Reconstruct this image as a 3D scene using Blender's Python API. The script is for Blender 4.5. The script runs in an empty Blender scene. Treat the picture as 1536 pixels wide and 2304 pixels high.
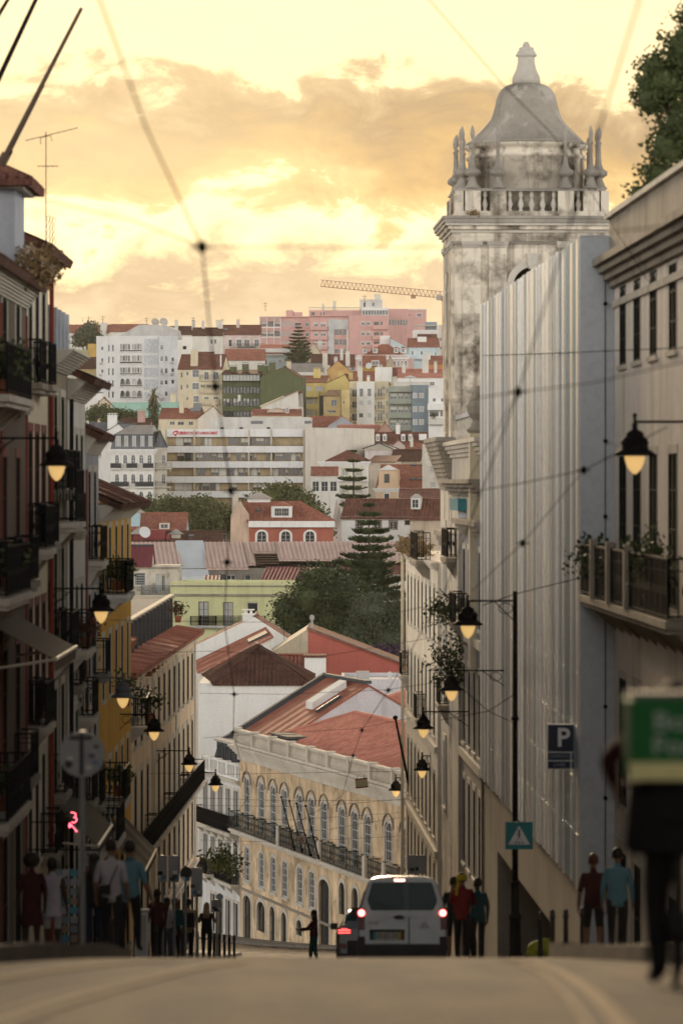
import bpy, bmesh, math, random
from mathutils import Vector, Matrix
random.seed(7)
sc = bpy.context.scene
COL = sc.collection
R = math.radians
# ---------------------------------------------------------------- camera
F, CX, HY = 8640.0, 768.0, 1085.0            # 135 mm lens on a full-frame body, in photograph pixels
cam = bpy.data.cameras.new('camera')
cam.lens = 135; cam.sensor_width = 36; cam.sensor_fit = 'AUTO'
cam.shift_y = -(1152 - HY) / 2304
cam.clip_start = 0.5; cam.clip_end = 30000
cam.dof.use_dof = True; cam.dof.focus_distance = 350; cam.dof.aperture_fstop = 2.0
camo = bpy.data.objects.new('camera', cam); COL.objects.link(camo)
camo.location = (0, 0, 0); camo.rotation_euler = (R(90), 0, 0)
sc.camera = camo
# ---------------------------------------------------------------- sky
SUN_AZ, SUN_EL = R(-6), R(12)                # ahead and a little to the left, low
wd = bpy.data.worlds.new('World'); sc.world = wd; wd.use_nodes = True
nt = wd.node_tree; nt.nodes.clear()
def N(t, **k):
    n = nt.nodes.new(t)
    for a, v in k.items(): setattr(n, a, v)
    return n
def L(a, b): nt.links.new(a, b)
def mth(op, a, b=None, c=None):
    n = N('ShaderNodeMath', operation=op)
    for i, v in enumerate((a, b, c)):
        if v is None: continue
        if isinstance(v, (int, float)): n.inputs[i].default_value = v
        else: L(v, n.inputs[i])
    return n.outputs[0]
def mixc(fac, a, b):
    n = N('ShaderNodeMix', data_type='RGBA')
    for s, v in ((n.inputs[0], fac), (n.inputs[6], a), (n.inputs[7], b)):
        if isinstance(v, (int, float)): s.default_value = v
        elif isinstance(v, tuple): s.default_value = v
        else: L(v, s)
    return n.outputs[2]
tc = N('ShaderNodeTexCoord')
nrm = N('ShaderNodeVectorMath', operation='NORMALIZE'); L(tc.outputs['Generated'], nrm.inputs[0])
sep = N('ShaderNodeSeparateXYZ'); L(nrm.outputs[0], sep.inputs[0])
elev = mth('MULTIPLY', mth('ARCSINE', sep.outputs[2]), 180 / math.pi)
def noise(scale, vec, det=5, rough=.55, dist=0.):
    mp = N('ShaderNodeMapping'); mp.inputs['Scale'].default_value = vec; L(nrm.outputs[0], mp.inputs[0])
    n = N('ShaderNodeTexNoise'); L(mp.outputs[0], n.inputs['Vector'])
    n.inputs['Scale'].default_value = scale; n.inputs['Detail'].default_value = det
    n.inputs['Roughness'].default_value = rough; n.inputs['Distortion'].default_value = dist
    return n.outputs['Fac']
n1 = noise(15, (1, 1, 1.9), 8, .58, .5)
n2 = noise(44, (1, 1, 1.8), 7, .62, .5)
n3 = noise(7, (1, 1, 3.0), 4)
warp = mth('ADD', mth('MULTIPLY', mth('SUBTRACT', n1, .5), 3.6), mth('MULTIPLY', mth('SUBTRACT', n2, .5), 2.7))
e2 = mth('ADD', elev, warp)
ramp = N('ShaderNodeValToRGB'); L(mth('DIVIDE', e2, 16), ramp.inputs[0])
cr = ramp.color_ramp
SKY = [(0.0, (.76, .62, .42)), (2.1, (.76, .62, .42)), (2.9, (.55, .43, .30)), (3.35, (1.3, 1.02, .55)), (3.8, (1.5, 1.24, .74)),
       (4.1, (.94, .65, .29)), (4.7, (.66, .43, .19)), (5.5, (.42, .295, .175)), (5.95, (.62, .45, .26)), (6.25, (1.32, 1.02, .56)),
       (9.0, (1.35, 1.10, .68)), (11.5, (.8, .66, .48)), (16., (.8, .72, .6))]
while len(cr.elements) < len(SKY): cr.elements.new(.5)
for el, (p, c) in zip(cr.elements, SKY): el.position = p / 16; el.color = (*[q * .64 for q in c], 1)
patch = N('ShaderNodeMapRange'); L(n3, patch.inputs[0])
patch.inputs[1].default_value = .42; patch.inputs[2].default_value = .66; patch.inputs[3].default_value = 0; patch.inputs[4].default_value = .35
low = mixc(patch.outputs[0], ramp.outputs[0], (.72, .58, .34, 1))
# away from the glow the horizon band is raised to light the hill
dots = N('ShaderNodeVectorMath', operation='DOT_PRODUCT'); L(nrm.outputs[0], dots.inputs[0])
dots.inputs[1].default_value = (math.sin(SUN_AZ) * math.cos(SUN_EL), math.cos(SUN_AZ) * math.cos(SUN_EL), math.sin(SUN_EL))
mr = N('ShaderNodeMapRange', interpolation_type='SMOOTHSTEP'); L(dots.outputs['Value'], mr.inputs[0])
mr.inputs[1].default_value = .2; mr.inputs[2].default_value = .97; mr.inputs[3].default_value = 1; mr.inputs[4].default_value = 0
dk = mixc(n3, (1.75, 1.7, 1.64, 1), (2.05, 1.95, 1.8, 1))      # set brighter than the sky ahead; overhead dimmed to darken the street
up_ = N('ShaderNodeMapRange', interpolation_type='SMOOTHSTEP'); L(elev, up_.inputs[0])
up_.inputs[1].default_value = 9; up_.inputs[2].default_value = 40; up_.inputs[3].default_value = 0; up_.inputs[4].default_value = 1
clouds = mixc(up_.outputs[0], mixc(mr.outputs[0], low, dk), (.045, .05, .06, 1))
skyt = N('ShaderNodeTexSky', sky_type='NISHITA', sun_disc=False)
skyt.sun_elevation = SUN_EL; skyt.sun_rotation = SUN_AZ
skyt.dust_density = 3.0; skyt.air_density = 1.2
bg1 = N('ShaderNodeBackground'); L(skyt.outputs[0], bg1.inputs[0]); bg1.inputs[1].default_value = .05
bg2 = N('ShaderNodeBackground'); L(clouds, bg2.inputs[0]); bg2.inputs[1].default_value = 1.0
ms = N('ShaderNodeMixShader'); ms.inputs[0].default_value = .95
L(bg1.outputs[0], ms.inputs[1]); L(bg2.outputs[0], ms.inputs[2])
wo = N('ShaderNodeOutputWorld'); L(ms.outputs[0], wo.inputs[0])
# ---------------------------------------------------------------- sun behind thin cloud
sl = bpy.data.lights.new('sun', 'SUN'); sl.energy = 2.0; sl.angle = R(11); sl.color = (1, .74, .46)
so = bpy.data.objects.new('sun', sl); COL.objects.link(so)
sd = Vector((math.sin(SUN_AZ) * math.cos(SUN_EL), math.cos(SUN_AZ) * math.cos(SUN_EL), math.sin(SUN_EL)))
so.rotation_euler = sd.to_track_quat('Z', 'Y').to_euler(); so.location = (-40, 300, 90)
# ---------------------------------------------------------------- exposure / renderer
sc.render.engine = 'CYCLES'
sc.view_settings.view_transform = 'Standard'; sc.view_settings.look = 'None'
sc.view_settings.gamma = 1; sc.view_settings.exposure = 0.7; sc.view_settings.use_curve_mapping = False
sc.cycles.use_denoising = True
sc.cycles.max_bounces = 6; sc.cycles.diffuse_bounces = 3; sc.cycles.glossy_bounces = 3
sc.cycles.transmission_bounces = 4; sc.cycles.volume_bounces = 1
sc.cycles.sample_clamp_indirect = 6
# ================================================================ materials
MATS = {}
def mat(key, rgb=None, rough=.85, var=.18, scale=.35, streak=.3, bump=.12, metal=0., spec=.3, emit=0., fine=7., patchy=None):
    if key in MATS: return MATS[key]
    m = bpy.data.materials.new(key); MATS[key] = m; m.use_nodes = True
    t = m.node_tree; b = t.nodes['Principled BSDF']
    b.inputs['Roughness'].default_value = rough; b.inputs['Metallic'].default_value = metal
    b.inputs['Specular IOR Level'].default_value = spec
    if emit:
        b.inputs['Base Color'].default_value = (*rgb, 1)
        b.inputs['Emission Color'].default_value = (*rgb, 1); b.inputs['Emission Strength'].default_value = emit
        return m
    def nn(ty): return t.nodes.new(ty)
    lk = t.links.new
    g = nn('ShaderNodeNewGeometry')
    def noi(sc_, vec, det=4):
        mp = nn('ShaderNodeMapping'); mp.inputs['Scale'].default_value = vec; lk(g.outputs['Position'], mp.inputs[0])
        n = nn('ShaderNodeTexNoise'); lk(mp.outputs[0], n.inputs['Vector']); n.inputs['Scale'].default_value = sc_
        n.inputs['Detail'].default_value = det; n.inputs['Roughness'].default_value = .6
        return n.outputs['Fac']
    a = noi(scale, (1, 1, 1), 5)
    rp = nn('ShaderNodeValToRGB'); lk(a, rp.inputs[0])
    e = rp.color_ramp.elements
    e[0].position = .3; e[1].position = .7
    e[0].color = (*[c * (1 - var) for c in rgb], 1); e[1].color = (*[min(1, c * (1 + var * .7)) for c in rgb], 1)
    col = rp.outputs[0]
    def mul(fac_sock, lo, hi, tint, amount):
        nonlocal col
        r = nn('ShaderNodeMapRange'); lk(fac_sock, r.inputs[0])
        r.inputs[1].default_value = lo; r.inputs[2].default_value = hi; r.inputs[3].default_value = 0; r.inputs[4].default_value = amount
        mx = nn('ShaderNodeMix'); mx.data_type = 'RGBA'; mx.blend_type = 'MIX' if patchy and tint is patchy else 'MULTIPLY'
        lk(r.outputs[0], mx.inputs[0]); lk(col, mx.inputs[6]); mx.inputs[7].default_value = (*tint, 1); col = mx.outputs[2]
    if streak:
        mul(noi(1.3, (1, 1, .10), 4), .52, .74, (.42, .37, .31), streak)
    if patchy:
        mul(noi(.9, (1, 1, .8), 6), .55, .62, patchy, .8)
    f = noi(fine, (1, 1, 1), 3)
    if var: mul(f, .45, .75, (.72, .70, .68), .45)
    lk(col, b.inputs['Base Color'])
    if bump:
        bp = nn('ShaderNodeBump'); bp.inputs['Strength'].default_value = bump; bp.inputs['Distance'].default_value = .05
        lk(f, bp.inputs['Height']); lk(bp.outputs[0], b.inputs['Normal'])
    return m
def tile(key, c1, c2, pu=.24, pv=.38, stain=.5, rough=.85):
    """clay tiles from the UVs of a roof plane, which are in metres"""
    if key in MATS: return MATS[key]
    m = bpy.data.materials.new(key); MATS[key] = m; m.use_nodes = True
    t = m.node_tree; b = t.nodes['Principled BSDF']; nn = t.nodes.new; lk = t.links.new
    b.inputs['Roughness'].default_value = rough; b.inputs['Specular IOR Level'].default_value = .25
    uv = nn('ShaderNodeUVMap'); mp = nn('ShaderNodeMapping'); mp.inputs['Scale'].default_value = (1 / pu, 1 / pv, 1); lk(uv.outputs[0], mp.inputs[0])
    fl = nn('ShaderNodeVectorMath'); fl.operation = 'FLOOR'; lk(mp.outputs[0], fl.inputs[0])
    wn = nn('ShaderNodeTexWhiteNoise'); wn.noise_dimensions = '2D'; lk(fl.outputs[0], wn.inputs['Vector'])
    mx = nn('ShaderNodeMix'); mx.data_type = 'RGBA'; lk(wn.outputs['Value'], mx.inputs[0]); mx.inputs[6].default_value = (*c1, 1); mx.inputs[7].default_value = (*c2, 1)
    g = nn('ShaderNodeNewGeometry'); no = nn('ShaderNodeTexNoise'); lk(g.outputs['Position'], no.inputs['Vector'])
    no.inputs['Scale'].default_value = .45; no.inputs['Detail'].default_value = 6; no.inputs['Roughness'].default_value = .65
    mr_ = nn('ShaderNodeMapRange'); lk(no.outputs['Fac'], mr_.inputs[0]); mr_.inputs[1].default_value = .45; mr_.inputs[2].default_value = .7; mr_.inputs[4].default_value = stain
    m2 = nn('ShaderNodeMix'); m2.data_type = 'RGBA'; m2.blend_type = 'MULTIPLY'; lk(mr_.outputs[0], m2.inputs[0]); lk(mx.outputs[2], m2.inputs[6]); m2.inputs[7].default_value = (.45, .42, .40, 1)
    lk(m2.outputs[2], b.inputs['Base Color'])
    sx = nn('ShaderNodeSeparateXYZ'); lk(mp.outputs[0], sx.inputs[0])
    def M_(op, a, bb=None):
        n = nn('ShaderNodeMath'); n.operation = op
        for i, v in enumerate((a, bb)):
            if v is None: continue
            if isinstance(v, (int, float)): n.inputs[i].default_value = v
            else: lk(v, n.inputs[i])
        return n.outputs[0]
    s = M_('SINE', M_('MULTIPLY', sx.outputs[0], 2 * math.pi))
    fr = M_('FRACT', sx.outputs[1])
    h = M_('ADD', M_('MULTIPLY', s, .5), M_('MULTIPLY', fr, -.6))
    bp = nn('ShaderNodeBump'); bp.inputs['Strength'].default_value = .9; bp.inputs['Distance'].default_value = .06
    lk(h, bp.inputs['Height']); lk(bp.outputs[0], b.inputs['Normal'])
    return m
def leafmat(key, c1, c2, c3=None):
    if key in MATS: return MATS[key]
    m = bpy.data.materials.new(key); MATS[key] = m; m.use_nodes = True
    t = m.node_tree; b = t.nodes['Principled BSDF']; nn = t.nodes.new; lk = t.links.new
    b.inputs['Roughness'].default_value = .6; b.inputs['Specular IOR Level'].default_value = .25
    g = nn('ShaderNodeNewGeometry')
    rp = nn('ShaderNodeValToRGB'); lk(g.outputs['Random Per Island'], rp.inputs[0])
    rp.color_ramp.elements[0].color = (*c1, 1); rp.color_ramp.elements[1].color = (*c2, 1)
    if c3: e = rp.color_ramp.elements.new(.85); e.color = (*c3, 1)
    lk(rp.outputs[0], b.inputs['Base Color'])
    return m
WHITE = mat('white_render', (.78, .77, .74), streak=.22, var=.07)
OFFW = mat('off_white_render', (.66, .64, .58), streak=.3, var=.1)
CREAM = mat('cream_render', (.66, .58, .42), streak=.3, var=.1)
BEIGE = mat('beige_render', (.52, .46, .37), streak=.4)
STONE = mat('limestone', (.58, .53, .45), streak=.45, var=.15, bump=.2)
DSTONE = mat('weathered_stone', (.30, .265, .215), streak=.6, var=.3, bump=.3)
GREYC = mat('grey_concrete', (.42, .41, .39), streak=.4)
IRON = mat('dark_iron', (.010, .010, .011), rough=.7, var=.1, streak=0, bump=0, spec=.08)
WOODW = mat('white_paint_wood', (.62, .63, .62), rough=.5, var=.05, streak=0, bump=0)
WOODD = mat('dark_green_paint', (.016, .024, .021), rough=.7, var=.1, streak=0, bump=0, spec=.1)
BROWNW = mat('brown_wood', (.10, .065, .04), rough=.6, var=.2, streak=.2)
GLASS = mat('window_glass', (.03, .035, .042), rough=.07, var=0, streak=0, bump=0, spec=.6)
CURT = mat('pale_curtain', (.42, .42, .40), rough=.6, var=.1, streak=.2, bump=0)
BLIND = mat('pale_blind', (.58, .56, .50), rough=.7, var=.06, streak=.1, bump=0)
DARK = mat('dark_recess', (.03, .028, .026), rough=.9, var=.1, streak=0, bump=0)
TERRA = tile('terracotta_tiles', (.46, .19, .13), (.32, .125, .086))
TERRA2 = tile('old_terracotta_tiles', (.27, .115, .08), (.18, .078, .058), stain=.7)
TBROWN = tile('brown_old_tiles', (.16, .075, .05), (.09, .045, .032), stain=.7)
TORANGE = tile('orange_new_tiles', (.66, .29, .205), (.54, .22, .16), stain=.4)
TPANEL = tile('rust_roof_panels', (.36, .135, .092), (.30, .11, .075), pu=1.6, pv=.5, stain=.35)
CORR = tile('pale_pink_corrugated_sheet', (.66, .50, .44), (.60, .44, .38), pu=.5, pv=4., stain=.3, rough=.6)
CORRR = tile('wine_red_corrugated_sheet', (.22, .055, .065), (.18, .045, .055), pu=.4, pv=3., stain=.3, rough=.6)
ZINC = tile('grey_zinc_sheet', (.14, .15, .165), (.12, .13, .145), pu=.6, pv=6., stain=.25, rough=.5)
ZINCL = tile('pale_zinc_sheet', (.40, .37, .33), (.36, .33, .30), pu=.6, pv=6., stain=.3, rough=.5)
SLATE = mat('slate_grey_metal', (.075, .085, .095), rough=.75, var=.1, streak=.1, spec=.06)
# ================================================================ mesh building
class MB:
    def __init__(s): s.v = []; s.f = []; s.m = []; s.uv = {}
    def add(s, vs, fs, mi=0):
        o = len(s.v); s.v += [tuple(p) for p in vs]
        for f in fs: s.f.append(tuple(i + o for i in f)); s.m.append(mi)
        return s
    def quad(s, a, b, c, d, mi=0, uv=None):
        if uv: s.uv[len(s.f)] = uv
        return s.add((a, b, c, d), ((0, 1, 2, 3),), mi)
    def poly(s, pts, mi=0): return s.add(pts, (tuple(range(len(pts))),), mi)
    def box(s, x0, x1, y0, y1, z0, z1, mi=0):
        return s.add([(x0, y0, z0), (x1, y0, z0), (x1, y1, z0), (x0, y1, z0), (x0, y0, z1), (x1, y0, z1), (x1, y1, z1), (x0, y1, z1)],
                     [(0, 3, 2, 1), (4, 5, 6, 7), (0, 1, 5, 4), (1, 2, 6, 5), (2, 3, 7, 6), (3, 0, 4, 7)], mi)
    def hexa(s, lo, hi, mi=0):
        """8 corners: four of the bottom loop and four of the top loop"""
        return s.add(list(lo) + list(hi), [(0, 3, 2, 1), (4, 5, 6, 7), (0, 1, 5, 4), (1, 2, 6, 5), (2, 3, 7, 6), (3, 0, 4, 7)], mi)
    def prism(s, poly, axis, a, b, mi=0):
        """extrude a 2-D polygon along an axis: 'x' (poly y,z), 'y' (poly x,z), 'z' (poly x,y)"""
        n = len(poly)
        def P(p, t): return (t, p[0], p[1]) if axis == 'x' else (p[0], t, p[1]) if axis == 'y' else (p[0], p[1], t)
        vs = [P(p, a) for p in poly] + [P(p, b) for p in poly]
        fs = [tuple(range(n))[::-1], tuple(range(n, 2 * n))] + [(i, (i + 1) % n, n + (i + 1) % n, n + i) for i in range(n)]
        return s.add(vs, fs, mi)
    def bar(s, p, q, w, h=None, mi=0):
        """square bar between two points"""
        h = h or w; p = Vector(p); q = Vector(q); d = (q - p).normalized()
        up = Vector((0, 0, 1)) if abs(d.z) < .95 else Vector((0, 1, 0))
        a = d.cross(up).normalized() * w / 2; b = a.cross(d).normalized() * h / 2
        return s.hexa([p - a - b, p + a - b, p + a + b, p - a + b], [q - a - b, q + a - b, q + a + b, q - a + b], mi)
    def cyl(s, p, q, r0, r1=None, n=8, mi=0):
        r1 = r0 if r1 is None else r1; p = Vector(p); q = Vector(q); d = (q - p).normalized()
        up = Vector((0, 0, 1)) if abs(d.z) < .95 else Vector((0, 1, 0))
        a = d.cross(up).normalized(); b = a.cross(d)
        vs = []
        for c, r in ((p, r0), (q, r1)):
            for i in range(n):
                t = 2 * math.pi * i / n; vs.append(c + a * math.cos(t) * r + b * math.sin(t) * r)
        return s.add(vs, [tuple(range(n))[::-1], tuple(range(n, 2 * n))] + [(i, (i + 1) % n, n + (i + 1) % n, n + i) for i in range(n)], mi)
    def tube(s, pts, r, n=6, mi=0):
        for a, b in zip(pts, pts[1:]): s.cyl(a, b, r, r, n, mi)
        return s
    def lathe(s, prof, c=(0, 0, 0), n=16, mi=0, sx=1, sy=1):
        vs = []; fs = []
        for r, z in prof:
            for i in range(n):
                t = 2 * math.pi * i / n; vs.append((c[0] + r * math.cos(t) * sx, c[1] + r * math.sin(t) * sy, c[2] + z))
        k = len(prof)
        for j in range(k - 1):
            for i in range(n): fs.append((j * n + i, j * n + (i + 1) % n, (j + 1) * n + (i + 1) % n, (j + 1) * n + i))
        fs.append(tuple(range(n))[::-1]); fs.append(tuple(range((k - 1) * n, k * n)))
        return s.add(vs, fs, mi)
    def ball(s, c, rx, ry=None, rz=None, n=10, mi=0):
        ry = ry or rx; rz = rz or rx
        return s.lathe([(math.sin(math.pi * j / n) * 1 + 1e-4, -math.cos(math.pi * j / n) * rz) for j in range(n + 1)], c, n, mi, rx, ry)
    def mesh(s, name, mats, smooth=False):
        me = bpy.data.meshes.new(name); me.from_pydata(s.v, [], s.f)
        for m in (mats if isinstance(mats, (list, tuple)) else [mats]): me.materials.append(m)
        if any(s.m): me.polygons.foreach_set('material_index', s.m)
        if s.uv:
            ul = me.uv_layers.new(name='UVMap').data
            for fi, us in s.uv.items():
                for li, u in zip(me.polygons[fi].loop_indices, us): ul[li].uv = u
        if smooth: me.polygons.foreach_set('use_smooth', [True] * len(me.polygons))
        me.update(); return me
    def build(s, name, mats, parent=None, smooth=False, loc=None, rz=None):
        return put(name, s.mesh(name, mats, smooth), parent, loc, rz)
def put(name, me, parent=None, loc=None, rz=None):
    o = bpy.data.objects.new(name, me); COL.objects.link(o)
    if parent is not None: o.parent = parent
    if loc is not None: o.location = loc
    if rz is not None: o.rotation_euler = (0, 0, rz)
    return o
def tag(o, label, cat, group=None):
    o['label'] = label; o['category'] = cat
    if group: o['group'] = group
    return o
def thing(name, label, cat, loc=(0, 0, 0), rz=0, group=None):
    return tag(put(name, None, None, loc, rz), label, cat, group)
def struct(o): o['kind'] = 'structure'; return o
def stuff(o): o['kind'] = 'stuff'; return o
def smooth_by_angle(o, deg=40):
    me = o.data; me.polygons.foreach_set('use_smooth', [True] * len(me.polygons))
    bm = bmesh.new(); bm.from_mesh(me)
    bmesh.ops.remove_doubles(bm, verts=bm.verts, dist=1e-4)
    for e in bm.edges:
        if len(e.link_faces) != 2 or e.calc_face_angle(0) > R(deg): e.smooth = False
    bm.to_mesh(me); bm.free(); return o
def P(x, y, D): return Vector(((x - CX) / F * D, D, (HY - y) / F * D))      # a pixel and its distance along the ground
def X(x, D): return (x - CX) / F * D
def Z(y, D): return (HY - y) / F * D
class View:
    def __init__(s, ox, oy, k): s.ox, s.oy, s.k = ox, oy, k
    def x(s, px): return s.ox + px / s.k
    def y(s, py): return s.oy + py / s.k
VA = View(140, 620, 3.072); VB = View(560, 620, 3.072); VC = View(180, 1060, 3.072); VE = View(560, 1060, 3.072)
VF = View(420, 1400, 2.8444); VG = View(420, 1640, 2.8444); VT = View(900, 60, 2.8444); VW = View(0, 0, 1)
# ================================================================ ground heights
GP = [(-60, 1.2), (-10, .15), (0, -.62), (14.2, -2.004), (20, -2.63), (30, -3.76), (40, -4.952), (60, -7.49), (78, -9.80), (110, -13.84), (150, -18.75), (175, -21.6), (200, -24.4),
      (220, -26.55), (235, -27.95), (252, -29.2), (300, -31), (400, -30), (430, -28), (520, -20), (600, -14), (700, -9), (760, -6), (880, 3), (950, 11), (1050, 21), (1200, 34), (1300, 40), (1500, 42), (2500, 10), (3600, -20)]
def ground(D):
    for i in range(len(GP) - 1):
        if GP[i][0] <= D <= GP[i + 1][0]: break
    (x0, y0), (x1, y1) = GP[i], GP[i + 1]
    def sl(j):
        if j <= 0 or j >= len(GP) - 1: k = max(0, min(j, len(GP) - 2)); return (GP[k + 1][1] - GP[k][1]) / (GP[k + 1][0] - GP[k][0])
        a = (GP[j][1] - GP[j - 1][1]) / (GP[j][0] - GP[j - 1][0]); b = (GP[j + 1][1] - GP[j][1]) / (GP[j + 1][0] - GP[j][0])
        return 0 if a * b < 0 else 2 * a * b / (a + b) if a + b else 0
    h = x1 - x0; t = (D - x0) / h; m0, m1 = sl(i) * h, sl(i + 1) * h
    return (2 * t**3 - 3 * t**2 + 1) * y0 + (t**3 - 2 * t**2 + t) * m0 + (-2 * t**3 + 3 * t**2) * y1 + (t**3 - t**2) * m1
# ================================================================ windows
WC = {}
def window_meshes(w, h, nx, ny, fr, pane, blind, arch, bmat=None, bar=.05):
    w = round(w, 1) if w > .3 else round(w, 2); h = round(h, 1); arch = round(arch, 2)
    key = (w, h, nx, ny, fr.name, pane.name, blind, arch, bmat.name if bmat else '', bar)
    if key in WC: return WC[key]
    a = MB(); f = bar * 1.3
    a.box(-w/2, -w/2 + f, 0, .06, 0, h); a.box(w/2 - f, w/2, 0, .06, 0, h); a.box(-w/2 + f, w/2 - f, 0, .06, 0, f); a.box(-w/2 + f, w/2 - f, 0, .06, h - f, h)
    for i in range(1, nx):
        x = -w/2 + w * i / nx; bw = bar * (1.2 if i * 2 == nx else .6); a.box(x - bw/2, x + bw/2, .005, .055, f, h - f)
    for j in range(1, ny):
        z = h * j / ny; a.box(-w/2 + f, w/2 - f, .01, .05, z - bar * .3, z + bar * .3)
    if arch > .05:
        n = 6; pts = [(-w/2 + f * .5 + (w - f) * i / n, h - arch + arch * math.sqrt(max(0, 1 - (2 * i / n - 1)**2)) - f * .6) for i in range(n + 1)]
        for p, q in zip(pts, pts[1:]): a.bar((p[0], .03, p[1]), (q[0], .03, q[1]), f, .055)
    g = MB(); g.box(-w/2 + .02, w/2 - .02, .03, .045, .02, h - .02)
    if blind: g.box(-w/2 + f, w/2 - f, .012, .028, h * (1 - blind), h - f, 1)
    WC[key] = (a.mesh('window', fr), g.mesh('pane', [pane, bmat or BLIND]))
    return WC[key]
def add_window(parent, u, v, z, w, h, rz=0, nx=2, ny=2, fr=None, pane=None, blind=0, arch=0, bmat=None, name='window', bar=.05):
    fm, gm = window_meshes(w, h, nx, ny, fr or WOODW, pane or GLASS, blind, arch, bmat, bar)
    o = put(name, fm, parent, (u, v, z), rz); put('pane', gm, o)
    return o
def surround_mesh(w, h, t, pr, m, arch=0, sill=True):
    key = ('sur', round(w, 1), round(h, 1), t, pr, m.name, round(arch, 2), sill)
    if key in WC: return WC[key]
    a = MB(); ha = h - arch
    a.box(-w/2 - t, -w/2, -pr, .03, 0, ha); a.box(w/2, w/2 + t, -pr, .03, 0, ha)
    if arch > .05:
        n = 8
        def pt(i, e): th = math.pi * (1 - i / n); return ((w/2 + e) * math.cos(th), ha + (arch + e) * math.sin(th))
        for i in range(n):
            p = [pt(i, 0), pt(i + 1, 0), pt(i + 1, t), pt(i, t)]
            a.hexa([(x, -pr, z) for x, z in p], [(x, .03, z) for x, z in p])
    else: a.box(-w/2 - t, w/2 + t, -pr - .01, .03, h, h + t * 1.2)
    if sill: a.box(-w/2 - t - .05, w/2 + t + .05, -pr - .06, .03, -t * .7, 0)
    WC[key] = a.mesh('surround', m); return WC[key]
def railing_mesh(w, h, d, m, step=.13, solid=None):
    key = ('rail', round(w, 1), round(h, 1), round(d, 2), m.name, step, solid.name if solid else '')
    if key in WC: return WC[key]
    a = MB(); r = .018
    def side(p, q):
        a.bar((*p, h), (*q, h), .05, .04); a.bar((*p, .08), (*q, .08), .03); a.bar((*p, h * .8), (*q, h * .8), .02)
        ln = math.dist(p, q); n = max(1, int(ln / step))
        for i in range(n + 1):
            x = p[0] + (q[0] - p[0]) * i / n; y = p[1] + (q[1] - p[1]) * i / n
            a.bar((x, y, .05), (x, y, h), .028 if i % 6 else .05)
            if i < n: xx = x + (q[0] - p[0]) / n / 2; yy = y + (q[1] - p[1]) / n / 2; a.bar((xx - .03, yy, h * .42), (xx + .03, yy, h * .55), .03)
    side((-w/2, 0), (-w/2, -d)); side((-w/2, -d), (w/2, -d)); side((w/2, -d), (w/2, 0))
    mats = [m]
    if solid: a.box(-w/2 + .03, w/2 - .03, -d + .03, -d + .05, .1, h - .05, 1); mats.append(solid)
    WC[key] = a.mesh('railing', mats); return WC[key]
def add_balcony(parent, u, v, z, w, d, rz=0, h=1.0, slab=None, m=None, step=.13, solid=None, brackets=True):
    b = MB(); b.box(-w/2 - .08, w/2 + .08, -d - .06, .02, -.14, 0); b.box(-w/2, w/2, -d, .02, -.24, -.14)
    if brackets:
        n = max(2, int(w / 1.6) + 1)
        for i in range(n):
            x = -w/2 + .15 + (w - .3) * i / (n - 1); b.prism([(.02, -.24), (-d * .8, -.24), (-d * .6, -.38), (.02, -.8)], 'x', x - .08, x + .08)
    o = b.build('balcony', slab or STONE, parent, loc=(u, v, z), rz=rz)
    put('railing', railing_mesh(w, h, d, m or IRON, step, solid), o)
    return o
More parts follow.
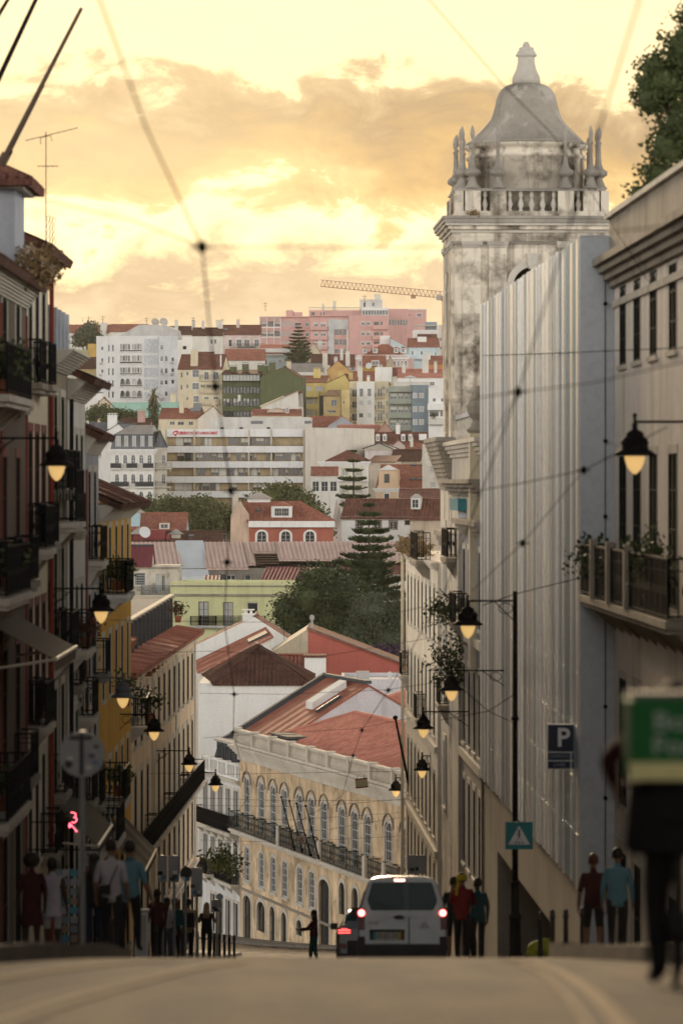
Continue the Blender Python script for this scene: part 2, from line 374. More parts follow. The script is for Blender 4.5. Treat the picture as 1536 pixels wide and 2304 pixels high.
# ================================================================ buildings
class House:
    """front wall from plan point A (left) to B (right), each (photo x, distance); local x along it, local y inwards, local z up from the base"""
    def __init__(s, name, label, A, B, ztop, depth, wall, cat='building', group=None, zbase=None, view=VW, Yabs=False):
        s.view = view
        a = Vector((X(view.x(A[0]), A[1]), A[1])) if not Yabs else Vector(A); b = Vector((X(view.x(B[0]), B[1]), B[1])) if not Yabs else Vector(B)
        s.a, s.d = a, (b - a); s.L = s.d.length; s.dep = depth; s.wallm = wall
        ang = math.atan2(s.d.y, s.d.x)
        n = Vector((-math.sin(ang), math.cos(ang)))
        ys = [a.y, b.y, (a + n * depth).y, (b + n * depth).y]
        s.zb = (min(ground(max(-50, y)) for y in ys) - .6) if zbase is None else zbase
        s.o = thing(name, label, cat, (a.x, a.y, s.zb), ang, group)
        s.H = ztop - s.zb; s.ang = ang; s.holes = {0: [], 1: [], 2: [], 3: []}
    def ux(s, px, py):
        """where the ray through a view pixel meets the front wall: local u, z"""
        k = (s.view.x(px) - CX) / F; t = (k * s.a.y - s.a.x) / (s.d.x - k * s.d.y)
        Y = s.a.y + t * s.d.y
        return t * s.L, Z(s.view.y(py), Y) - s.zb
    def zl(s, z): return z - s.zb
    def edge(s, side):
        L_, W = s.L, s.dep
        return {0: ((0, 0), 0, L_), 1: ((L_, 0), math.pi / 2, W), 2: ((L_, W), math.pi, L_), 3: ((0, W), -math.pi / 2, W)}[side]
    def local(s, side, t, off=0.):
        (x, y), a, _ = s.edge(side)
        return (x + math.cos(a) * t - math.sin(a) * off, y + math.sin(a) * t + math.cos(a) * off)
    def win(s, t0, t1, z0, z1, side=0, arch=0, rec=.14, sur=0, surm=None, sill=True, pr=.05, hole=True, **k):
        if t1 - t0 < .15 or z1 - z0 < .2: return None
        if hole: s.holes[side].append((t0, t1, z0, z1, arch))
        c = (t0 + t1) / 2; (x, y) = s.local(side, c, rec if hole else -.03); a = s.edge(side)[1]
        o = add_window(s.o, x, y, z0, t1 - t0, z1 - z0, a, arch=arch, **k)
        if sur:
            x, y = s.local(side, c, 0); put('surround', surround_mesh(t1 - t0, z1 - z0, sur, pr, surm or STONE, arch, sill), s.o, (x, y, z0), a)
        return o
    def pwin(s, x0, y0, x1, y1, **k):
        u0, za = s.ux(x0, y0); u1, zb = s.ux(x1, y0); _, z0 = s.ux((x0 + x1) / 2, y1); _, z1 = s.ux((x0 + x1) / 2, y0)
        return s.win(u0, u1, z0, z1, **k)
    def pgrid(s, cols, rows, **k):
        for y0, y1 in rows:
            for x0, x1 in cols: s.pwin(x0, y0, x1, y1, **k)
    def pband(s, x0, y0, x1, y1, out=.1, m=None, name='cornice', back=.05):
        """a moulding on the front between two view pixels (top left, bottom right)"""
        u0, z1 = s.ux(x0, y0); u1, _ = s.ux(x1, y0); _, z0 = s.ux(x0, y1)
        return MB().box(u0, u1, -out, back, z0, z1).build(name, m or STONE, s.o)
    def band(s, z0, z1, out=.12, m=None, sides=(0, 1, 3), name='cornice', steps=1):
        """a moulding round the building at local heights"""
        b = MB()
        for k in range(steps):
            o = out * (k + 1) / steps; a0 = z0 + (z1 - z0) * k / steps; a1 = z0 + (z1 - z0) * (k + 1) / steps
            if 0 in sides: b.box(-(o if 3 in sides else 0), s.L + (o if 1 in sides else 0), -o, .04, a0, a1)
            if 1 in sides: b.box(s.L - .04, s.L + o, .04, s.dep, a0 + .002, a1 - .002)
            if 3 in sides: b.box(-o, .04, .04, s.dep, a0 + .002, a1 - .002)
        return b.build(name, m or STONE, s.o)
    def balcony(s, t, z, w, d, side=0, **k):
        x, y = s.local(side, t); return add_balcony(s.o, x, y, z, w, d, s.edge(side)[1], **k)
    def walls(s, gable=None, rise=0, rec=.18, top=True, gm=None, apex=.5, sidem=None, zback=None):
        """gable: 'f' triangular fronts (ridge runs inwards), 's' triangular sides (ridge runs along the front)"""
        b = MB(); H = s.H
        for side in range(4):
            _, a, ln = s.edge(side); mi = 1 if (sidem and side in (1, 3)) else 0
            hs = [h for h in s.holes[side] if h[0] > .02 and h[1] < ln - .02 and h[3] < H - .01]
            us = sorted({0, ln, *[q for h in hs for q in h[:2]]}); zs = sorted({0, H, *[q for h in hs for q in h[2:4]]})
            def q(t, z, off=0): x, y = s.local(side, t, off); return (x, y, z)
            for i in range(len(us) - 1):
                run = None
                for j in range(len(zs) - 1):
                    um, zm = (us[i] + us[i + 1]) / 2, (zs[j] + zs[j + 1]) / 2
                    inh = any(h[0] < um < h[1] and h[2] < zm < h[3] for h in hs)
                    if not inh and run is None: run = zs[j]
                    if inh and run is not None: b.quad(q(us[i], run), q(us[i + 1], run), q(us[i + 1], zs[j]), q(us[i], zs[j]), mi); run = None
                if run is not None: b.quad(q(us[i], run), q(us[i + 1], run), q(us[i + 1], H), q(us[i], H), mi)
            for (t0, t1, z0, z1, ar) in hs:
                b.quad(q(t0, z0), q(t0, z0, rec), q(t0, z1, rec), q(t0, z1), mi); b.quad(q(t1, z0, rec), q(t1, z0), q(t1, z1), q(t1, z1, rec), mi)
                b.quad(q(t0, z0), q(t1, z0), q(t1, z0, rec), q(t0, z0, rec), mi); b.quad(q(t0, z1, rec), q(t1, z1, rec), q(t1, z1), q(t0, z1), mi)
                b.quad(q(t0, z0, rec + .1), q(t1, z0, rec + .1), q(t1, z1, rec + .1), q(t0, z1, rec + .1), mi)
                if ar > .05:
                    n = 8; c = (t0 + t1) / 2; r = (t1 - t0) / 2
                    arc = [(c - r * math.cos(math.pi * i / n), z1 - ar + ar * math.sin(math.pi * i / n)) for i in range(n + 1)]
                    for i in range(n):
                        (xa, za), (xb, zb_) = arc[i], arc[i + 1]
                        b.quad(q(xa, za), q(xb, zb_), q(xb, z1), q(xa, z1), mi); b.quad(q(xa, za), q(xa, za, rec), q(xb, zb_, rec), q(xb, zb_), mi)
        if gable == 'f':
            c = s.L * apex
            b.poly([(0, 0, H), (s.L, 0, H), (c, 0, H + rise)]); b.poly([(s.L, s.dep, H), (0, s.dep, H), (c, s.dep, H + rise)])
        elif gable == 's':
            c = s.dep * apex; mi = 1 if sidem else 0
            b.poly([(s.L, 0, H), (s.L, s.dep, H), (s.L, c, H + rise)], mi); b.poly([(0, s.dep, H), (0, 0, H), (0, c, H + rise)], mi)
        elif gable == 'shed':
            b.poly([(s.L, 0, H), (s.L, s.dep, H), (s.L, s.dep, H + rise)]); b.poly([(0, s.dep, H), (0, 0, H), (0, s.dep, H + rise)])
            b.quad((s.L, s.dep, H), (0, s.dep, H), (0, s.dep, H + rise), (s.L, s.dep, H + rise))
        if top and not gable: b.quad((0, 0, H), (s.L, 0, H), (s.L, s.dep, H), (0, s.dep, H), 0)
        s.w = b.build('wall', [s.wallm, sidem or s.wallm], s.o); return s.w
    def gable(s, axis, rise, m, over=.35, corr=0, apex=.5, ridge=True, name='roof', thick=.12, verge=.12):
        L_, W, H = s.L, s.dep, s.H
        if axis == 's':
            c = W * apex; e0 = over * rise / c; e1 = over * rise / (W - c)
            pl = [((-verge, -over, H - e0), (L_ + verge, -over, H - e0), (L_ + verge, c, H + rise), (-verge, c, H + rise)),
                  ((L_ + verge, W + over, H - e1), (-verge, W + over, H - e1), (-verge, c, H + rise), (L_ + verge, c, H + rise))]
            rd = ((-verge, c, H + rise), (L_ + verge, c, H + rise))
        else:
            c = L_ * apex; e0 = over * rise / c; e1 = over * rise / (L_ - c)
            pl = [((-over, W + verge, H - e0), (-over, -verge, H - e0), (c, -verge, H + rise), (c, W + verge, H + rise)),
                  ((L_ + over, -verge, H - e1), (L_ + over, W + verge, H - e1), (c, W + verge, H + rise), (c, -verge, H + rise))]
            rd = ((c, -verge, H + rise), (c, W + verge, H + rise))
        return s.roof(pl, m, corr, [rd] if ridge else [], name, thick)
    def shed(s, rise, m, over=.3, name='roof', corr=0):
        L_, W, H = s.L, s.dep, s.H; e = over * rise / W
        return s.roof([((-.1, -over, H - e), (L_ + .1, -over, H - e), (L_ + .1, W + .1, H + rise + .02), (-.1, W + .1, H + rise + .02))], m, corr, [], name)
    def hip(s, rise, m, over=.4, corr=0, name='roof', inset=None, u0=0, u1=None, v0=0, v1=None, z=None):
        u1 = s.L if u1 is None else u1; v1 = s.dep if v1 is None else v1; H = s.H if z is None else z
        L_, W = u1 - u0, v1 - v0; ins = min(L_, W) / 2 if inset is None else inset
        x0, x1, y0, y1 = u0 - over, u1 + over, v0 - over, v1 + over
        if L_ >= W: r0, r1 = (u0 + ins, (v0 + v1) / 2, H + rise), (u1 - ins, (v0 + v1) / 2, H + rise)
        else: r0, r1 = ((u0 + u1) / 2, v0 + ins, H + rise), ((u0 + u1) / 2, v1 - ins, H + rise)
        A_, B_, C_, D_ = (x0, y0, H), (x1, y0, H), (x1, y1, H), (x0, y1, H)
        if L_ >= W: pl = [(A_, B_, r1, r0), (C_, D_, r0, r1), (B_, C_, r1, r1), (D_, A_, r0, r0)]
        else: pl = [(A_, B_, r0, r0), (C_, D_, r1, r1), (B_, C_, r1, r0), (D_, A_, r0, r1)]
        return s.roof(pl, m, corr, [(r0, r1), (A_, r0), (D_, r0 if L_ >= W else r1), (B_, r1 if L_ >= W else r0), (C_, r1)], name)
    def roof(s, planes, m, corr=0, ridges=(), name='roof', thick=.12):
        b = MB()
        for p in planes: roof_plane(b, *p, thick=thick, corr=corr)
        o = b.build(name, [m, STONE], s.o)
        if ridges:
            rb = MB()
            for p, q in ridges:
                if math.dist(p, q) > .3: rb.cyl((p[0], p[1], p[2] + .05), (q[0], q[1], q[2] + .05), .13, .13, 6)
            rb.build('ridge', m if 'tiles' in m.name else SLATE, o)
        return o
    def flat(s, par=.5, t=.2, m=None, cap=None):
        """parapet round a flat roof"""
        b = MB(); L_, W, H = s.L, s.dep, s.H
        b.box(-.0, L_, 0, t, H + .001, H + par); b.box(0, L_, W - t, W, H + .001, H + par); b.box(0, t, t, W - t, H + .001, H + par); b.box(L_ - t, L_, t, W - t, H + .001, H + par)
        o = b.build('parapet', m or s.wallm, s.o)
        if cap: MB().box(-.06, L_ + .06, -.06, t + .06, H + par, H + par + .08).box(L_ - t - .06, L_ + .06, t + .06, W, H + par, H + par + .08).box(-.06, t + .06, t + .06, W, H + par, H + par + .08).build('coping', cap, s.o)
        return o
    def block(s, u0, u1, v0, v1, z0, z1, m=None, name='penthouse'):
        return MB().box(u0, u1, v0, v1, z0, z1).build(name, m or s.wallm, s.o)
    S = 1.0
    def chimney(s, u, v, z0, h, w=.7, d=.5, m=None, pots=2):
        h, w, d = h * s.S, w * s.S, d * max(s.S, .6); b = MB(); b.box(u - w/2, u + w/2, v - d/2, v + d/2, z0, z0 + h); b.box(u - w/2 - .08, u + w/2 + .08, v - d/2 - .08, v + d/2 + .08, z0 + h, z0 + h + .12)
        for i in range(pots):
            x = u - w/2 + w * (i + .5) / pots; b.box(x - .1, x + .1, v - .1, v + .1, z0 + h + .12, z0 + h + .4)
        b.box(u - w/2 - .05, u + w/2 + .05, v - d/2 - .03, v + d/2 + .03, z0 + h + .4, z0 + h + .48)
        return b.build('chimney', m or s.wallm, s.o)
    def dormer(s, u, z, w, h, v0, v1, m=None, rm=None, shape='gable', nx=2, ny=2, side=0):
        """a dormer whose face stands at depth v0 and whose body runs in to v1"""
        w, h = w * s.S, h * s.S; b = MB(); r = {'gable': h * .35, 'flat': .02, 'arch': h * .2}[shape]
        b.box(u - w/2, u + w/2, v0, v1, z, z + h); o = b.build('dormer', m or s.wallm, s.o)
        rb = MB()
        if shape == 'flat': rb.box(u - w/2 - .12, u + w/2 + .12, v0 - .15, v1, z + h, z + h + .12)
        else: rb.prism([(u - w/2 - .15, z + h), (u + w/2 + .15, z + h), (u + .1, z + h + r), (u - .1, z + h + r)], 'y', v0 - .15, v1)
        rb.build('dormer_roof', rm or TERRA, o)
        add_window(o, u, v0 - .05, z + h * .12, w * .72, h * .74, 0, nx=nx, ny=ny)
        return o
    def skylight(s, u, v, z, w, ln, slope, m=None):
        b = MB(); c, si = math.cos(slope), math.sin(slope)
        def q(x, t, n): return (u + x, v + t * c - n * si, z + t * si + n * c)
        b.hexa([q(-w/2, 0, 0), q(w/2, 0, 0), q(w/2, ln, 0), q(-w/2, ln, 0)], [q(-w/2, 0, .14), q(w/2, 0, .14), q(w/2, ln, .14), q(-w/2, ln, .14)])
        o = b.build('skylight', m or SLATE, s.o)
        g = MB(); g.quad(q(-w/2 + .08, .08, .15), q(w/2 - .08, .08, .15), q(w/2 - .08, ln - .08, .15), q(-w/2 + .08, ln - .08, .15)); g.build('pane', SKYPANE, o)
        return o
SKYPANE = mat('skylight_glass', (.22, .24, .25), rough=.45, var=0, streak=0, bump=0, spec=.3)
def roof_plane(b, e0, e1, t1, t0, thick=.12, corr=0, mi=0):
    """eave left, eave right, top right, top left; UV in metres; corr>0 makes real tile rows of that pitch"""
    e0, e1, t1, t0 = map(Vector, (e0, e1, t1, t0))
    ud = (e1 - e0).normalized(); n = ud.cross((t0 + t1) / 2 - (e0 + e1) / 2).normalized()
    if n.z < 0: n = -n
    vd = n.cross(ud).normalized()
    def uv(p): d = p - e0; return (d.dot(ud), d.dot(vd))
    dn = -n * thick
    if not corr:
        b.quad(e0, e1, t1, t0, mi, [uv(e0), uv(e1), uv(t1), uv(t0)])
    else:
        W = (e1 - e0).length; hgt = max(uv(t0)[1], uv(t1)[1]); rows = max(1, int(hgt / .42)); cols = max(2, int(W / corr)) * 4
        base = len(b.v)
        for j in range(rows + 1):
            a = e0.lerp(t0, j / rows); c = e1.lerp(t1, j / rows); wj = (c - a).length
            for i in range(cols + 1):
                p = a.lerp(c, i / cols); k = (p - e0).dot(ud) / corr
                b.v.append(tuple(p + n * (corr * .17 * (math.cos(2 * math.pi * k)) + random.uniform(-.006, .006))))
        w_ = cols + 1
        for j in range(rows):
            for i in range(cols):
                f = (base + j * w_ + i, base + j * w_ + i + 1, base + (j + 1) * w_ + i + 1, base + (j + 1) * w_ + i)
                b.uv[len(b.f)] = [uv(Vector(b.v[q])) for q in f]
                b.f.append(f); b.m.append(mi)
        dn = -n * (thick + corr * .2)
    q = [e0, e1, t1, t0]
    b.quad(t0 + dn, t1 + dn, e1 + dn, e0 + dn, mi, [(0, 0)] * 4)
    for i in range(4):
        p, r = q[i], q[(i + 1) % 4]
        if (p - r).length > .05: b.quad(p + dn, r + dn, r, p, mi, [uv(p), uv(r), uv(r), uv(p)])
# ================================================================ plants
def leaf_cloud(b, blobs, n, size, seed=0, shell=.55, flat=.0, mi=0):
    rnd = random.Random(seed); tot = sum(rx * ry + rx * rz + ry * rz for (_, (rx, ry, rz)) in blobs)
    for (c, (rx, ry, rz)) in blobs:
        k = int(n * (rx * ry + rx * rz + ry * rz) / tot / 5) + 1
        for _ in range(k):
            th = rnd.uniform(0, 2 * math.pi); cz = rnd.uniform(-1, 1); sz = math.sqrt(1 - cz * cz); r = rnd.uniform(shell, 1.0) * (1 + .12 * math.sin(th * 5 + cz * 7 + seed))
            cc = Vector((c[0] + rx * r * sz * math.cos(th), c[1] + ry * r * sz * math.sin(th), c[2] + rz * r * cz))
            for _ in range(5):
                p = cc + Vector((rnd.gauss(0, 1), rnd.gauss(0, 1), rnd.gauss(0, .8))) * size * .9
                a = Vector((rnd.uniform(-1, 1), rnd.uniform(-1, 1), rnd.uniform(-1, 1) * (1 - flat))).normalized() * size * rnd.uniform(.35, .7)
                d = a.cross(Vector((rnd.uniform(-1, 1), rnd.uniform(-1, 1), rnd.uniform(-1, 1)))); d = d.normalized() * a.length * .55
                b.quad(p - a, p + d, p + a, p - d, mi)
LEAF_D = leafmat('dark_evergreen_leaves', (.016, .028, .010), (.040, .058, .020), (.075, .095, .034))
LEAF_M = leafmat('mid_green_leaves', (.022, .040, .012), (.060, .085, .026), (.10, .12, .04))
LEAF_G = leafmat('grey_green_leaves', (.035, .048, .026), (.075, .095, .05), (.10, .12, .07))
LEAF_O = leafmat('olive_leaves', (.04, .05, .016), (.085, .10, .034), (.13, .14, .05))
LEAF_P = leafmat('purple_flowers', (.10, .03, .13), (.20, .07, .25), (.05, .07, .02))
LEAF_DRY = leafmat('dry_grass_blades', (.20, .13, .06), (.32, .22, .11))
LEAF_PINE = leafmat('pine_needles', (.024, .045, .019), (.058, .09, .036), (.09, .125, .05))
BARK = mat('bark', (.12, .085, .055), var=.3, streak=.3, bump=.4)
def tree(name, label, x, y_base, D, blobs_px, leaf, n=2600, size=.3, seed=1, group=None, trunk_r=.3, zg=None):
    """blobs in photo pixels: (x, y, rx, ry) at the tree's distance"""
    k = D / F; zg = ground(D) if zg is None else zg
    base = Vector((X(x, D), D, zg)); o = thing(name, label, 'tree', base, 0, group)
    bl = [((X(bx, D) - base.x, random.Random(seed + i).uniform(-.35, .35) * rx * k, Z(by, D) - zg), (rx * k, rx * k * .9, ry * k)) for i, (bx, by, rx, ry) in enumerate(blobs_px)]
    t = MB(); top = max(bl, key=lambda q: q[1][0])[0]; mid = Vector((top[0] * .4, 0, max(1., (top[2]) * .5)))
    t.cyl((0, 0, -.5), mid, trunk_r, trunk_r * .75, 8)
    for c, r in bl: t.cyl(mid, (c[0], c[1], c[2]), trunk_r * .5, trunk_r * .15, 6)
    t.build('trunk', BARK, o)
    b = MB(); leaf_cloud(b, bl, n, size, seed)
    for c, r in bl:
        vs = [];
        b.lathe([(math.sin(math.pi * j / 6) * .70 + 1e-3, -math.cos(math.pi * j / 6) * .70 * r[2]) for j in range(7)], c, 9, 0, r[0], r[1])
    b.build('crown', leaf, o)
    return o
def araucaria(name, label, x, ytop, ybot, D, halfw, tiers, seed=3, group=None, dense=1.0):
    """Norfolk pine: a straight trunk with flat whorls of branches"""
    rnd = random.Random(seed); k = D / F; zg = ground(D); o = thing(name, label, 'tree', (X(x, D), D, zg), 0, group)
    zt = Z(ytop, D) - zg; zb = Z(ybot, D) - zg; hw = halfw * k
    MB().cyl((0, 0, -.5), (0, 0, zt), .38, .05, 8).build('trunk', BARK, o)
    b = MB()
    for i in range(tiers):
        f = i / (tiers - 1); z = zt - .3 - (zt - zb) * f**.95; L_ = hw * (.12 + .88 * f**.8) * rnd.uniform(.78, 1.12); nb = 6 + int(4 * f)
        for j in range(nb):
            a = 2 * math.pi * (j + rnd.random() * .5) / nb; ln = L_ * rnd.choice((.55, .85, .95, 1., 1.1, 1.18)); dirv = Vector((math.cos(a), math.sin(a), 0))
            p0 = Vector((0, 0, z)); pts = [p0 + dirv * ln * t + Vector((0, 0, ln * (-.10 * t + .22 * t * t))) for t in (0, .35, .7, 1)]
            b.tube(pts, .04, 4)
            m = int((14 + 40 * f) * dense)
            for q in range(m):
                t = rnd.uniform(.25, 1.02); p = p0 + dirv * ln * t + Vector((0, 0, ln * (-.10 * t + .22 * t * t)))
                side = dirv.cross(Vector((0, 0, 1))) * rnd.choice((-1, 1)); w = (.40 + .12 * ln) * (1.15 - .45 * t)
                tip = p + (side * rnd.uniform(.5, 1.1) + dirv * .5 + Vector((0, 0, rnd.uniform(-.25, .75)))) * w
                wd = (dirv * .3 + Vector((0, 0, .3))).normalized() * w * .34
                b.quad(p - wd, tip - wd * .6, tip + wd * .6, p + wd)
    b.build('crown', LEAF_PINE, o); return o
def plant(name, label, loc, r, leaf, n=160, size=.12, seed=1, pot=None, cat='plant', group=None, rz=.8):
    o = thing(name, label, cat, loc, 0, group)
    b = MB(); leaf_cloud(b, [((0, 0, r * rz + (.3 if pot else 0)), (r, r, r * rz))], n, size, seed, .2)
    b.cyl((0, 0, 0), (0, 0, r), .02, .01, 5); b.build('foliage', leaf, o)
    if pot: MB().lathe([(.12, 0), (.17, .28), (.18, .3), (.15, .31)], n=10).build('pot', pot, o)
    return o
TERRAPOT = mat('terracotta_pot', (.30, .11, .06), streak=.1)
def text_mesh(body, size, extrude=.01, bold=0.):
    c = bpy.data.curves.new('txt', 'FONT'); c.body = body; c.size = size; c.extrude = extrude; c.align_x = 'CENTER'; c.align_y = 'CENTER'; c.offset = bold; c.resolution_u = 3
    o = bpy.data.objects.new('txt', c); COL.objects.link(o); dg = bpy.context.evaluated_depsgraph_get()
    me = bpy.data.meshes.new_from_object(o.evaluated_get(dg)); bpy.data.objects.remove(o); bpy.data.curves.remove(c)
    return me
def lettering(body, size, m, parent, loc, rz=0, extrude=.008, width=None, bold=0., name='lettering'):
    """upright letters facing local -y"""
    me = text_mesh(body, size, extrude, bold); me.materials.clear(); me.materials.append(m)
    xs = [v.co.x for v in me.vertices]; s = width / (max(xs) - min(xs)) if width else 1
    for v in me.vertices: v.co = (v.co.x * s, -v.co.z, v.co.y)
    return put(name, me, parent, loc, rz)
# ================================================================ the ground, the street
def lerp_tab(tab, D):
    if D <= tab[0][0]: return tab[0][1]
    for (a, b), (c, d) in zip(tab, tab[1:]):
        if D <= c: return b + (d - b) * (D - a) / (c - a)
    return tab[-1][1]
KL = [(0, -2.9), (25, -2.75), (32, -2.62), (40, -2.45), (55, -3.0), (70, -3.9), (90, -4.9), (130, -5.4), (180, -4.6), (186, -5.6), (200, -10.5), (215, -16), (240, -24), (270, -34)]
KR = [(0, 3.6), (24, 3.0), (31, 2.42), (40, 2.15), (55, 3.2), (70, 3.9), (80, 3.85), (100, 3.3), (130, 2.3), (165, 1.1), (190, .6), (205, -.2), (240, -10.2), (270, -19)]
WL = [(0, -7.2), (132, -7.2), (142, -7.5), (180, -6.5), (190, -9), (270, -60)]
def wr(D): return 8.5 - .0309 * D
Ds = [-20 + i * 1.0 for i in range(0, 100)] + [80 + i * 2.5 for i in range(0, 77)]
GRASS = mat('hillside_earth', (.12, .10, .06), var=.4, scale=.05, streak=0)
b = MB(); xs = [-2500, -900, -420, -200, -90, -40, -20, -8, 0, 8, 20, 40, 90, 200, 420, 900, 2500]
yd = [-60, -20, -10, 0, 5, 10, 15, 20, 25, 30, 35, 40, 50, 60, 80, 100, 120, 140, 160, 180, 200, 215, 230, 245, 260, 280, 300, 340, 380, 430, 480, 540, 600, 680, 760, 840, 920, 1000, 1100, 1200, 1300, 1500, 2000, 2700, 3600]
for y in yd:
    for x in xs: b.v.append((x, y, ground(y) - (.06 if -15 < y < 275 else 0)))
w_ = len(xs)
for j in range(len(yd) - 1):
    for i in range(w_ - 1): b.f.append((j * w_ + i, j * w_ + i + 1, (j + 1) * w_ + i + 1, (j + 1) * w_ + i)); b.m.append(0)
struct(b.build('ground', GRASS))
def setts():
    m = bpy.data.materials.new('worn_basalt_setts'); m.use_nodes = True; t = m.node_tree; p = t.nodes['Principled BSDF']; nn = t.nodes.new; lk = t.links.new
    g = nn('ShaderNodeNewGeometry'); v = nn('ShaderNodeTexVoronoi'); v.inputs['Scale'].default_value = 8.5; lk(g.outputs['Position'], v.inputs['Vector'])
    no = nn('ShaderNodeTexNoise'); no.inputs['Scale'].default_value = 1.7; no.inputs['Detail'].default_value = 6; mp = nn('ShaderNodeMapping'); mp.inputs['Scale'].default_value = (1, .11, .11); lk(g.outputs['Position'], mp.inputs[0]); lk(mp.outputs[0], no.inputs['Vector'])
    rp = nn('ShaderNodeValToRGB'); lk(no.outputs['Fac'], rp.inputs[0]); e = rp.color_ramp.elements
    e[0].position = .42; e[1].position = .58; e[0].color = (.018, .014, .011, 1); e[1].color = (.15, .105, .062, 1)
    mx = nn('ShaderNodeMix'); mx.data_type = 'RGBA'; mx.blend_type = 'MULTIPLY'; mx.inputs[0].default_value = .5; lk(rp.outputs[0], mx.inputs[6]); lk(v.outputs['Color'], mx.inputs[7])
    lk(mx.outputs[2], p.inputs['Base Color']); p.inputs['Roughness'].default_value = .85; p.inputs['Specular IOR Level'].default_value = .1
    bp = nn('ShaderNodeBump'); bp.inputs['Strength'].default_value = .5; bp.inputs['Distance'].default_value = .02; lk(v.outputs['Distance'], bp.inputs['Height']); bp.invert = True
    lk(bp.outputs[0], p.inputs['Normal']); return m
SETTS = setts()
def strip(name, left, right, dz, m, cols=6):
    b = MB(); n = cols + 1
    for D in Ds:
        a, c = left(D), right(D)
        for i in range(n): b.v.append((a + (c - a) * i / cols, D, ground(D) + dz))
    for j in range(len(Ds) - 1):
        for i in range(cols): k = j * n + i; b.f.append((k, k + 1, k + 1 + n, k + n)); b.m.append(0)
    return struct(b.build(name, m, smooth=True))
strip('road', lambda D: lerp_tab(KL, D), lambda D: lerp_tab(KR, D), .0, SETTS)
PAVE = mat('limestone_pavement', (.22, .20, .17), var=.35, scale=1.5, streak=0, fine=9, bump=.25)
strip('pavement_left', lambda D: min(lerp_tab(WL, D) - 1, lerp_tab(KL, D) - 1.5), lambda D: lerp_tab(KL, D) - .16, .14, PAVE, 2)
def pr_(D): return wr(D) + 1.2 if D < 172 else (wr(172) + 1.2 + (3.4 - .277 * (200 - 200) + 1.5 - wr(172) - 1.2) * (D - 172) / 28 if D < 200 else 3.4 - .277 * (D - 200) + 1.5)
strip('pavement_right', lambda D: lerp_tab(KR, D) + .16, pr_, .14, PAVE, 2)
KERB = mat('kerb_limestone', (.17, .15, .13), var=.3, scale=1.2, streak=.2, bump=.2)
for nm, tab, sg in (('kerb_left', KL, -1), ('kerb_right', KR, 1)):
    root = struct(put(nm, None, None, (0, 0, 0)))
    rest = MB(); D = 10.0
    while D < 268:
        step = 1.1 if D < 48 else 3.0; a, c = D + .012, D + step - .012
        pa = [(lerp_tab(tab, q), q, ground(q)) for q in (a, c)]
        k = MB() if D < 48 else rest; jit = random.uniform(-.012, .012)
        (x0, y0, z0), (x1, y1, z1) = pa; w = .16 * sg
        k.hexa([(x0, y0, z0 - .1), (x1, y1, z1 - .1), (x1 + w, y1, z1 - .1), (x0 + w, y0, z0 - .1)], [(x0, y0, z0 + .145 + jit), (x1, y1, z1 + .145 + jit), (x1 + w, y1, z1 + .145 + jit), (x0 + w, y0, z0 + .145 + jit)])
        if D < 48: k.build('kerb_stone', KERB, root)
        D += step
    stuff(rest.build('kerb_stones_beyond', KERB, root))
# tram rails: where each pixel's ray meets the road
def on_road(x, y):
    lo, hi = 9., 39.5; want = (y - HY) / F
    for _ in range(40):
        mid = (lo + hi) / 2
        if -ground(mid) / mid > want: lo = mid
        else: hi = mid
    return Vector((X(x, lo), lo, ground(lo)))
RAIL = mat('worn_steel_rail', (.34, .255, .15), rough=.8, var=.1, streak=0, bump=.05, metal=0, spec=.06)
def rail(label, pix):
    pts = [on_road(x, y) for x, y in pix]; fine = []
    for a, c in zip(pts, pts[1:]):
        for i in range(6): p = a.lerp(c, i / 6); fine.append(Vector((p.x, p.y, ground(p.y))))
    fine.append(pts[-1]); o = tag(put('tram_rail', None), label, 'rail', 'tram rails in the setts')
    for nm, o0, o1, dz, m in (('rail_head', -.04, .04, .012, RAIL), ('groove', .04, .10, .004, DARK), ('guard_lip', .10, .14, .010, RAIL)):
        b = MB(); b.v = []
        for i, p in enumerate(fine):
            d = (fine[min(i + 1, len(fine) - 1)] - fine[max(i - 1, 0)]).normalized(); s = Vector((d.y, -d.x, 0)).normalized()
            b.v += [tuple(p + s * o0 + Vector((0, 0, dz))), tuple(p + s * o1 + Vector((0, 0, dz)))]
        for i in range(len(fine) - 1): b.f.append((2 * i, 2 * i + 1, 2 * i + 3, 2 * i + 2)); b.m.append(0)
        b.build(nm, m, o)
rail('grooved tram rail curving out of the bottom left corner of the picture', [(560, 2166), (450, 2180), (300, 2216), (150, 2258), (20, 2304), (-120, 2360)])
rail('far left tram rail, a short stretch near the left kerb', [(420, 2162), (250, 2172), (100, 2190), (-30, 2212), (-200, 2250)])
rail('tram rail bending out of the bottom right corner of the picture', [(1150, 2161), (1200, 2168), (1265, 2195), (1330, 2240), (1390, 2304), (1420, 2350)])
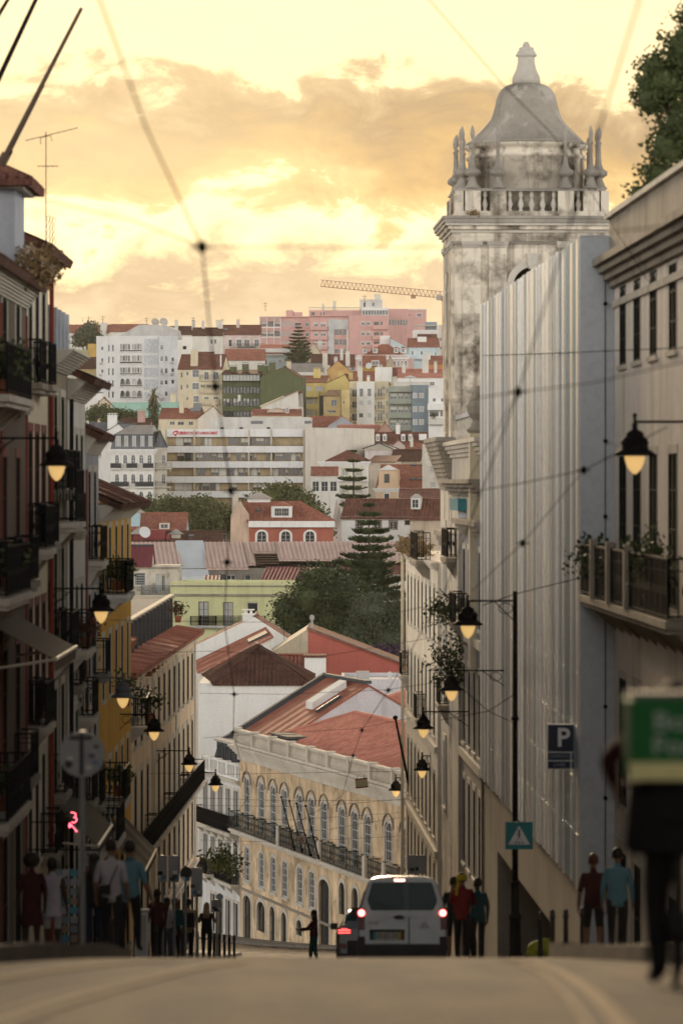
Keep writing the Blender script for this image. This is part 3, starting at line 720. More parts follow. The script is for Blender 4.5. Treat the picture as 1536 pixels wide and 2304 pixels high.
# ================================================================ left side of the street (near to far)
YELLOW = mat('ochre_yellow_render', (.76, .42, .05), streak=.4, var=.12)
PINKR = mat('faded_pink_render', (.22, .085, .07), streak=.5)
REDTRIM = mat('brick_red_paint', (.22, .035, .02), streak=.2)
PALEY = mat('pale_green_cream_render', (.27, .23, .16), streak=.5)
BLUEW = mat('bluish_white_render', (.36, .38, .42), streak=.45)  # white lowered so the turret wall's shade sits in its colour
TANW = mat('stained_tan_render', (.13, .10, .075), streak=.6, var=.22)  # near left walls darkened in colour to stand in for street shadow
GREENBOX = mat('dark_green_boards', (.02, .035, .022), streak=.2)
SHUT = mat('dark_shutters', (.012, .011, .010), rough=.9, var=.2, streak=0, bump=0, spec=.03)
def front_row(h, z0, z1, bays, w, sur=.16, m=None, nx=2, ny=3, pr=.015, arch=0, side=0, jul=0, **k):
    k.setdefault('pane', SHUT); k.setdefault('fr', WOODD)
    for i, u in enumerate(bays): h.win(u - w/2, u + w/2, h.zl(z0), h.zl(z1), side=side, sur=sur, surm=m or STONE, nx=nx, ny=ny, pr=pr, rec=.0, arch=arch, **k)
    for u in bays:
        if random.random() < jul: h.balcony(u, h.zl(z0), w + .5, random.choice((.22, .3, .38)), side=side, slab=DSTONE, step=.2, brackets=False, solid=random.choice((None, None, GREENBOX)))
def bays(h, n, a=.9, b=.9): return [a + (h.L - a - b) * (i + .5) / n for i in range(n)]
def eave(h, out=.45, m=None, rise=2.2, dep=4.5, corniche=True, name='roof'):
    if corniche: h.band(h.H - .55, h.H - .02, out * .75, STONE, sides=(0,), steps=9)
    h.roof([((-.05, -out, h.H - .02), (h.L + .05, -out, h.H - .02), (h.L + .05, dep, h.H + rise), (-.05, dep, h.H + rise))], m or TBROWN, .26, [], name)
def drainpipe(h, u, z0, z1, m=None):
    MB().cyl((u, -.1, h.zl(z0)), (u, -.1, h.zl(z1)), .055, .055, 8).build('drainpipe', m or IRON, h.o)
# 1: dark town house with brick red trims and three planted balconies, nearest on the left
h = House('town_house', 'dark town house with brick red trims, nearest on the left edge', (-7.2, 66), (-7.2, 88), 4.5, 9, TANW, zbase=-11.6, Yabs=True)
bb = bays(h, 6, 1.0, .8)
for zt, zb_ in ((4.0, 1.75), (.55, -2.2), (-3.6, -6.55)): front_row(h, zb_, zt, bb, 1.15, m=PINKR if zt < 1 else STONE, fr=WOODD, jul=.55)
front_row(h, -10.6, -7.6, bb, 1.5, m=DSTONE, fr=WOODD, nx=2, ny=2)
h.walls(); eave(h, .5)
for zs in (1.7, -2.25, -6.6):
    h.balcony(h.L - 11.2, h.zl(zs), 5.4, .75, slab=STONE, step=.14)
for u in (h.L - .15, h.L - 6.7): MB().box(u - .14, u + .14, -.03, .03, 1.2, h.H - .7).build('pilaster', REDTRIM, h.o)
for zs in (-6.6, -2.25): MB().box(0, h.L, -.1, .03, h.zl(zs) - .5, h.zl(zs) - .26).build('string_course', PINKR, h.o)
# the roof house with its tiled cap at the top left
ch = h.block(h.L - 4.2, h.L - 1.7, -.08, 2.2, h.H - .3, h.H + 1.9, BLUEW, 'roof_turret')
cb = MB(); cb.box(h.L - 4.4, h.L - 1.5, -.28, 2.4, h.H + 1.9, h.H + 2.1); cb.build('cornice', STONE, ch)
rb = MB()
for i in range(4):
    q = [(h.L - 4.7, -.5), (h.L - 1.2, -.5), (h.L - 1.2, 2.7), (h.L - 4.7, 2.7)]
    roof_plane(rb, (*q[i], h.H + 2.1), (*q[(i + 1) % 4], h.H + 2.1), (h.L - 3, 1.1, h.H + 2.9), (h.L - 3, 1.1, h.H + 2.9), corr=.22)
rb.build('tiled_cap', TERRA2, ch)
for i, (u, z, s) in enumerate(((h.L - 10.5, 1.7, .5), (h.L - 9.1, 1.7, .55), (h.L - 12.2, 1.7, .45), (h.L - 10.0, -2.25, .4), (h.L - 11, -6.6, .4))):
    plant('balcony_plant', ['leafy plant at the middle of the uppermost left balcony', 'bushy plant at the far end of the uppermost left balcony', 'plant at the near end of the uppermost left balcony', 'plant on the middle balcony of the left edge house', 'plant on the lowest balcony of the left edge house'][i],
          (-6.75, 66 + u, z + .02), s, LEAF_M, 240, .13, 20 + i, TERRAPOT, group='plants on the left balconies')
plant('gutter_weeds', 'dry brown weeds hanging from the gutter at the left edge', (-6.75, 84.2, 4.35), .55, LEAF_DRY, 500, .14, 31)
plant('gutter_weeds', 'small dry tuft further along the left edge gutter', (-6.7, 86.5, 4.4), .32, LEAF_DRY, 260, .11, 32)
# 2: tall cream house whose white end wall stands above its neighbour
h = House('town_house', 'tall cream town house with a heavy tiled eave and bare white end wall', (-7.25, 88.05), (-7.25, 95), 5.45, 9, CREAM, zbase=-12.4, Yabs=True)
bb = bays(h, 3, .5, .5)
for zt, zb_ in ((4.6, 2.3), (1.2, -1.5), (-2.9, -5.6), (-6.6, -9.0)): front_row(h, zb_, zt, bb, 1.1, m=PINKR if -6 < zt < 2 else STONE, jul=.55)
h.walls(sidem=BLUEW); eave(h, .62)
h.balcony(1.6, h.zl(-1.55), 2.4, .45); h.balcony(1.6, h.zl(-5.65), 2.4, .45)
drainpipe(h, h.L - .12, -12, 5.0, REDTRIM)
# 3
h = House('town_house', 'narrow pale green house with a white parapet of short piers', (-7.2, 95.05), (-7.2, 101), 3.3, 9, PALEY, zbase=-13.2, Yabs=True)
bb = bays(h, 2, .5, .5)
for zt, zb_ in ((2.2, -.2), (-1.6, -4.2), (-5.2, -7.8), (-8.8, -12.2)): front_row(h, zb_, zt, bb, 1.2, jul=.55)
h.walls(); h.band(h.H - .5, h.H, .6, STONE, sides=(0,), steps=9)
b = MB()
for i in range(5): u = .3 + i * 1.35; b.box(u - .22, u + .22, -.05, .35, h.H, h.H + 1.1)
b.box(0, h.L, .05, .25, h.H, h.H + .8); b.build('parapet', BLUEW, h.o)
h.balcony(1.7, h.zl(-4.25), 2.6, .5); h.balcony(1.6, h.zl(-1.0), 2.8, .62, h=1.3)
# 4
h = House('town_house', 'white house with a broad curved cornice, fourth along the left side', (-7.2, 101.05), (-7.2, 108), 2.75, 9, OFFW, zbase=-14, Yabs=True)
bb = bays(h, 3, .5, .5)
for zt, zb_ in ((1.3, -1.3), (-2.8, -5.4), (-6.2, -8.8), (-9.8, -13.0)): front_row(h, zb_, zt, bb, 1.05, jul=.55)
h.walls(); eave(h, .75)
h.balcony(1.6, h.zl(-4.45), 2.6, .5); h.balcony(5.2, h.zl(-6.45), 2.0, .4); drainpipe(h, .1, -13.4, 2.2)
plant('balcony_plant', 'bright red flowering plant on the left side iron balcony', (-6.8, 102.3, -4.4), .35, leafmat('red_flowers', (.35, .03, .06), (.5, .05, .12), (.05, .08, .02)), 220, .12, 41, TERRAPOT)
# 5
h = House('town_house', 'small white house with a short tiled eave before the yellow house', (-7.2, 108.05), (-7.2, 114), 1.35, 9, BLUEW, zbase=-14.6, Yabs=True)
bb = bays(h, 2, .5, .5)
for zt, zb_ in ((.3, -2.2), (-3.2, -5.6), (-6.6, -9.2), (-10.2, -13.6)): front_row(h, zb_, zt, bb, 1.15, jul=.55)
h.walls(sidem=WHITE); eave(h, .5)
h.balcony(4.4, h.zl(-10.4), 3.2, .75, solid=GREENBOX); h.balcony(2.0, h.zl(-2.25), 2.4, .4)
MB().box(.05, .35, -.06, .03, 1, h.H - 1).build('pilaster', PINKR, h.o)
# 6: the yellow house
h = House('town_house', 'ochre yellow house with white window surrounds and brown tiled eave', (-7.2, 114.05), (-7.2, 131.6), -.65, 10, YELLOW, zbase=-16.8, Yabs=True)
bb = bays(h, 5, .5, .5)
for zt, zb_ in ((-1.4, -3.4), (-4.7, -6.6), (-8.6, -10.6)): front_row(h, zb_, zt, bb, 1.1, m=OFFW, sur=.14)
front_row(h, -15.6, -12.2, bb, 1.5, m=DSTONE, fr=WOODD)
h.walls(sidem=OFFW); eave(h, .7, TBROWN)
h.balcony(2.1, h.zl(-3.35), 3.8, .8, solid=GREENBOX, slab=OFFW)
h.balcony(1.6, h.zl(-9.55), 3.0, .75, solid=GREENBOX)
for i, (D, z) in enumerate(((115.0, -3.3), (116.8, -3.3), (119.2, -7.0), (115.6, -9.5))):
    plant('balcony_plant', ['trailing plant on the upper yellow house balcony', 'second potted plant on the upper yellow house balcony', 'green plant at a middle window of the yellow house', 'plant on the long lower balcony of the yellow house'][i], (-6.7, D, z + .05), .45, LEAF_M, 220, .13, 50 + i, TERRAPOT, group='plants on the left balconies')
# 6b: narrow link house
h = House('town_house', 'narrow cream house with small tiled roof between the yellow and beige houses', (-7.45, 131.7), (-7.6, 138.4), -5.6, 9, STONE, zbase=-17.6, Yabs=True)
bb = bays(h, 2, .5, .5)
for zt, zb_ in ((-6.3, -8.4), (-9.4, -12), (-13., -16.4)): front_row(h, zb_, zt, bb, 1.1)
h.walls(); eave(h, .25, TERRA, .35, 3); h.balcony(3.4, h.zl(-8.45), 5.4, .75, solid=GREENBOX)
plant('balcony_plant', 'hedge like plant on the balcony beside the long beige house', (-6.75, 134.6, -8.4), .55, LEAF_D, 260, .14, 57, TERRAPOT)
# 7: long beige house with pergola on its roof
h = House('long_town_house', 'long beige town house with rows of tall windows and dark iron balconies', (-7.85, 138.6), (-6.85, 180), -6.95, 11, mat('warm_beige_render', (.72, .57, .40), streak=.45, var=.15), zbase=-23.4, Yabs=True)
bb = bays(h, 13, .8, .8)
for zt, zb_ in ((-7.9, -9.9), (-11.0, -13.85), (-14.8, -17.2)): front_row(h, zb_, zt, bb, 1.2, m=STONE, sur=.2, pr=.02)
front_row(h, -21.0, -18.3, bb, 1.6, m=DSTONE, fr=WOODD, sur=.2)
h.win(4, 5.2, h.zl(-13.8), h.zl(-11), side=1, sur=.2); h.win(7.5, 8.7, h.zl(-13.8), h.zl(-11), side=1, sur=.2)
h.walls()
h.band(h.H - .5, h.H - .02, .3, STONE, sides=(0, 1), steps=4)
for u in (.3, 14, 28, h.L - .3): MB().box(u - .3, u + .3, -.05, .03, 0, h.H - .5).build('pilaster', STONE, h.o)
for z in (-14.2, -17.9): h.band(h.zl(z), h.zl(z) + .3, .2, STONE, sides=(0, 1), name='string_course', steps=2)
h.roof([((-.1, -.42, h.H - .02), (h.L + .4, -.42, h.H - .02), (h.L + .4, .9, h.H + .22), (-.1, .9, h.H + .22))], TERRA, .26, [])
for k in range(4): h.balcony(5.6 + k * 10.0, h.zl(-13.9), 9.3, .5, slab=STONE, step=.3, brackets=False)
h.balcony(4.2, h.zl(-13.9), 7.6, .8, side=1, slab=STONE)
rs = thing('roof_pergola', 'pale slatted pergola on dark uprights along the beige house roof', 'pergola', (-8.3, 149, -7.1), -.005)
FIN = mat('dark_metal_fins', (.03, .033, .04), rough=.45, var=.05, streak=0)
PALEW = mat('pale_timber', (.60, .53, .42), streak=.2, var=.1)
for i in range(13):
    y = i * 2.85; MB().box(-.09, .09, y - .12, y + .12, -.7, 1.62).build('upright', FIN, rs)
    MB().box(-.15, .95, y - .3, y + .3, -.42, -.25).build('footing', TERRAPOT, rs)
for i in range(13): y = i * 2.85 + .35; MB().box(-3.4, .18, y - .12, y + .12, 1.64, 1.68).build('slat', PALEW, rs)
MB().box(-.12, .12, -.3, 35, 1.69, 1.74).build('front_beam', PALEW, rs); MB().box(-3.4, -3.2, -.3, 35, -.7, 1.62).build('back_screen', FIN, rs)
MB().box(-3.1, -.2, 35.2, 35.4, -.6, 1.5).build('end_screen', OFFW, rs)
plant('roof_plant', 'potted red leaved plant at the far end of the roof pergola', (-7.5, 176.5, -6.45), .4, leafmat('reddish_leaves', (.12, .03, .02), (.22, .07, .04), (.05, .07, .02)), 200, .14, 61, TERRAPOT)
plant('corner_tree_fern', 'bushy palm leaved plant overhanging the far corner of the beige house', (-5.55, 181.6, -18.6), .85, LEAF_M, 420, .24, 62)
# awnings, shop signs on the left
def awning(label, D0, D1, xw, out, ztop, zlow, m, m2, bars=True):
    o = thing('awning', label, 'awning', (xw, (D0 + D1) / 2, ztop)); n = 7; w = (D1 - D0)
    b = MB()
    for i in range(n):
        y0 = -w/2 + w * i / n; y1 = -w/2 + w * (i + 1) / n
        b.hexa([(0, y0, -.02), (out, y0, zlow - ztop - .02), (out, y1, zlow - ztop - .02), (0, y1, -.02)], [(0, y0, 0), (out, y0, zlow - ztop), (out, y1, zlow - ztop), (0, y1, 0)], i % 2)
    b.box(out - .02, out, -w/2, w/2, zlow - ztop - .25, zlow - ztop - .03, 0)
    b.build('canopy', [m, m2], o)
    f = MB(); f.cyl((out, -w/2, zlow - ztop), (out, w/2, zlow - ztop), .045); f.cyl((0, -w/2, -.9), (out, -w/2, zlow - ztop), .03); f.cyl((0, w/2, -.9), (out, w/2, zlow - ztop), .03)
    f.build('frame', mat('pale_awning_bar', (.6, .52, .40), rough=.4, var=.05, streak=0, bump=0), o)
CANV = mat('dark_brown_canvas', (.035, .028, .021), streak=.1); CANV2 = mat('tan_canvas', (.11, .085, .058), streak=.1)
awning('striped brown shop awning with pale bar below the yellow house', 117, 124.5, -7.15, 1.15, -10.7, -11.9, CANV, CANV2)
awning('dark brown canvas awning beside the red neon sign', 97, 103, -7.15, 1.0, -8.2, -9.2, CANV, CANV)
awning('tan folding awning with bare golden arms high on the left edge', 78, 84, -7.1, 1.3, -2.9, -3.6, CANV2, CANV2)

# the street goes on up the hill behind the photographer
for i, (nm, a, c, m_, lab) in enumerate((('town_house', (-7.25, -30), (-7.25, 20), TANW, 'tan house lining the left pavement beside the photographer'), ('town_house', (-7.25, 20.05), (-7.25, 65.9), OFFW, 'off white house lining the left pavement just before the red trimmed one'), ('town_house', (8.6, 55.8), (8.9, 14), BEIGE, 'beige house lining the right pavement just before the palace front'), ('town_house', (8.9, 13.9), (8.9, -30), STONE, 'stone house lining the right pavement beside the photographer'), ('town_house', (7, -34), (-7, -34), PALEY, 'pale house closing the top of the street behind the photographer'))):
    h = House(nm, lab, a, c, 9.5 if i != 4 else 11, 10, m_, Yabs=True)
    n = int(h.L / 3.2)
    for z in (-6, -2.2, 1.6, 5.4):
        for u in bays(h, n):
            if h.zl(z) > .5: h.win(u - .55, u + .55, h.zl(z), h.zl(z) + 2.3, sur=.16, nx=2, ny=3)
    h.walls(); eave(h, .5)
# ================================================================ right side of the street
def RX(D, o=0.): return 8.0 + o - .0309 * D
# near beige palace with the planted balcony
PBE = mat('pinkish_beige_render', (.80, .72, .63), streak=.5, var=.14)
h = House('corner_palace', 'beige palace front with arched upper windows and planted balcony on the right', (RX(84, .55), 83.9), (RX(56, .55), 56), 4.8, 12, PBE, zbase=-11.2, Yabs=True)
def ur(D): return (83.9 - D) * math.sqrt(1 + .0309**2)
us = [ur(D) for D in (82.1, 79.3, 76.3, 73.0, 69.8, 66.5, 63.2)]
for i, u in enumerate(us):
    ar = .45 if i < 3 else 0
    h.win(u - .6, u + .6, h.zl(2.5), h.zl(4.15), sur=.14, arch=ar, nx=2, ny=3, pr=.006, rec=-.012, fr=WOODD, pane=SHUT)
    h.win(u - .68, u + .68, h.zl(-2.4), h.zl(.55), sur=.14, nx=2, ny=4, pr=.006, rec=-.012, fr=WOODD, pane=SHUT)
    h.win(u - .68, u + .68, h.zl(-6.9), h.zl(-4.2), sur=.14, nx=2, ny=3, pr=.006, rec=-.012, fr=WOODD, pane=SHUT)
    h.win(u - .8, u + .8, h.zl(-10.2), h.zl(-7.9), sur=.2, nx=2, ny=2, rec=.02, pr=.02, fr=WOODD, pane=SHUT)
h.walls()
h.band(h.H - .55, h.H + .06, .48, DSTONE, sides=(0, 3), steps=4); h.band(h.H - 1.0, h.H - .85, .06, STONE, sides=(0,), name='string_course')
MB().box(-.2, h.L, -.1, .25, h.H + .06, h.H + .95).box(-.2, 0, .25, 6, h.H + .06, h.H + .95).build('parapet', DSTONE, h.o)
MB().box(-.28, h.L, -.2, .35, h.H + .95, h.H + 1.06).build('coping', STONE, h.o)
h.balcony(8.2, h.zl(-2.45), 16.2, .72, h=1.1, slab=DSTONE, step=.15)
for D in (81, 77.6, 74.2): MB().box(ur(D) - .12, ur(D) + .12, -.82, -.66, h.zl(-2.45), h.zl(-1.2)).build('balcony_post', DSTONE, h.o)
for i, (D, s) in enumerate(((83.2, .55), (81.6, .4), (78.4, .35), (71.6, .62))):
    plant('balcony_plant', ['climbing plant at the far end of the right hand balcony', 'small plant second from the far end of the right hand balcony', 'low plant in the middle of the right hand balcony', 'round bush in a pot near the right edge of the balcony'][i], (RX(D) - .02, D, -2.4), s, LEAF_D if i < 3 else LEAF_M, 320, .12, 70 + i, TERRAPOT, rz=1.0)
# roof garden tree above the palace
tree('roof_garden_tree', 'dark leafy tree on the roof garden at the top right corner', 1500, 0, 79, [(1490, 190, 72, 62), (1545, 120, 70, 80), (1540, 280, 70, 80), (1462, 225, 40, 45), (1470, 150, 36, 34), (1500, 330, 50, 60), (1478, 395, 44, 42), (1436, 432, 28, 20), (1560, 30, 46, 40), (1600, 200, 90, 120)], LEAF_M, 9000, .10, 77, zg=4.6, trunk_r=.15)
plant('roof_hedge', 'low green hedge spilling over the right palace parapet', (RX(80, .9), 80.5, 5.7), .34, LEAF_O, 700, .07, 78)
# white clad parking building
CLAD = [mat('pale_clad_sheet', (.78, .82, .87), rough=.3, var=.05, streak=.25, spec=.8, metal=.45), mat('blue_grey_clad_sheet', (.30, .40, .47), rough=.34, var=.06, streak=.2, spec=.5, metal=.3), mat('cream_clad_sheet', (.80, .80, .80), rough=.3, var=.06, streak=.3, spec=.8, metal=.4), mat('grey_clad_sheet', (.46, .50, .54), rough=.34, var=.06, streak=.25, spec=.5, metal=.3)]
CONC = mat('board_marked_concrete', (.30, .265, .225), streak=.5, var=.2)
h = House('clad_parking_building', 'tall parking building clad in pale vertical metal strips', (RX(118), 118), (RX(84), 84), 5.4, 11, CONC, zbase=-15.3, Yabs=True)
ug = lambda D: (118 - D) * math.sqrt(1 + .0309**2)
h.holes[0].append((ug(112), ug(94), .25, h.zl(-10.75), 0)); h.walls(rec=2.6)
rnd = random.Random(5); u = 0.; pm = {}
while u < h.L - .05:
    w = min(rnd.choice((.18, .24, .24, .32, .42)), h.L - u); k = rnd.choices((0, 1, 2, 3), (6, 2, 3, 3))[0]; o = rnd.choice((.05, .065, .085, .11))
    key = (round(w, 3), k, o)
    if key not in pm:
        b = MB(); b.box(.012, w - .012, -o, .0, 0, 14.45)
        for z in range(1, 13): b.box(.012, w - .012, -o - .006, -o, z * 1.2 - .012, z * 1.2 + .012)
        pm[key] = b.mesh('cladding_strip', CLAD[k])
    put('cladding_strip', pm[key], h.o, (u, -.02, h.zl(-9.05) + rnd.uniform(0, .04))); u += w
MB().box(h.L, h.L + .06, -.2, .75, h.zl(-11), h.H).build('end_panel', mat('pale_blue_end_sheet', (.52, .56, .60), rough=.4, var=.05, streak=.2), h.o)
for i, (z, dx) in enumerate(((3.9, 0), (-.75, 0), (-1.6, .18), (-2.0, .38), (-2.6, 0), (-4.9, .0), (-5.4, .4), (-6.9, 0), (.9, 0))): MB().cyl((h.L + .06, .35 + dx, h.zl(z)), (h.L + .16, .35 + dx, h.zl(z)), .045, .045, 8).build('cable_anchor', IRON, h.o)
MB().cyl((h.L + .1, .35, h.zl(-9)), (h.L + .1, .35, h.zl(4.4)), .012, .012, 5).build('cable', IRON, h.o)
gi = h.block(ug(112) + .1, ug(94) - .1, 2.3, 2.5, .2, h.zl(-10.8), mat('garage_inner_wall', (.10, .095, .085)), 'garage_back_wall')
MB().box(ug(110.2), ug(108.4), 2.24, 2.3, h.zl(-12.0), h.zl(-11.4)).build('garage_sign', mat('dull_yellow_sign', (.25, .24, .05), streak=0), h.o)
# parking sign hung out from the cladding
NAVY = mat('navy_sign_paint', (.012, .022, .055), rough=.5, var=.05, streak=.1, bump=0); SIGNW = mat('sign_white_paint', (.75, .75, .75), rough=.5, var=.03, streak=0, bump=0)
D = 86.3; s = thing('parking_sign', 'dark blue parking sign with white P and two text panels', 'sign', P(1266, 1680, D))
kx = D / F
b = MB(); b.box(-36 * kx, 36 * kx, 0, .1, -51 * kx, 51 * kx); b.build('frame', SIGNW, s)
for nm, x0, x1, y0, y1 in (('panel', -34, 34, -11, 49), ('panel', -34, 16, -30, -14), ('panel', -34, 16, -49, -33), ('lamp_panel', 19, 34, -30, -14), ('lamp_panel', 19, 34, -49, -33)):
    MB().box(x0 * kx, x1 * kx, -.02, 0, y0 * kx, y1 * kx).build(nm, NAVY, s)
lettering('P', 58 * kx, SIGNW, s, (0, -.03, 19 * kx), bold=.012)
GREYL = mat('dim_sign_letters', (.25, .30, .36), rough=.5, var=0, streak=0, bump=0)
lettering('COMPLETO', 11 * kx, GREYL, s, (-9 * kx, -.03, -22 * kx), width=44 * kx); lettering('LIVRE', 11 * kx, GREYL, s, (-9 * kx, -.03, -41 * kx), width=26 * kx)
bk = MB(); bk.box(36 * kx, 44 * kx, .02, .08, 30 * kx, 42 * kx); bk.box(36 * kx, 44 * kx, .02, .08, -45 * kx, -33 * kx); bk.build('bracket', IRON, s)
# old lilac tiled house next to it
LIL = mat('grey_lilac_tiles', (.34, .33, .35), streak=.35, var=.12)
h = House('tiled_town_house', 'old narrow house faced in grey lilac tiles beside the clad building', (RX(129), 129), (RX(118.05), 118.05), -1.2, 9, LIL, zbase=-16.7, Yabs=True)
bb = [1.6, 4.2, 6.8, 9.4]
for zt, zb_ in ((-2.2, -4.6), (-6.0, -8.6), (-9.8, -12.6)): front_row(h, zb_, zt, bb, 1.15, m=OFFW)
front_row(h, -15.8, -13.5, bb, 1.2, m=DSTONE, fr=WOODD)
h.walls(); h.band(h.H - .5, h.H, .3, DSTONE, sides=(0, 3), steps=3)
for z in (-5.2, -9.1): MB().box(0, h.L, -.12, .03, h.zl(z), h.zl(z) + .28).build('string_course', OFFW, h.o)
h.balcony(1.8, h.zl(-4.65), 2.6, .4, slab=DSTONE, solid=GREENBOX)
MB().box(-.3, .35, -.12, .05, 0, h.H - .5).build('pilaster', STONE, h.o); MB().box(h.L - .5, h.L, -.06, .03, 0, h.H).build('pilaster', DSTONE, h.o)
# church porch between that house and the tower: cream pier, urn and old cornices
h = House('church', 'weathered church front with cream pier and urn below the bell tower', (RX(136, .1), 136), (RX(119, .1), 119), 1.2, 7, STONE, zbase=-17.5, Yabs=True)
h.holes[0].append((4.2, 8.2, h.zl(-4.6), h.zl(-.6), 0)); h.walls(rec=.6)
h.band(h.H - .35, h.H + .2, .35, STONE, sides=(0, 1), steps=4); h.band(h.zl(-.45), h.zl(.1), .5, DSTONE, sides=(0,), steps=4)
for i in range(9): MB().lathe([(.10, 0), (.2, .2), (.09, .42), (.13, .62), (.1, .8)], (1 + i * 1.5, .25, h.H + .2), 8).build('baluster', STONE, h.o)
MB().box(0, h.L, .1, .42, h.H + 1.0, h.H + 1.15).build('balustrade_rail', BLUEW, h.o)
pu = ur(121) - ur(136) if False else 14.6
MB().box(pu - .3, pu + .3, -.32, .3, h.zl(-6), h.H + .35).build('pier', CREAM, h.o)
MB().lathe([(.34, 0), (.42, .1), (.28, .22), (.2, .4), (.36, .62), (.42, .85), (.3, 1.05), (.12, 1.15), (.18, 1.3), (.1, 1.5)], (pu, 0, h.H + .35), 12).build('urn', DSTONE, h.o)
for i in range(6):
    u = 4.35 + i * .62; MB().cyl((u, .1, h.zl(-4.5)), (u, .1, h.zl(-.75)), .13, .13, 8).build('curtain_fold', mat('white_drape', (.62, .64, .68), streak=.1), h.o)
MB().box(4.0, 8.4, -.3, .1, h.zl(-.95), h.zl(-.55)).build('teal_valance', mat('teal_canvas', (.05, .24, .28), streak=.1), h.o)
h.balcony(3.4, h.zl(-2.6), 3.0, .45, slab=DSTONE, solid=GREENBOX, h=1.0)
plant('wall_shrub', 'wild shrub growing from the church front beneath the green screen', (RX(128.5, -.55), 128.5, -4.9), .8, LEAF_M, 700, .12, 81)
plant('wall_shrub', 'dark hanging creeper lower on the church front', (RX(127.2, -.5), 127.2, -7.2), .8, LEAF_D, 900, .13, 82, rz=1.5)
# ---------------------------------------------------------------- bell tower
TW = mat('tower_limestone', (.60, .56, .49), streak=.55, var=.16, bump=.2)
TD = mat('blackened_tower_stone', (.36, .33, .285), streak=.6, var=.35, bump=.3)
def course_stone():
    m = bpy.data.materials.new('coursed_limestone'); m.use_nodes = True; t = m.node_tree; p = t.nodes['Principled BSDF']; nn = t.nodes.new; lk = t.links.new
    g = nn('ShaderNodeNewGeometry'); no = nn('ShaderNodeTexNoise'); no.inputs['Scale'].default_value = .9; no.inputs['Detail'].default_value = 7; no.inputs['Roughness'].default_value = .65; lk(g.outputs['Position'], no.inputs['Vector'])
    rp = nn('ShaderNodeValToRGB'); lk(no.outputs['Fac'], rp.inputs[0]); e = rp.color_ramp.elements; e[0].position = .34; e[1].position = .54
    e[0].color = (.14, .112, .082, 1); e[1].color = (.82, .74, .61, 1)
    mp = nn('ShaderNodeMapping'); mp.inputs['Scale'].default_value = (1, 1, .07); lk(g.outputs['Position'], mp.inputs[0])
    n2_ = nn('ShaderNodeTexNoise'); n2_.inputs['Scale'].default_value = 2.2; n2_.inputs['Detail'].default_value = 5; lk(mp.outputs[0], n2_.inputs['Vector'])
    mr_ = nn('ShaderNodeMapRange'); lk(n2_.outputs['Fac'], mr_.inputs[0]); mr_.inputs[1].default_value = .5; mr_.inputs[2].default_value = .66; mr_.inputs[4].default_value = .85
    mx = nn('ShaderNodeMix'); mx.data_type = 'RGBA'; mx.blend_type = 'MULTIPLY'; lk(mr_.outputs[0], mx.inputs[0]); lk(rp.outputs[0], mx.inputs[6]); mx.inputs[7].default_value = (.28, .25, .215, 1)
    sx = nn('ShaderNodeSeparateXYZ'); lk(g.outputs['Position'], sx.inputs[0])
    wn = nn('ShaderNodeMath'); wn.operation = 'DIVIDE'; lk(sx.outputs[2], wn.inputs[0]); wn.inputs[1].default_value = .46
    fl = nn('ShaderNodeMath'); fl.operation = 'FLOOR'; lk(wn.outputs[0], fl.inputs[0]); ws = nn('ShaderNodeTexWhiteNoise'); ws.noise_dimensions = '1D'; lk(fl.outputs[0], ws.inputs['W'])
    m3 = nn('ShaderNodeMix'); m3.data_type = 'RGBA'; m3.blend_type = 'MULTIPLY'; m3.inputs[0].default_value = .18; lk(mx.outputs[2], m3.inputs[6]); lk(ws.outputs['Value'], m3.inputs[7])
    lk(m3.outputs[2], p.inputs['Base Color']); p.inputs['Roughness'].default_value = .9
    bp = nn('ShaderNodeBump'); bp.inputs['Strength'].default_value = .35; bp.inputs['Distance'].default_value = .05; lk(no.outputs['Fac'], bp.inputs['Height']); lk(bp.outputs[0], p.inputs['Normal'])
    return m
CST = course_stone()
TD0 = 136.; tk = TD0 / F / VT.k                      # metres per pixel of the tower view, on its near face
tc_ = Vector((X(VT.x(805), TD0 + 2.74), TD0 + 2.74))
tang = math.atan(.0309)
tw = thing('bell_tower', 'weathered limestone bell tower with balustrade, urns and bell shaped dome', 'tower', (tc_.x, tc_.y, ground(139) - .5), tang)
tz0 = ground(139) - .5
def tz(py): return Z(VT.y(py), TD0) - tz0
HW = 2.74
b = MB()                                             # shaft with four arched openings
zA, zS, zT = tz(2090), tz(1660), tz(1320)
ow, orr = .67, .67
for k in range(4):
    a = k * math.pi / 2; c, s_ = math.cos(a), math.sin(a)
    def q(x, y, z): return (x * c - y * s_, x * s_ + y * c, z)
    b.quad(q(-HW, -HW, 0), q(HW, -HW, 0), q(HW, -HW, zA), q(-HW, -HW, zA))
    b.quad(q(-HW, -HW, zA), q(-ow, -HW, zA), q(-ow, -HW, zT), q(-HW, -HW, zT)); b.quad(q(ow, -HW, zA), q(HW, -HW, zA), q(HW, -HW, zT), q(ow, -HW, zT))
    n = 12; arc = [(-ow * math.cos(math.pi * i / n), zS + orr * math.sin(math.pi * i / n)) for i in range(n + 1)]
    for (xa, za), (xb, zb_) in zip(arc, arc[1:]):
        b.quad(q(xa, -HW, za), q(xb, -HW, zb_), q(xb, -HW, zT), q(xa, -HW, zT)); b.quad(q(xa, -HW, za), q(xa, -HW + .7, za), q(xb, -HW + .7, zb_), q(xb, -HW, zb_))
    for sg in (-1, 1): b.quad(q(sg * ow, -HW, zA), q(sg * ow, -HW + .7, zA), q(sg * ow, -HW + .7, zS), q(sg * ow, -HW, zS))
    b.quad(q(-ow, -HW, zA), q(ow, -HW, zA), q(ow, -HW + .7, zA), q(-ow, -HW + .7, zA))
b.quad((-HW, -HW, zT), (HW, -HW, zT), (HW, HW, zT), (-HW, HW, zT)); b.build('shaft', CST, tw)
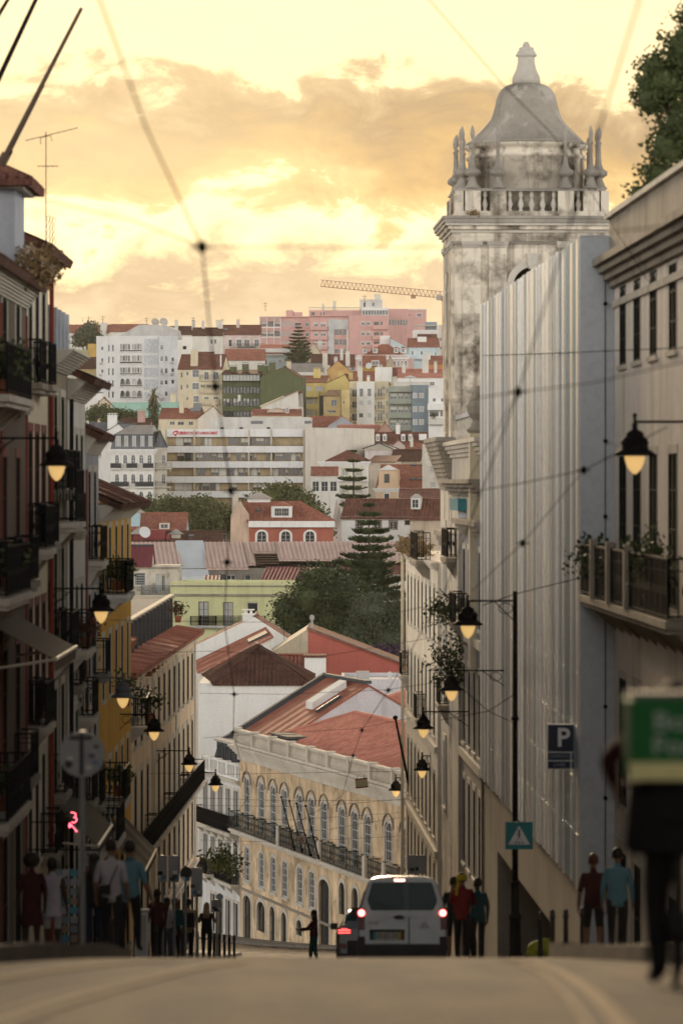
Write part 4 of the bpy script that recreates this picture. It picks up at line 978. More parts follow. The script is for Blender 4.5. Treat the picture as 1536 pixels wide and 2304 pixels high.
MB().lathe([(.08, 0), (.1, .5), (.45, .62), (.5, .8), (.36, 1.3), (.25, 1.5), (.05, 1.55)], (0, 0, zA + .5), 16).build('bell', mat('bronze', (.10, .08, .045), rough=.5, var=.2, streak=.2), tw)
MB().box(-HW + .72, HW - .72, .4, .5, zA, zT - .1).build('bell_chamber_wall', mat('bell_chamber_shade', (.09, .075, .055)), tw)  # dark colour stands in for the shade inside the arches
for k in range(4):
    pm_ = [MB(), MB(), MB()]
    a = k * math.pi / 2
    for xc in (805 - 1027.0 * 0 - 388, 805 - 222, 805 + 222, 805 + 388):
        x = (xc - 805) * tk; w = 57 * tk
        p = MB(); p.box(x - w, x + w, -HW - .12, -HW + .02, 0, tz(1400)); p.build('pilaster', CST, tw, rz=a)
        p = MB(); p.box(x - w - .06, x + w + .06, -HW - .2, -HW, tz(1400), tz(1375)); p.box(x - w - .03, x + w + .03, -HW - .16, -HW, tz(1415), tz(1400)); p.build('capital', TW, tw, rz=a)
    p = MB(); n = 12
    def pt(i, r): th = math.pi * (1 - i / n); return (r * math.cos(th), zS + r * math.sin(th))
    for i in range(n):
        qd = [pt(i, .68), pt(i + 1, .68), pt(i + 1, .92), pt(i, .92)]; p.hexa([(x, -HW - .1, z) for x, z in qd], [(x, -HW + .02, z) for x, z in qd])
    for sg in (-1, 1): p.box(min(sg * .68, sg * .92), max(sg * .68, sg * .92), -HW - .1, -HW + .02, zA, zS - .12); p.box(min(sg * .64, sg * .98), max(sg * .64, sg * .98), -HW - .14, -HW + .02, zS - .12, zS)
    p.build('arch_moulding', TW, tw, rz=a)
    MB().hexa([(-.13, -HW - .22, zS + .6), (.13, -HW - .22, zS + .6), (.13, -HW, zS + .6), (-.13, -HW, zS + .6)], [(-.22, -HW - .22, zS + 1.15), (.22, -HW - .22, zS + 1.15), (.22, -HW, zS + 1.15), (-.22, -HW, zS + 1.15)]).build('keystone', TW, tw, rz=a)
def ring(z0, z1, w, m, name):
    return MB().box(-w, w, -w, w, z0, z1).build(name, m, tw)
ring(tz(1390), tz(1375), HW + .06, TD, 'architrave'); ring(tz(1375), tz(1320), HW + .1, CST, 'frieze')
for i, (y0, y1, e) in enumerate(((1320, 1300, .16), (1300, 1275, .26), (1275, 1258, .36), (1258, 1232, .42), (1232, 1215, .46))): ring(tz(y0), tz(y1), HW + e, (TW, CST, TW, TD, TD)[i], 'main_cornice')
ring(tz(1215), tz(1180), HW - .02, CST, 'balustrade_plinth')
zb0, zb1 = tz(1180), tz(1050)
pedx = [-2.58, -2.1, -1.2, 1.2, 2.1, 2.58]
BAL = MB().lathe([(.075, 0), (.09, .04), (.05, .09), (.115, .26), (.075, .36), (.04, .5), (.09, .56), (.055, .66), (.075, .72)], n=10).mesh('baluster', TW, True)
URN = MB()
URN.lathe([(.27, 0), (.27, .06), (.22, .1), (.14, .28), (.11, .38), (.12, .42), (.26, .48), (.29, .56), (.28, .64), (.2, .69), (.15, .72), (.085, .9), (.06, 1.15), (.052, 1.58), (.08, 1.62), (.08, 1.66), (.035, 1.7), (.035, 1.74), (.07, 1.84), (.085, 1.95), (.065, 2.08), (.03, 2.2), (.005, 2.25)], n=14)
URNM = URN.mesh('flame_urn', TD, True)
for k in range(4):
    a = k * math.pi / 2
    for x in (-2.1, -1.2, 1.2, 2.1) + ((-2.58,) if True else ()):
        if x == -2.58:
            y = -2.58; p = MB(); p.box(x - .14, x + .14, y - .14, y + .14, zb0, zb1)
        else:
            y = -HW + .3; p = MB(); p.box(x - .28, x + .28, y - .24, y + .24, zb0, zb1)
        p.build('pedestal', CST, tw, rz=a)
        if x == -2.58: continue
        c, s_ = math.cos(a), math.sin(a); put('flame_urn', URNM, tw, (x * c - y * s_, x * s_ + y * c, zb1 + .1))
    y = -HW + .3; c, s_ = math.cos(a), math.sin(a)
    for x in (-1.66, 1.66, -.78, -.39, 0, .39, .78): put('baluster', BAL, tw, (x * c - y * s_, x * s_ + y * c, zb0))
    MB().box(-HW + .02, HW - .45, y - .16, y + .16, zb1, zb1 + .1).build('balustrade_rail', TD, tw, rz=a)
def tq(py): return Z(VT.y(py), TD0 + HW) - tz0
tk2 = tk * (TD0 + HW) / TD0
b = MB(); b.lathe([(r * tk2, tq(py)) for r, py in ((372, 1215), (372, 860), (385, 855), (385, 838), (372, 830), (366, 800), (385, 792), (395, 775), (395, 768))], n=32); b.build('drum', CST, tw, True)
dome = [(395, 766), (390, 752), (372, 744), (350, 722), (328, 700), (306, 680), (284, 658), (258, 630), (234, 600), (218, 570), (206, 530), (199, 500), (192, 465), (180, 432), (160, 402), (130, 380), (95, 368)]
b = MB(); b.lathe([(r * tk2, tq(py)) for r, py in dome], n=40); dm = b.build('dome', mat('dome_render', (.38, .345, .29), streak=.65, var=.3, bump=.2, patchy=(.52, .48, .42)), tw, True)
neck = [(90, 370), (90, 335), (86, 318), (74, 295), (64, 270), (57, 240), (54, 205), (54, 196), (68, 190), (68, 178), (60, 172), (58, 160), (48, 154), (48, 136), (26, 130), (22, 112), (16, 108), (16, 98)]
b = MB(); b.lathe([(r * tk2, tq(py)) for r, py in neck], n=24); b.build('finial', TW, tw, True)
plant('ledge_weeds', 'dry weeds growing on the tower ledge at its left corner', (tc_.x - 2.0, tc_.y - 3.05, Z(VT.y(1225), 136)), .22, LEAF_DRY, 260, .07, 91, rz=.6)
# big shaggy cornice of the church flank, left of the tower
h = House('church_flank', 'church side wall with a massive projecting broken cornice below the tower', (RX(143, .1), 143), (RX(136.2, .1), 136.2), 1.25, 5, STONE, zbase=-18.6, Yabs=True)
h.walls(); h.band(h.H - 1.5, h.H + .35, .6, DSTONE, sides=(0, 1, 3), steps=12); h.band(h.H - 3.6, h.H - 3.0, .25, DSTONE, sides=(0, 1, 3), steps=3)
h.balcony(4.6, h.zl(-8), 1.6, .35, slab=DSTONE, solid=GREENBOX)
for z in (-4.0, -7.8, -11.8): h.win(2.6, 3.8, h.zl(z), h.zl(z) + 2.4, hole=False, sur=.2)
# 4: off-white house with grass on its roof edge
h = House('town_house', 'tall off white stained house with slit windows and dry grass on its roof edge', (RX(168), 168), (RX(143.2), 143.2), -3.0, 9, mat('stained_ivory_render', (.78, .70, .57), streak=.6, var=.2), zbase=-21.9, Yabs=True)
bb = bays(h, 8, .8, .8)
for zt, zb_ in ((-4.0, -6.0), (-7.2, -9.6), (-11.0, -13.4), (-14.4, -16.8)): front_row(h, zb_, zt, bb, 1.05, sur=.14)
h.walls(); h.band(h.H - .3, h.H, .25, STONE, sides=(0, 3), steps=3)
for z in (-10.1, -14.0, -17.3): MB().box(0, h.L, -.12, .03, h.zl(z), h.zl(z) + .22).build('string_course', STONE, h.o)
h.balcony(1.7, h.zl(-8.35), 1.6, .3); h.balcony(15, h.zl(-9.4), 1.6, .35, solid=GREENBOX); h.balcony(h.L - 4, h.zl(-16.85), 1.8, .3)
h.balcony(17.2, h.zl(-3.05), 5.0, .5, slab=DSTONE, h=1.1)
MB().cyl((.05, -.15, 0), (.05, -.15, h.H), .07).build('drainpipe', CREAM, h.o)
for i in range(4): plant('roof_grass', ['dry grass at the far corner of the ivory house roof', 'dry grass tuft second from the far corner of the ivory house roof', 'dry grass in the middle of the ivory house eave', 'dry grass beside the iron rail on the ivory house eave'][i], (RX(165 - i * 3.2, -.05), 165 - i * 3.2, -3.02), .62 - .06 * i, LEAF_DRY, 420, .16, 95 + i, rz=.55, group='dry grass on the ivory house roof')
# ================================================================ the palace at the bend and the roofs behind it
PAL = mat('ochre_stained_limewash', (.67, .51, .33), streak=1., var=.45, scale=.6, patchy=(.30, .225, .14))
PXL = 0.
h = House('long_palace', 'long cream palace with arched windows and balustraded roof at the street bend', (340, 235), (1480, 198), -16.4, 9, PAL, zbase=-29.2, view=VG)
UP = [(388, 310), (479, 340), (555, 365), (627, 392), (722, 425), (799, 452), (880, 478), (994, 512), (1077, 540), (1158, 565), (1292, 610), (1400, 650)]
zsl = h.zl(-21.12)
for x, yt in UP:
    u, zt = h.ux(x, yt); zt = h.zl(-17.95)
    h.win(u - .72, u + .72, zsl + .04, zt, arch=.42, sur=.2, surm=STONE, nx=3, ny=6, pr=.03, rec=.03, sill=False)
    b = MB(); n = 8
    for i in range(n):
        t0, t1 = math.pi * (1 - i / n), math.pi * (1 - (i + 1) / n)
        q = [(u + r * math.cos(t), zt - .35 + (r * .75) * math.sin(t)) for r, t in ((.98, t0), (.98, t1), (1.05, t1), (1.05, t0))]
        b.hexa([(a, -.09, c) for a, c in q], [(a, .02, c) for a, c in q])
    b.build('hood_moulding', DSTONE, h.o)
MID = [(388, 735, 925), (479, 770, 965), (555, 805, 1000), (629, 835, 1035), (725, 875, 1075), (802, 905, 1108)]
for x, yt, yb in MID:
    u, zt = h.ux(x, yt); _, z0 = h.ux(x, yb); zt = h.zl(-22.15); z0 = h.zl(-24.25)
    h.win(u - .62, u + .62, z0, zt, arch=.38, sur=.22, surm=STONE, nx=3, ny=5, pr=.03, rec=.03)
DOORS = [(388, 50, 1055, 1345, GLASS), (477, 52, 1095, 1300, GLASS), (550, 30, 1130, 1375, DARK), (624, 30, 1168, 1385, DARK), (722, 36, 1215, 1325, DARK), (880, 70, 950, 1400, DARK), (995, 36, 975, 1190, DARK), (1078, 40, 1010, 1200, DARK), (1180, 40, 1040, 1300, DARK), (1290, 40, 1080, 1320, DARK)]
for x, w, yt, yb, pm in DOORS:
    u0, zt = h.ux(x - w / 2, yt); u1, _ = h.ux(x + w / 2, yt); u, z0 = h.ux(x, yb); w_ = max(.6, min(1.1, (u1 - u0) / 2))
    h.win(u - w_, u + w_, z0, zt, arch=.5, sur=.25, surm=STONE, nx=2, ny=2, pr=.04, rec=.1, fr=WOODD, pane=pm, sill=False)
h.walls(rec=.34)
h.band(h.H - .55, h.H - .35, .12, STONE, sides=(0, 3), name='architrave'); h.band(h.H - .35, h.H + .35, .62, STONE, sides=(0, 3), steps=5)
h.band(zsl - 3.75, zsl - 3.6, .08, DSTONE, sides=(0,), name='string_course')
# balustrade on the roof edge: pedestals, rails and turned posts
b = MB(); b.box(-.3, h.L, -.35, .1, h.H + .35, h.H + .5); b.box(-.3, h.L, -.3, .05, h.H + 1.18, h.H + 1.32); b.build('balustrade_rails', STONE, h.o)
BP = MB().lathe([(.06, 0), (.1, .2), (.05, .45), (.06, .68)], n=6).mesh('baluster', STONE)
u = 0.; i = 0
while u < h.L - .1:
    if i % 18 == 0: MB().box(u - .2, u + .2, -.36, .12, h.H + .35, h.H + 1.4).build('pedestal', STONE, h.o)
    elif i < 300: put('baluster', BP, h.o, (u, -.12, h.H + .5))
    u += .24; i += 1
# balconies along the whole front
b = MB(); b.box(0, h.L, -.75, .02, zsl - .16, zsl); b.box(0, h.L, -.6, .02, zsl - .32, zsl - .16); b.build('balcony_ledge', STONE, h.o)
SCROLL = mat('verdigris_iron', (.028, .038, .036), rough=.6, var=.2, streak=0, bump=0)
for x0, x1 in ((340, 425), (432, 500), (506, 572), (576, 650), (668, 745), (750, 830), (835, 910), (938, 1015), (1022, 1095), (1100, 1200), (1235, 1340), (1350, 1440)):
    u0, _ = h.ux(x0, 700); u1, _ = h.ux(x1, 700); r = MB(); w = u1 - u0
    r.box(0, w, -.7, -.65, 1.0, 1.06); r.box(0, w, -.7, -.65, .05, .1); n = int(w / .34)
    for j in range(n + 1):
        xx = w * j / n; r.box(xx - .02, xx + .02, -.7, -.66, .05, 1.05)
        if j < n:
            r.bar((xx, -.68, .15), (xx + w / n, -.68, .5), .022); r.bar((xx, -.68, .85), (xx + w / n, -.68, .5), .022)
    for xx in (0, w): r.box(xx - .03, xx + .03, -.7, .0, 1.0, 1.05); r.ball((xx, -.68, 1.14), .07, n=6)
    r.build('railing', SCROLL, h.o, loc=(u0, 0, zsl))
for x in (660, 925, 1218, 1345): u, _ = h.ux(x, 740); MB().box(u - .24, u + .24, -.78, -.3, zsl, zsl + 1.15).build('balcony_pier', STONE, h.o)
# roofs: front slope, its hip at the left, the dormers and the cross wing of round tiles
eu, rz_, rv = .4, h.zl(-13.95), 6.0
rl = [((2.0, .3, h.H + .55), (h.L, .3, h.H + .55), (h.L, rv, rz_), (4.8, rv, rz_)), ((2.0, 12, h.H + .55), (2.0, .3, h.H + .55), (4.8, rv, rz_), (4.8, rv, rz_)), ((h.L, 12, h.H + .55), (2.0, 12, h.H + .55), (4.8, rv, rz_), (h.L, rv, rz_))]
h.roof(rl, TORANGE, .30, [((4.8, rv, rz_), (h.L, rv, rz_)), ((2.0, .3, h.H + .55), (4.8, rv, rz_))])
for u in (3.2, 5.6):
    b = MB(); b.box(u, u + 1.7, 1.2, 3.8, h.H + .2, h.H + 1.15); dm = b.build('dormer', SLATE, h.o); MB().box(u - .1, u + 1.8, 1.05, 4, h.H + 1.15, h.H + 1.27).build('dormer_roof', mat('dull_lead_sheet', (.12, .12, .12), rough=.8, spec=.05), dm)
    add_window(dm, u + .85, 1.15, h.H + .45, 1.2, .6, 0, fr=SLATE)
wing = House('palace_wing', 'rear wing with round red roof tiles behind the palace', (742, 241), (960, 240), -15.7, 15, OFFW, zbase=-29)
wing.walls(); wing.hip(2.0, TORANGE, corr=.34, over=.3, inset=2.2); wing.skylight(6.4, 3.6, wing.H + 1.25, .95, 1.4, math.atan2(2.0, 7.5))
# the white house with grey dormers beyond the palace
h2 = House('white_corner_house', 'white house with grey dormers and green shuttered balconies left of the palace', (455, 244.5), (540, 235.3), -18.3, 8, mat('cool_white_render', (.66, .66, .65), streak=.4), zbase=-30)
L2 = h2.L
for i in range(5):
    u = L2 * (i + .5) / 5
    for zt, z0 in ((-19.0, -21.5), (-22.3, -24.6)): h2.win(u - .5, u + .5, h2.zl(z0), h2.zl(zt), sur=.14, nx=2, ny=3, fr=WOODD, rec=.16)
    if i: h2.win(u - .55, u + .55, h2.zl(-28.3), h2.zl(-25.9), sur=.14, nx=2, ny=2, fr=WOODD)
h2.walls()
h2.balcony(L2 / 2, h2.zl(-21.55), L2 - .4, .6, slab=STONE, solid=WOODD, h=1.05); h2.balcony(2.2, h2.zl(-24.65), 2.4, .6, slab=STONE, solid=WOODD); h2.balcony(7.6, h2.zl(-24.65), 4.2, .6, slab=STONE, solid=WOODD)
h2.band(h2.H - .3, h2.H, .35, STONE, sides=(0, 3), steps=3)
b = MB(); b.box(0, L2, -.12, .1, h2.H, h2.H + .15); b.box(0, L2, -.1, .1, h2.H + .85, h2.H + .98)
for k in range(22): uu = L2 * (k + .5) / 22; b.box(uu - .07, uu + .07, -.06, .06, h2.H + .15, h2.H + .85) if k % 5 else b.box(uu - .2, uu + .2, -.14, .12, h2.H + .1, h2.H + 1.05)
b.build('balustrade', WHITE, h2.o)
for k in range(5):
    u = L2 * (k + .5) / 5; b = MB(); b.box(u - .75, u + .75, .9, 3.5, h2.H, h2.H + 1.85); d = b.build('dormer', SLATE, h2.o)
    MB().box(u - .85, u + .85, .75, 3.5, h2.H + 1.85, h2.H + 1.98).build('dormer_roof', GREYC, d); add_window(d, u, .84, h2.H + .4, .8, 1.3, 0, fr=SLATE)
ze, zr = h2.H + 1.7, h2.zl(-12.5)
h2.roof([((0, 1.4, ze), (L2, 1.4, ze), (L2, 8.2, zr), (0, 8.2, zr)), ((L2, 13.5, ze + 1), (0, 13.5, ze + 1), (0, 8.2, zr), (L2, 8.2, zr)), ((0, .95, h2.H), (L2, .95, h2.H), (L2, 1.4, ze), (0, 1.4, ze))], TPANEL, 0, [])
ge = MB(); ge.prism([(1.2, h2.H - 1), (13.4, h2.H - 1), (13.4, ze + .85), (8.2, zr - .12), (1.5, ze - .12)], 'x', L2 - .3, L2 - .06); ge.build('gable_end', mat('lilac_white_render', (.60, .58, .60), streak=.4), h2.o)
vg = MB(); vg.bar((-.1, 1.2, ze), (-.1, 8.2, zr + .12), .5, .35); vg.bar((-.1, .8, h2.H), (-.1, 1.3, ze), .4, .3); vg.bar((-.1, 8.2, zr + .12), (L2, 8.2, zr + .12), .4, .2); vg.build('verge_trim', SLATE, h2.o)
b = MB(); sl_ = (zr - ze) / 6.8
b.hexa([(5.2, 5.4, ze + 4 * sl_), (6.7, 5.4, ze + 4 * sl_), (6.7, 7.6, ze + 6.2 * sl_), (5.2, 7.6, ze + 6.2 * sl_)], [(5.2, 5.4, ze + 4 * sl_ + .45), (6.7, 5.4, ze + 4 * sl_ + .45), (6.7, 7.6, ze + 6.2 * sl_ + .45), (5.2, 7.6, ze + 6.2 * sl_ + .45)])
b.build('roof_lantern', WHITE, h2.o); h2.skylight(8.4, 5.2, ze + 3.8 * sl_ + .05, .4, 1.8, math.atan(sl_))
# low white flat roofed block with air conditioners
h3 = House('flat_roofed_block', 'low pale flat roofed block with air conditioners behind the palace roof', (768, 262), (960, 262), Z(1540, 260), 9, mat('lilac_white_render', (.60, .58, .60), streak=.4), zbase=-29)
h3.walls(); h3.flat(.25, .2)
for u in (1.0, 3.9, 5.0):
    MB().box(u, u + .9, 1, 1.5, h3.H, h3.H + .75).build('air_conditioner', GREYC, h3.o)
for u in (4.9, 6.1): MB().lathe([(.12, 0), (.12, .5), (.2, .52), (.2, .6), (.05, .75)], (u - 1.6, .6, h3.H), 10).build('vent_cowl', WOODW, h3.o)
# brown hip roofed house with big blank white wall
h4 = House('white_walled_house', 'house with blank white wall under a dark brown hipped tile roof', (448, 262), (697, 262), Z(1537, 262), 12, WHITE, zbase=-30)
h4.walls(); L4 = h4.L; zr4 = h4.H + 2.35; ax = L4 * .52
h4.roof([((.9, -.3, h4.H), (L4 + .3, -.3, h4.H), (ax, 4.5, zr4), (ax, 4.5, zr4)), ((-.3, 12.3, h4.H), (.9, -.3, h4.H), (ax, 4.5, zr4), (ax - .2, 8, zr4)), ((L4 + .3, -.3, h4.H), (L4 + .3, 12.3, h4.H), (ax - .2, 8, zr4), (ax, 4.5, zr4))], TBROWN, .30, [((.9, -.3, h4.H), (ax, 4.5, zr4)), ((L4 + .3, -.3, h4.H), (ax, 4.5, zr4)), ((ax, 4.5, zr4), (ax - .2, 8, zr4))])
# red roofed house rising to the right, and the white gable behind it
h5 = House('red_roofed_house', 'house with long faded red tiled slope and roof window beside the white gable', (446, 299), (452, 283), Z(1497, 290), 5.2, OFFW, zbase=-31)
h5.walls(gable='shed', rise=2.5); h5.shed(2.5, TERRA, corr=.32)
b = MB(); sl_ = 2.5 / 5.2; b.hexa([(8, 3.6, h5.H + 3.6 * sl_), (13, 3.6, h5.H + 3.6 * sl_), (13, 5, h5.H + 5 * sl_), (8, 5, h5.H + 5 * sl_)], [(8, 3.6, h5.H + 3.6 * sl_ + .2), (13, 3.6, h5.H + 3.6 * sl_ + .2), (13, 5, h5.H + 5 * sl_ + .2), (8, 5, h5.H + 5 * sl_ + .2)]); b.build('dark_roof_window', SLATE, h5.o)
h6 = House('white_gable_house', 'house with broad white gable wall behind the faded red slope', (440, 308), (672, 308), Z(1452, 308), 9, WHITE, zbase=-31)
h6.walls(gable='f', rise=Z(1388, 308) - Z(1452, 308), apex=.57); h6.gable('f', Z(1388, 308) - Z(1452, 308), TERRA2, over=.1, apex=.57, verge=-.25)
h6.chimney(h6.L * .57 - .5, .6, h6.H + 1.9, .5, .9, .6, m=WHITE)
# pink gabled house
PNK = mat('salmon_pink_render', (.46, .13, .10), streak=.28, var=.08); DIRTY = mat('dirty_cream_render', (.52, .45, .33), streak=.6, var=.3)
h7 = House('pink_gable_house', 'salmon pink gabled house with one white framed window', (693, 300), (940, 300), Z(1520, 300), 10, PNK, zbase=-31)
u, z0 = h7.ux(783, 1534); u1, z1 = h7.ux(810, 1508)
h7.win(u + .0, u1, h7.H - 1.25, h7.H - .15, sur=.22, nx=2, ny=1, fr=WOODD, pane=CURT)
h7.walls(top=False); zp = Z(1412, 300) - h7.zb; zq = Z(1507, 300) - h7.zb
b = MB(); b.add([(0, 0, h7.H), (h7.L, 0, h7.H), (h7.L, 0, zq), (0, 0, zp), (0, 10, h7.H), (h7.L, 10, h7.H), (h7.L, 10, zq), (0, 10, zp)], [(0, 1, 2, 3), (5, 4, 7, 6), (1, 5, 6, 2), (4, 0, 3, 7)]); b.build('gable', PNK, h7.o)
h7.roof([((h7.L + .3, -.25, zq - .05), (h7.L + .3, 10, zq - .05), (0, 10, zp + .03), (0, -.25, zp + .03))], TERRA2, 0, [])
b = MB(); b.bar((-.1, -.12, zp + .02), (h7.L + .2, -.12, zq + .02), .25, .22); b.build('verge_coping', DSTONE, h7.o)
b = MB(); zl_ = Z(1482, 300) - h7.zb; xl = -X(693, 300) + X(588, 300)
b.add([(xl, .02, 0), (-.01, .02, 0), (-.01, .02, zp - .1), (xl, .02, zl_), (xl, 10, 0), (-.01, 10, 0), (-.01, 10, zp - .1), (xl, 10, zl_)], [(0, 1, 2, 3), (5, 4, 7, 6), (4, 0, 3, 7), (3, 2, 6, 7)]); b.build('side_wing_wall', DIRTY, h7.o)
MB().lathe([(.1, 0), (.1, .6), (.18, .62), (.18, .9), (.05, 1.)], (.3, .4, zp), 8).build('flue', GREYC, h7.o)
# chimney block in front of it
c = thing('white_chimney_stack', 'broad white chimney stack with moss and tile coping before the pink wall', 'chimney', P(709, 1590, 283)); k = 283 / F
b = MB(); b.box(-24 * k, 24 * k, 0, 1.1, -1.5, 62 * k); b.build('stack', DIRTY, c); b = MB(); b.box(-24 * k, 24 * k, 0.001, 1.09, 62 * k, 112 * k); b.build('upper_stack', WHITE, c)
b = MB()
for i in range(9): x = (-23 + i * 5.7) * k; b.cyl((x, -.15, 113 * k), (x, 1.2, 115 * k), .1, .1, 6)
b.build('tile_coping', TERRA2, c)
b = MB()
for i in range(6): b.cyl(((-20 + i * 7) * k, -.35, 58 * k), ((-20 + i * 7) * k, .0, 62 * k), .1, .1, 6)
b.build('lower_tile_coping', TERRA2, c)
h8 = House('low_grey_roofed_house', 'low house with small red and slate slopes beside the white chimney', (628, 287), (690, 287), Z(1506, 287), 6, DIRTY, zbase=-31)
h8.walls(gable='s', rise=.9); h8.gable('s', .9, TERRA, corr=.32)
House.S = .43
# ================================================================ the valley: trees, sheds and houses between street and hill
def Hh(name, label, v, A, B, ytop, depth, m, **k):
    """A, B: (view x, distance); ytop: view y of the wall top at A"""
    w = abs(X(v.x(B[0]), B[1]) - X(v.x(A[0]), A[1])); lim = .12 * w; B = (B[0], A[1] + max(-lim, min(lim, B[1] - A[1])))
    return House(name, label, A, B, Z(v.y(ytop), A[1]), depth, m, view=v, **k)
# yellow green house
YG = mat('pale_lime_render', (.56, .56, .31), streak=.32, var=.08)
h = Hh('lime_house', 'pale lime yellow house with long cornice and small iron balcony', VC, (625, 388), (1480, 382), 790, 9, YG)
for x0, x1, y0, y1, kw in ((820, 890, 902, 1066, dict(nx=2, ny=3, pane=CURT, fr=WOODD)), (988, 1057, 905, 1070, dict(nx=2, ny=3, pane=CURT, fr=BROWNW)), (1156, 1228, 905, 1066, dict(nx=1, ny=1, pane=GLASS)), (650, 673, 895, 1000, dict(nx=1, ny=3, fr=WOODD))):
    h.pwin(x0, y0, x1, y1, sur=.1, surm=YG, rec=.12, **kw)
h.walls(); h.flat(.35, .3)
h.pband(630, 848, 1480, 862, .22, DSTONE); h.pband(630, 788, 1480, 798, .1, DSTONE, 'coping')
u, z = h.ux(1058, 1068); h.balcony(u, z, 6.6, .55, h=1.0, slab=GREYC); u, z = h.ux(855, 1068); h.balcony(u, z, 2.6, .3, h=.95, slab=GREYC, brackets=False)
# ruinous house left of it
RUIN = mat('peeling_grey_plaster', (.52, .48, .40), streak=.5, var=.25, patchy=(.26, .22, .17))
h = Hh('peeling_house', 'peeling cream house with barred window and wine red sheet roof', VC, (300, 398), (490, 398), 648, 8, RUIN)
h.pwin(380, 705, 452, 790, nx=5, ny=5, sur=.15, bar=.05)
h.walls(gable='s', rise=1.9); h.gable('s', 1.9, CORRR, over=.3); h.pband(300, 662, 490, 672, .2, DSTONE)
h = Hh('peeling_house', 'peeling cream wing with tall doors and blue iron balcony beside the barred window', VC, (490, 398), (690, 398), 650, 5, RUIN)
h.pwin(525, 712, 552, 830, nx=2, ny=2, pane=CURT); h.pwin(563, 715, 590, 830, nx=2, ny=1); h.walls(); u, z = h.ux(548, 855); h.balcony(u, z, 3.6, .7, h=1.0, slab=GREYC, m=mat('blue_grey_paint', (.12, .16, .19), rough=.5, streak=0)); h.pband(490, 662, 690, 672, .2, DSTONE)
# long shed with pale corrugated roof
SHEDW = mat('bare_cement_wall', (.20, .18, .155), streak=.5, var=.3)
h = Hh('long_shed', 'long shed with patched pale pink corrugated roof', VC, (470, 425), (2230, 430), 672, 13, SHEDW)
zt = Z(VC.y(492), 438) - h.zb; zw = h.H
u1, _ = h.ux(1165, 600); u2, _ = h.ux(1220, 600); u3, _ = h.ux(1385, 600); u4, _ = h.ux(690, 600); u5, _ = h.ux(885, 600)
h.pwin(1015, 715, 1075, 785, nx=2, ny=2); h.pwin(1140, 720, 1182, 780, nx=1, ny=1, pane=SLATE); h.pwin(960, 715, 1010, 782, nx=1, ny=1, pane=SLATE, fr=SLATE)
h.walls(gable='s', rise=zt - zw)
sl = (zt - zw) / 6.5
def rp(u0, u1_, v0, v1): return ((u0, v0, zw + sl * v0 + .12), (u1_, v0, zw + sl * v0 + .12), (u1_, v1, zw + sl * v1 + .12), (u0, v1, zw + sl * v1 + .12))
h.roof([rp(-2.3, u4 + .3, .3, 6.5), rp(u5 - .2, u1, -.3, 6.5), rp(u1, u2, .8, 6.5), rp(u2, u3 + .2, 3.9, 6.5), rp(u3, h.L + .4, 1.9, 6.55)], CORR, .5, [])
h.roof([((h.L, 13.3, zw), (0, 13.3, zw), (0, 6.5, zt + .1), (h.L, 6.5, zt + .1))], CORR, 0, [], 'rear_roof')
b = MB()
for k in range(5): b.bar((u2, 1.2 + k * .6, zw + sl * (1.2 + k * .6)), (u3, 1.2 + k * .6, zw + sl * (1.2 + k * .6)), .12)
b.build('bare_rafters', BROWNW, h.o)
b = MB(); b.hexa([(u4, -1.6, 0), (u5, -1.6, 0), (u5, 5, 0), (u4, 5, 0)], [(u4, -1.6, h.zl(Z(VC.y(728), 424))), (u5, -1.6, h.zl(Z(VC.y(728), 424))), (u5, 6.4, zt + .3), (u4, 6.4, zt + .3)]); b.build('white_roof_patch', mat('pale_blue_membrane', (.58, .62, .64), streak=.15, var=.06), h.o)
h2 = Hh('lean_to', 'small wine red corrugated lean to roof below the long shed', VC, (860, 402), (955, 402), 780, 4, SHEDW)
h2.walls(gable='shed', rise=.8); h2.shed(.8, CORRR)
h2 = Hh('lean_to', 'brown lean to roof with pale sheet between shed and dark tree', VC, (1240, 405), (1560, 402), 775, 6, SHEDW)
h2.walls(gable='shed', rise=1.6); h2.shed(1.6, CORRR)
# brown and blue roofs on the left
h = Hh('brown_roofed_house', 'house with brown tiled roof and wine red chimneys behind the shed', VC, (270, 505), (985, 505), 495, 8, OFFW)
h.walls(gable='s', rise=Z(VC.y(418), 509) - Z(VC.y(495), 505)); r_ = Z(VC.y(418), 509) - Z(VC.y(495), 505); h.gable('s', r_, TBROWN, over=.2)
WINE = mat('wine_red_render', (.24, .05, .055), streak=.3)
for x0, x1, y0, hgt in ((455, 585, 480, 2.2), (595, 622, 455, 1.6)):
    u0, z = h.ux(x0, y0); u1, _ = h.ux(x1, y0); h.block(u0, u1, 1.2, 2.6, h.H - .5, h.H - .5 + hgt, WINE, 'chimney_block')
u, z = h.ux(410, 450); h.block(u - .8, u + .8, 1.2, 2.6, h.H, h.H + 1.1, WINE, 'roof_lantern'); b = MB(); b.lathe([(1.5, 0), (.8, .5), (.3, .8), (.1, .9)], (u, 1.9, h.H + 1.1), 4); b.build('lantern_roof', ZINCL, h.o)
u, z = h.ux(660, 440); h.block(u - .6, u + .6, 1.6, 2.6, h.H, h.H + 1.1, RUIN, 'roof_lantern'); b = MB(); b.lathe([(1.1, 0), (.5, .4), (.1, .7)], (u, 2.1, h.H + 1.1), 4); b.build('lantern_roof', ZINCL, h.o)
u, z = h.ux(435, 440); d = MB().lathe([(.05, 0), (.5, .12), (.78, .3)], (0, 0, 0), 14).build('dish', WOODW, h.o, loc=(u + .2, -.2, h.H + 1.3)); d.rotation_euler = (R(70), 0, R(20))
h.skylight(h.ux(765, 440)[0], 2.0, h.H + r_ * .5, .8, .7, math.atan2(r_, 4))
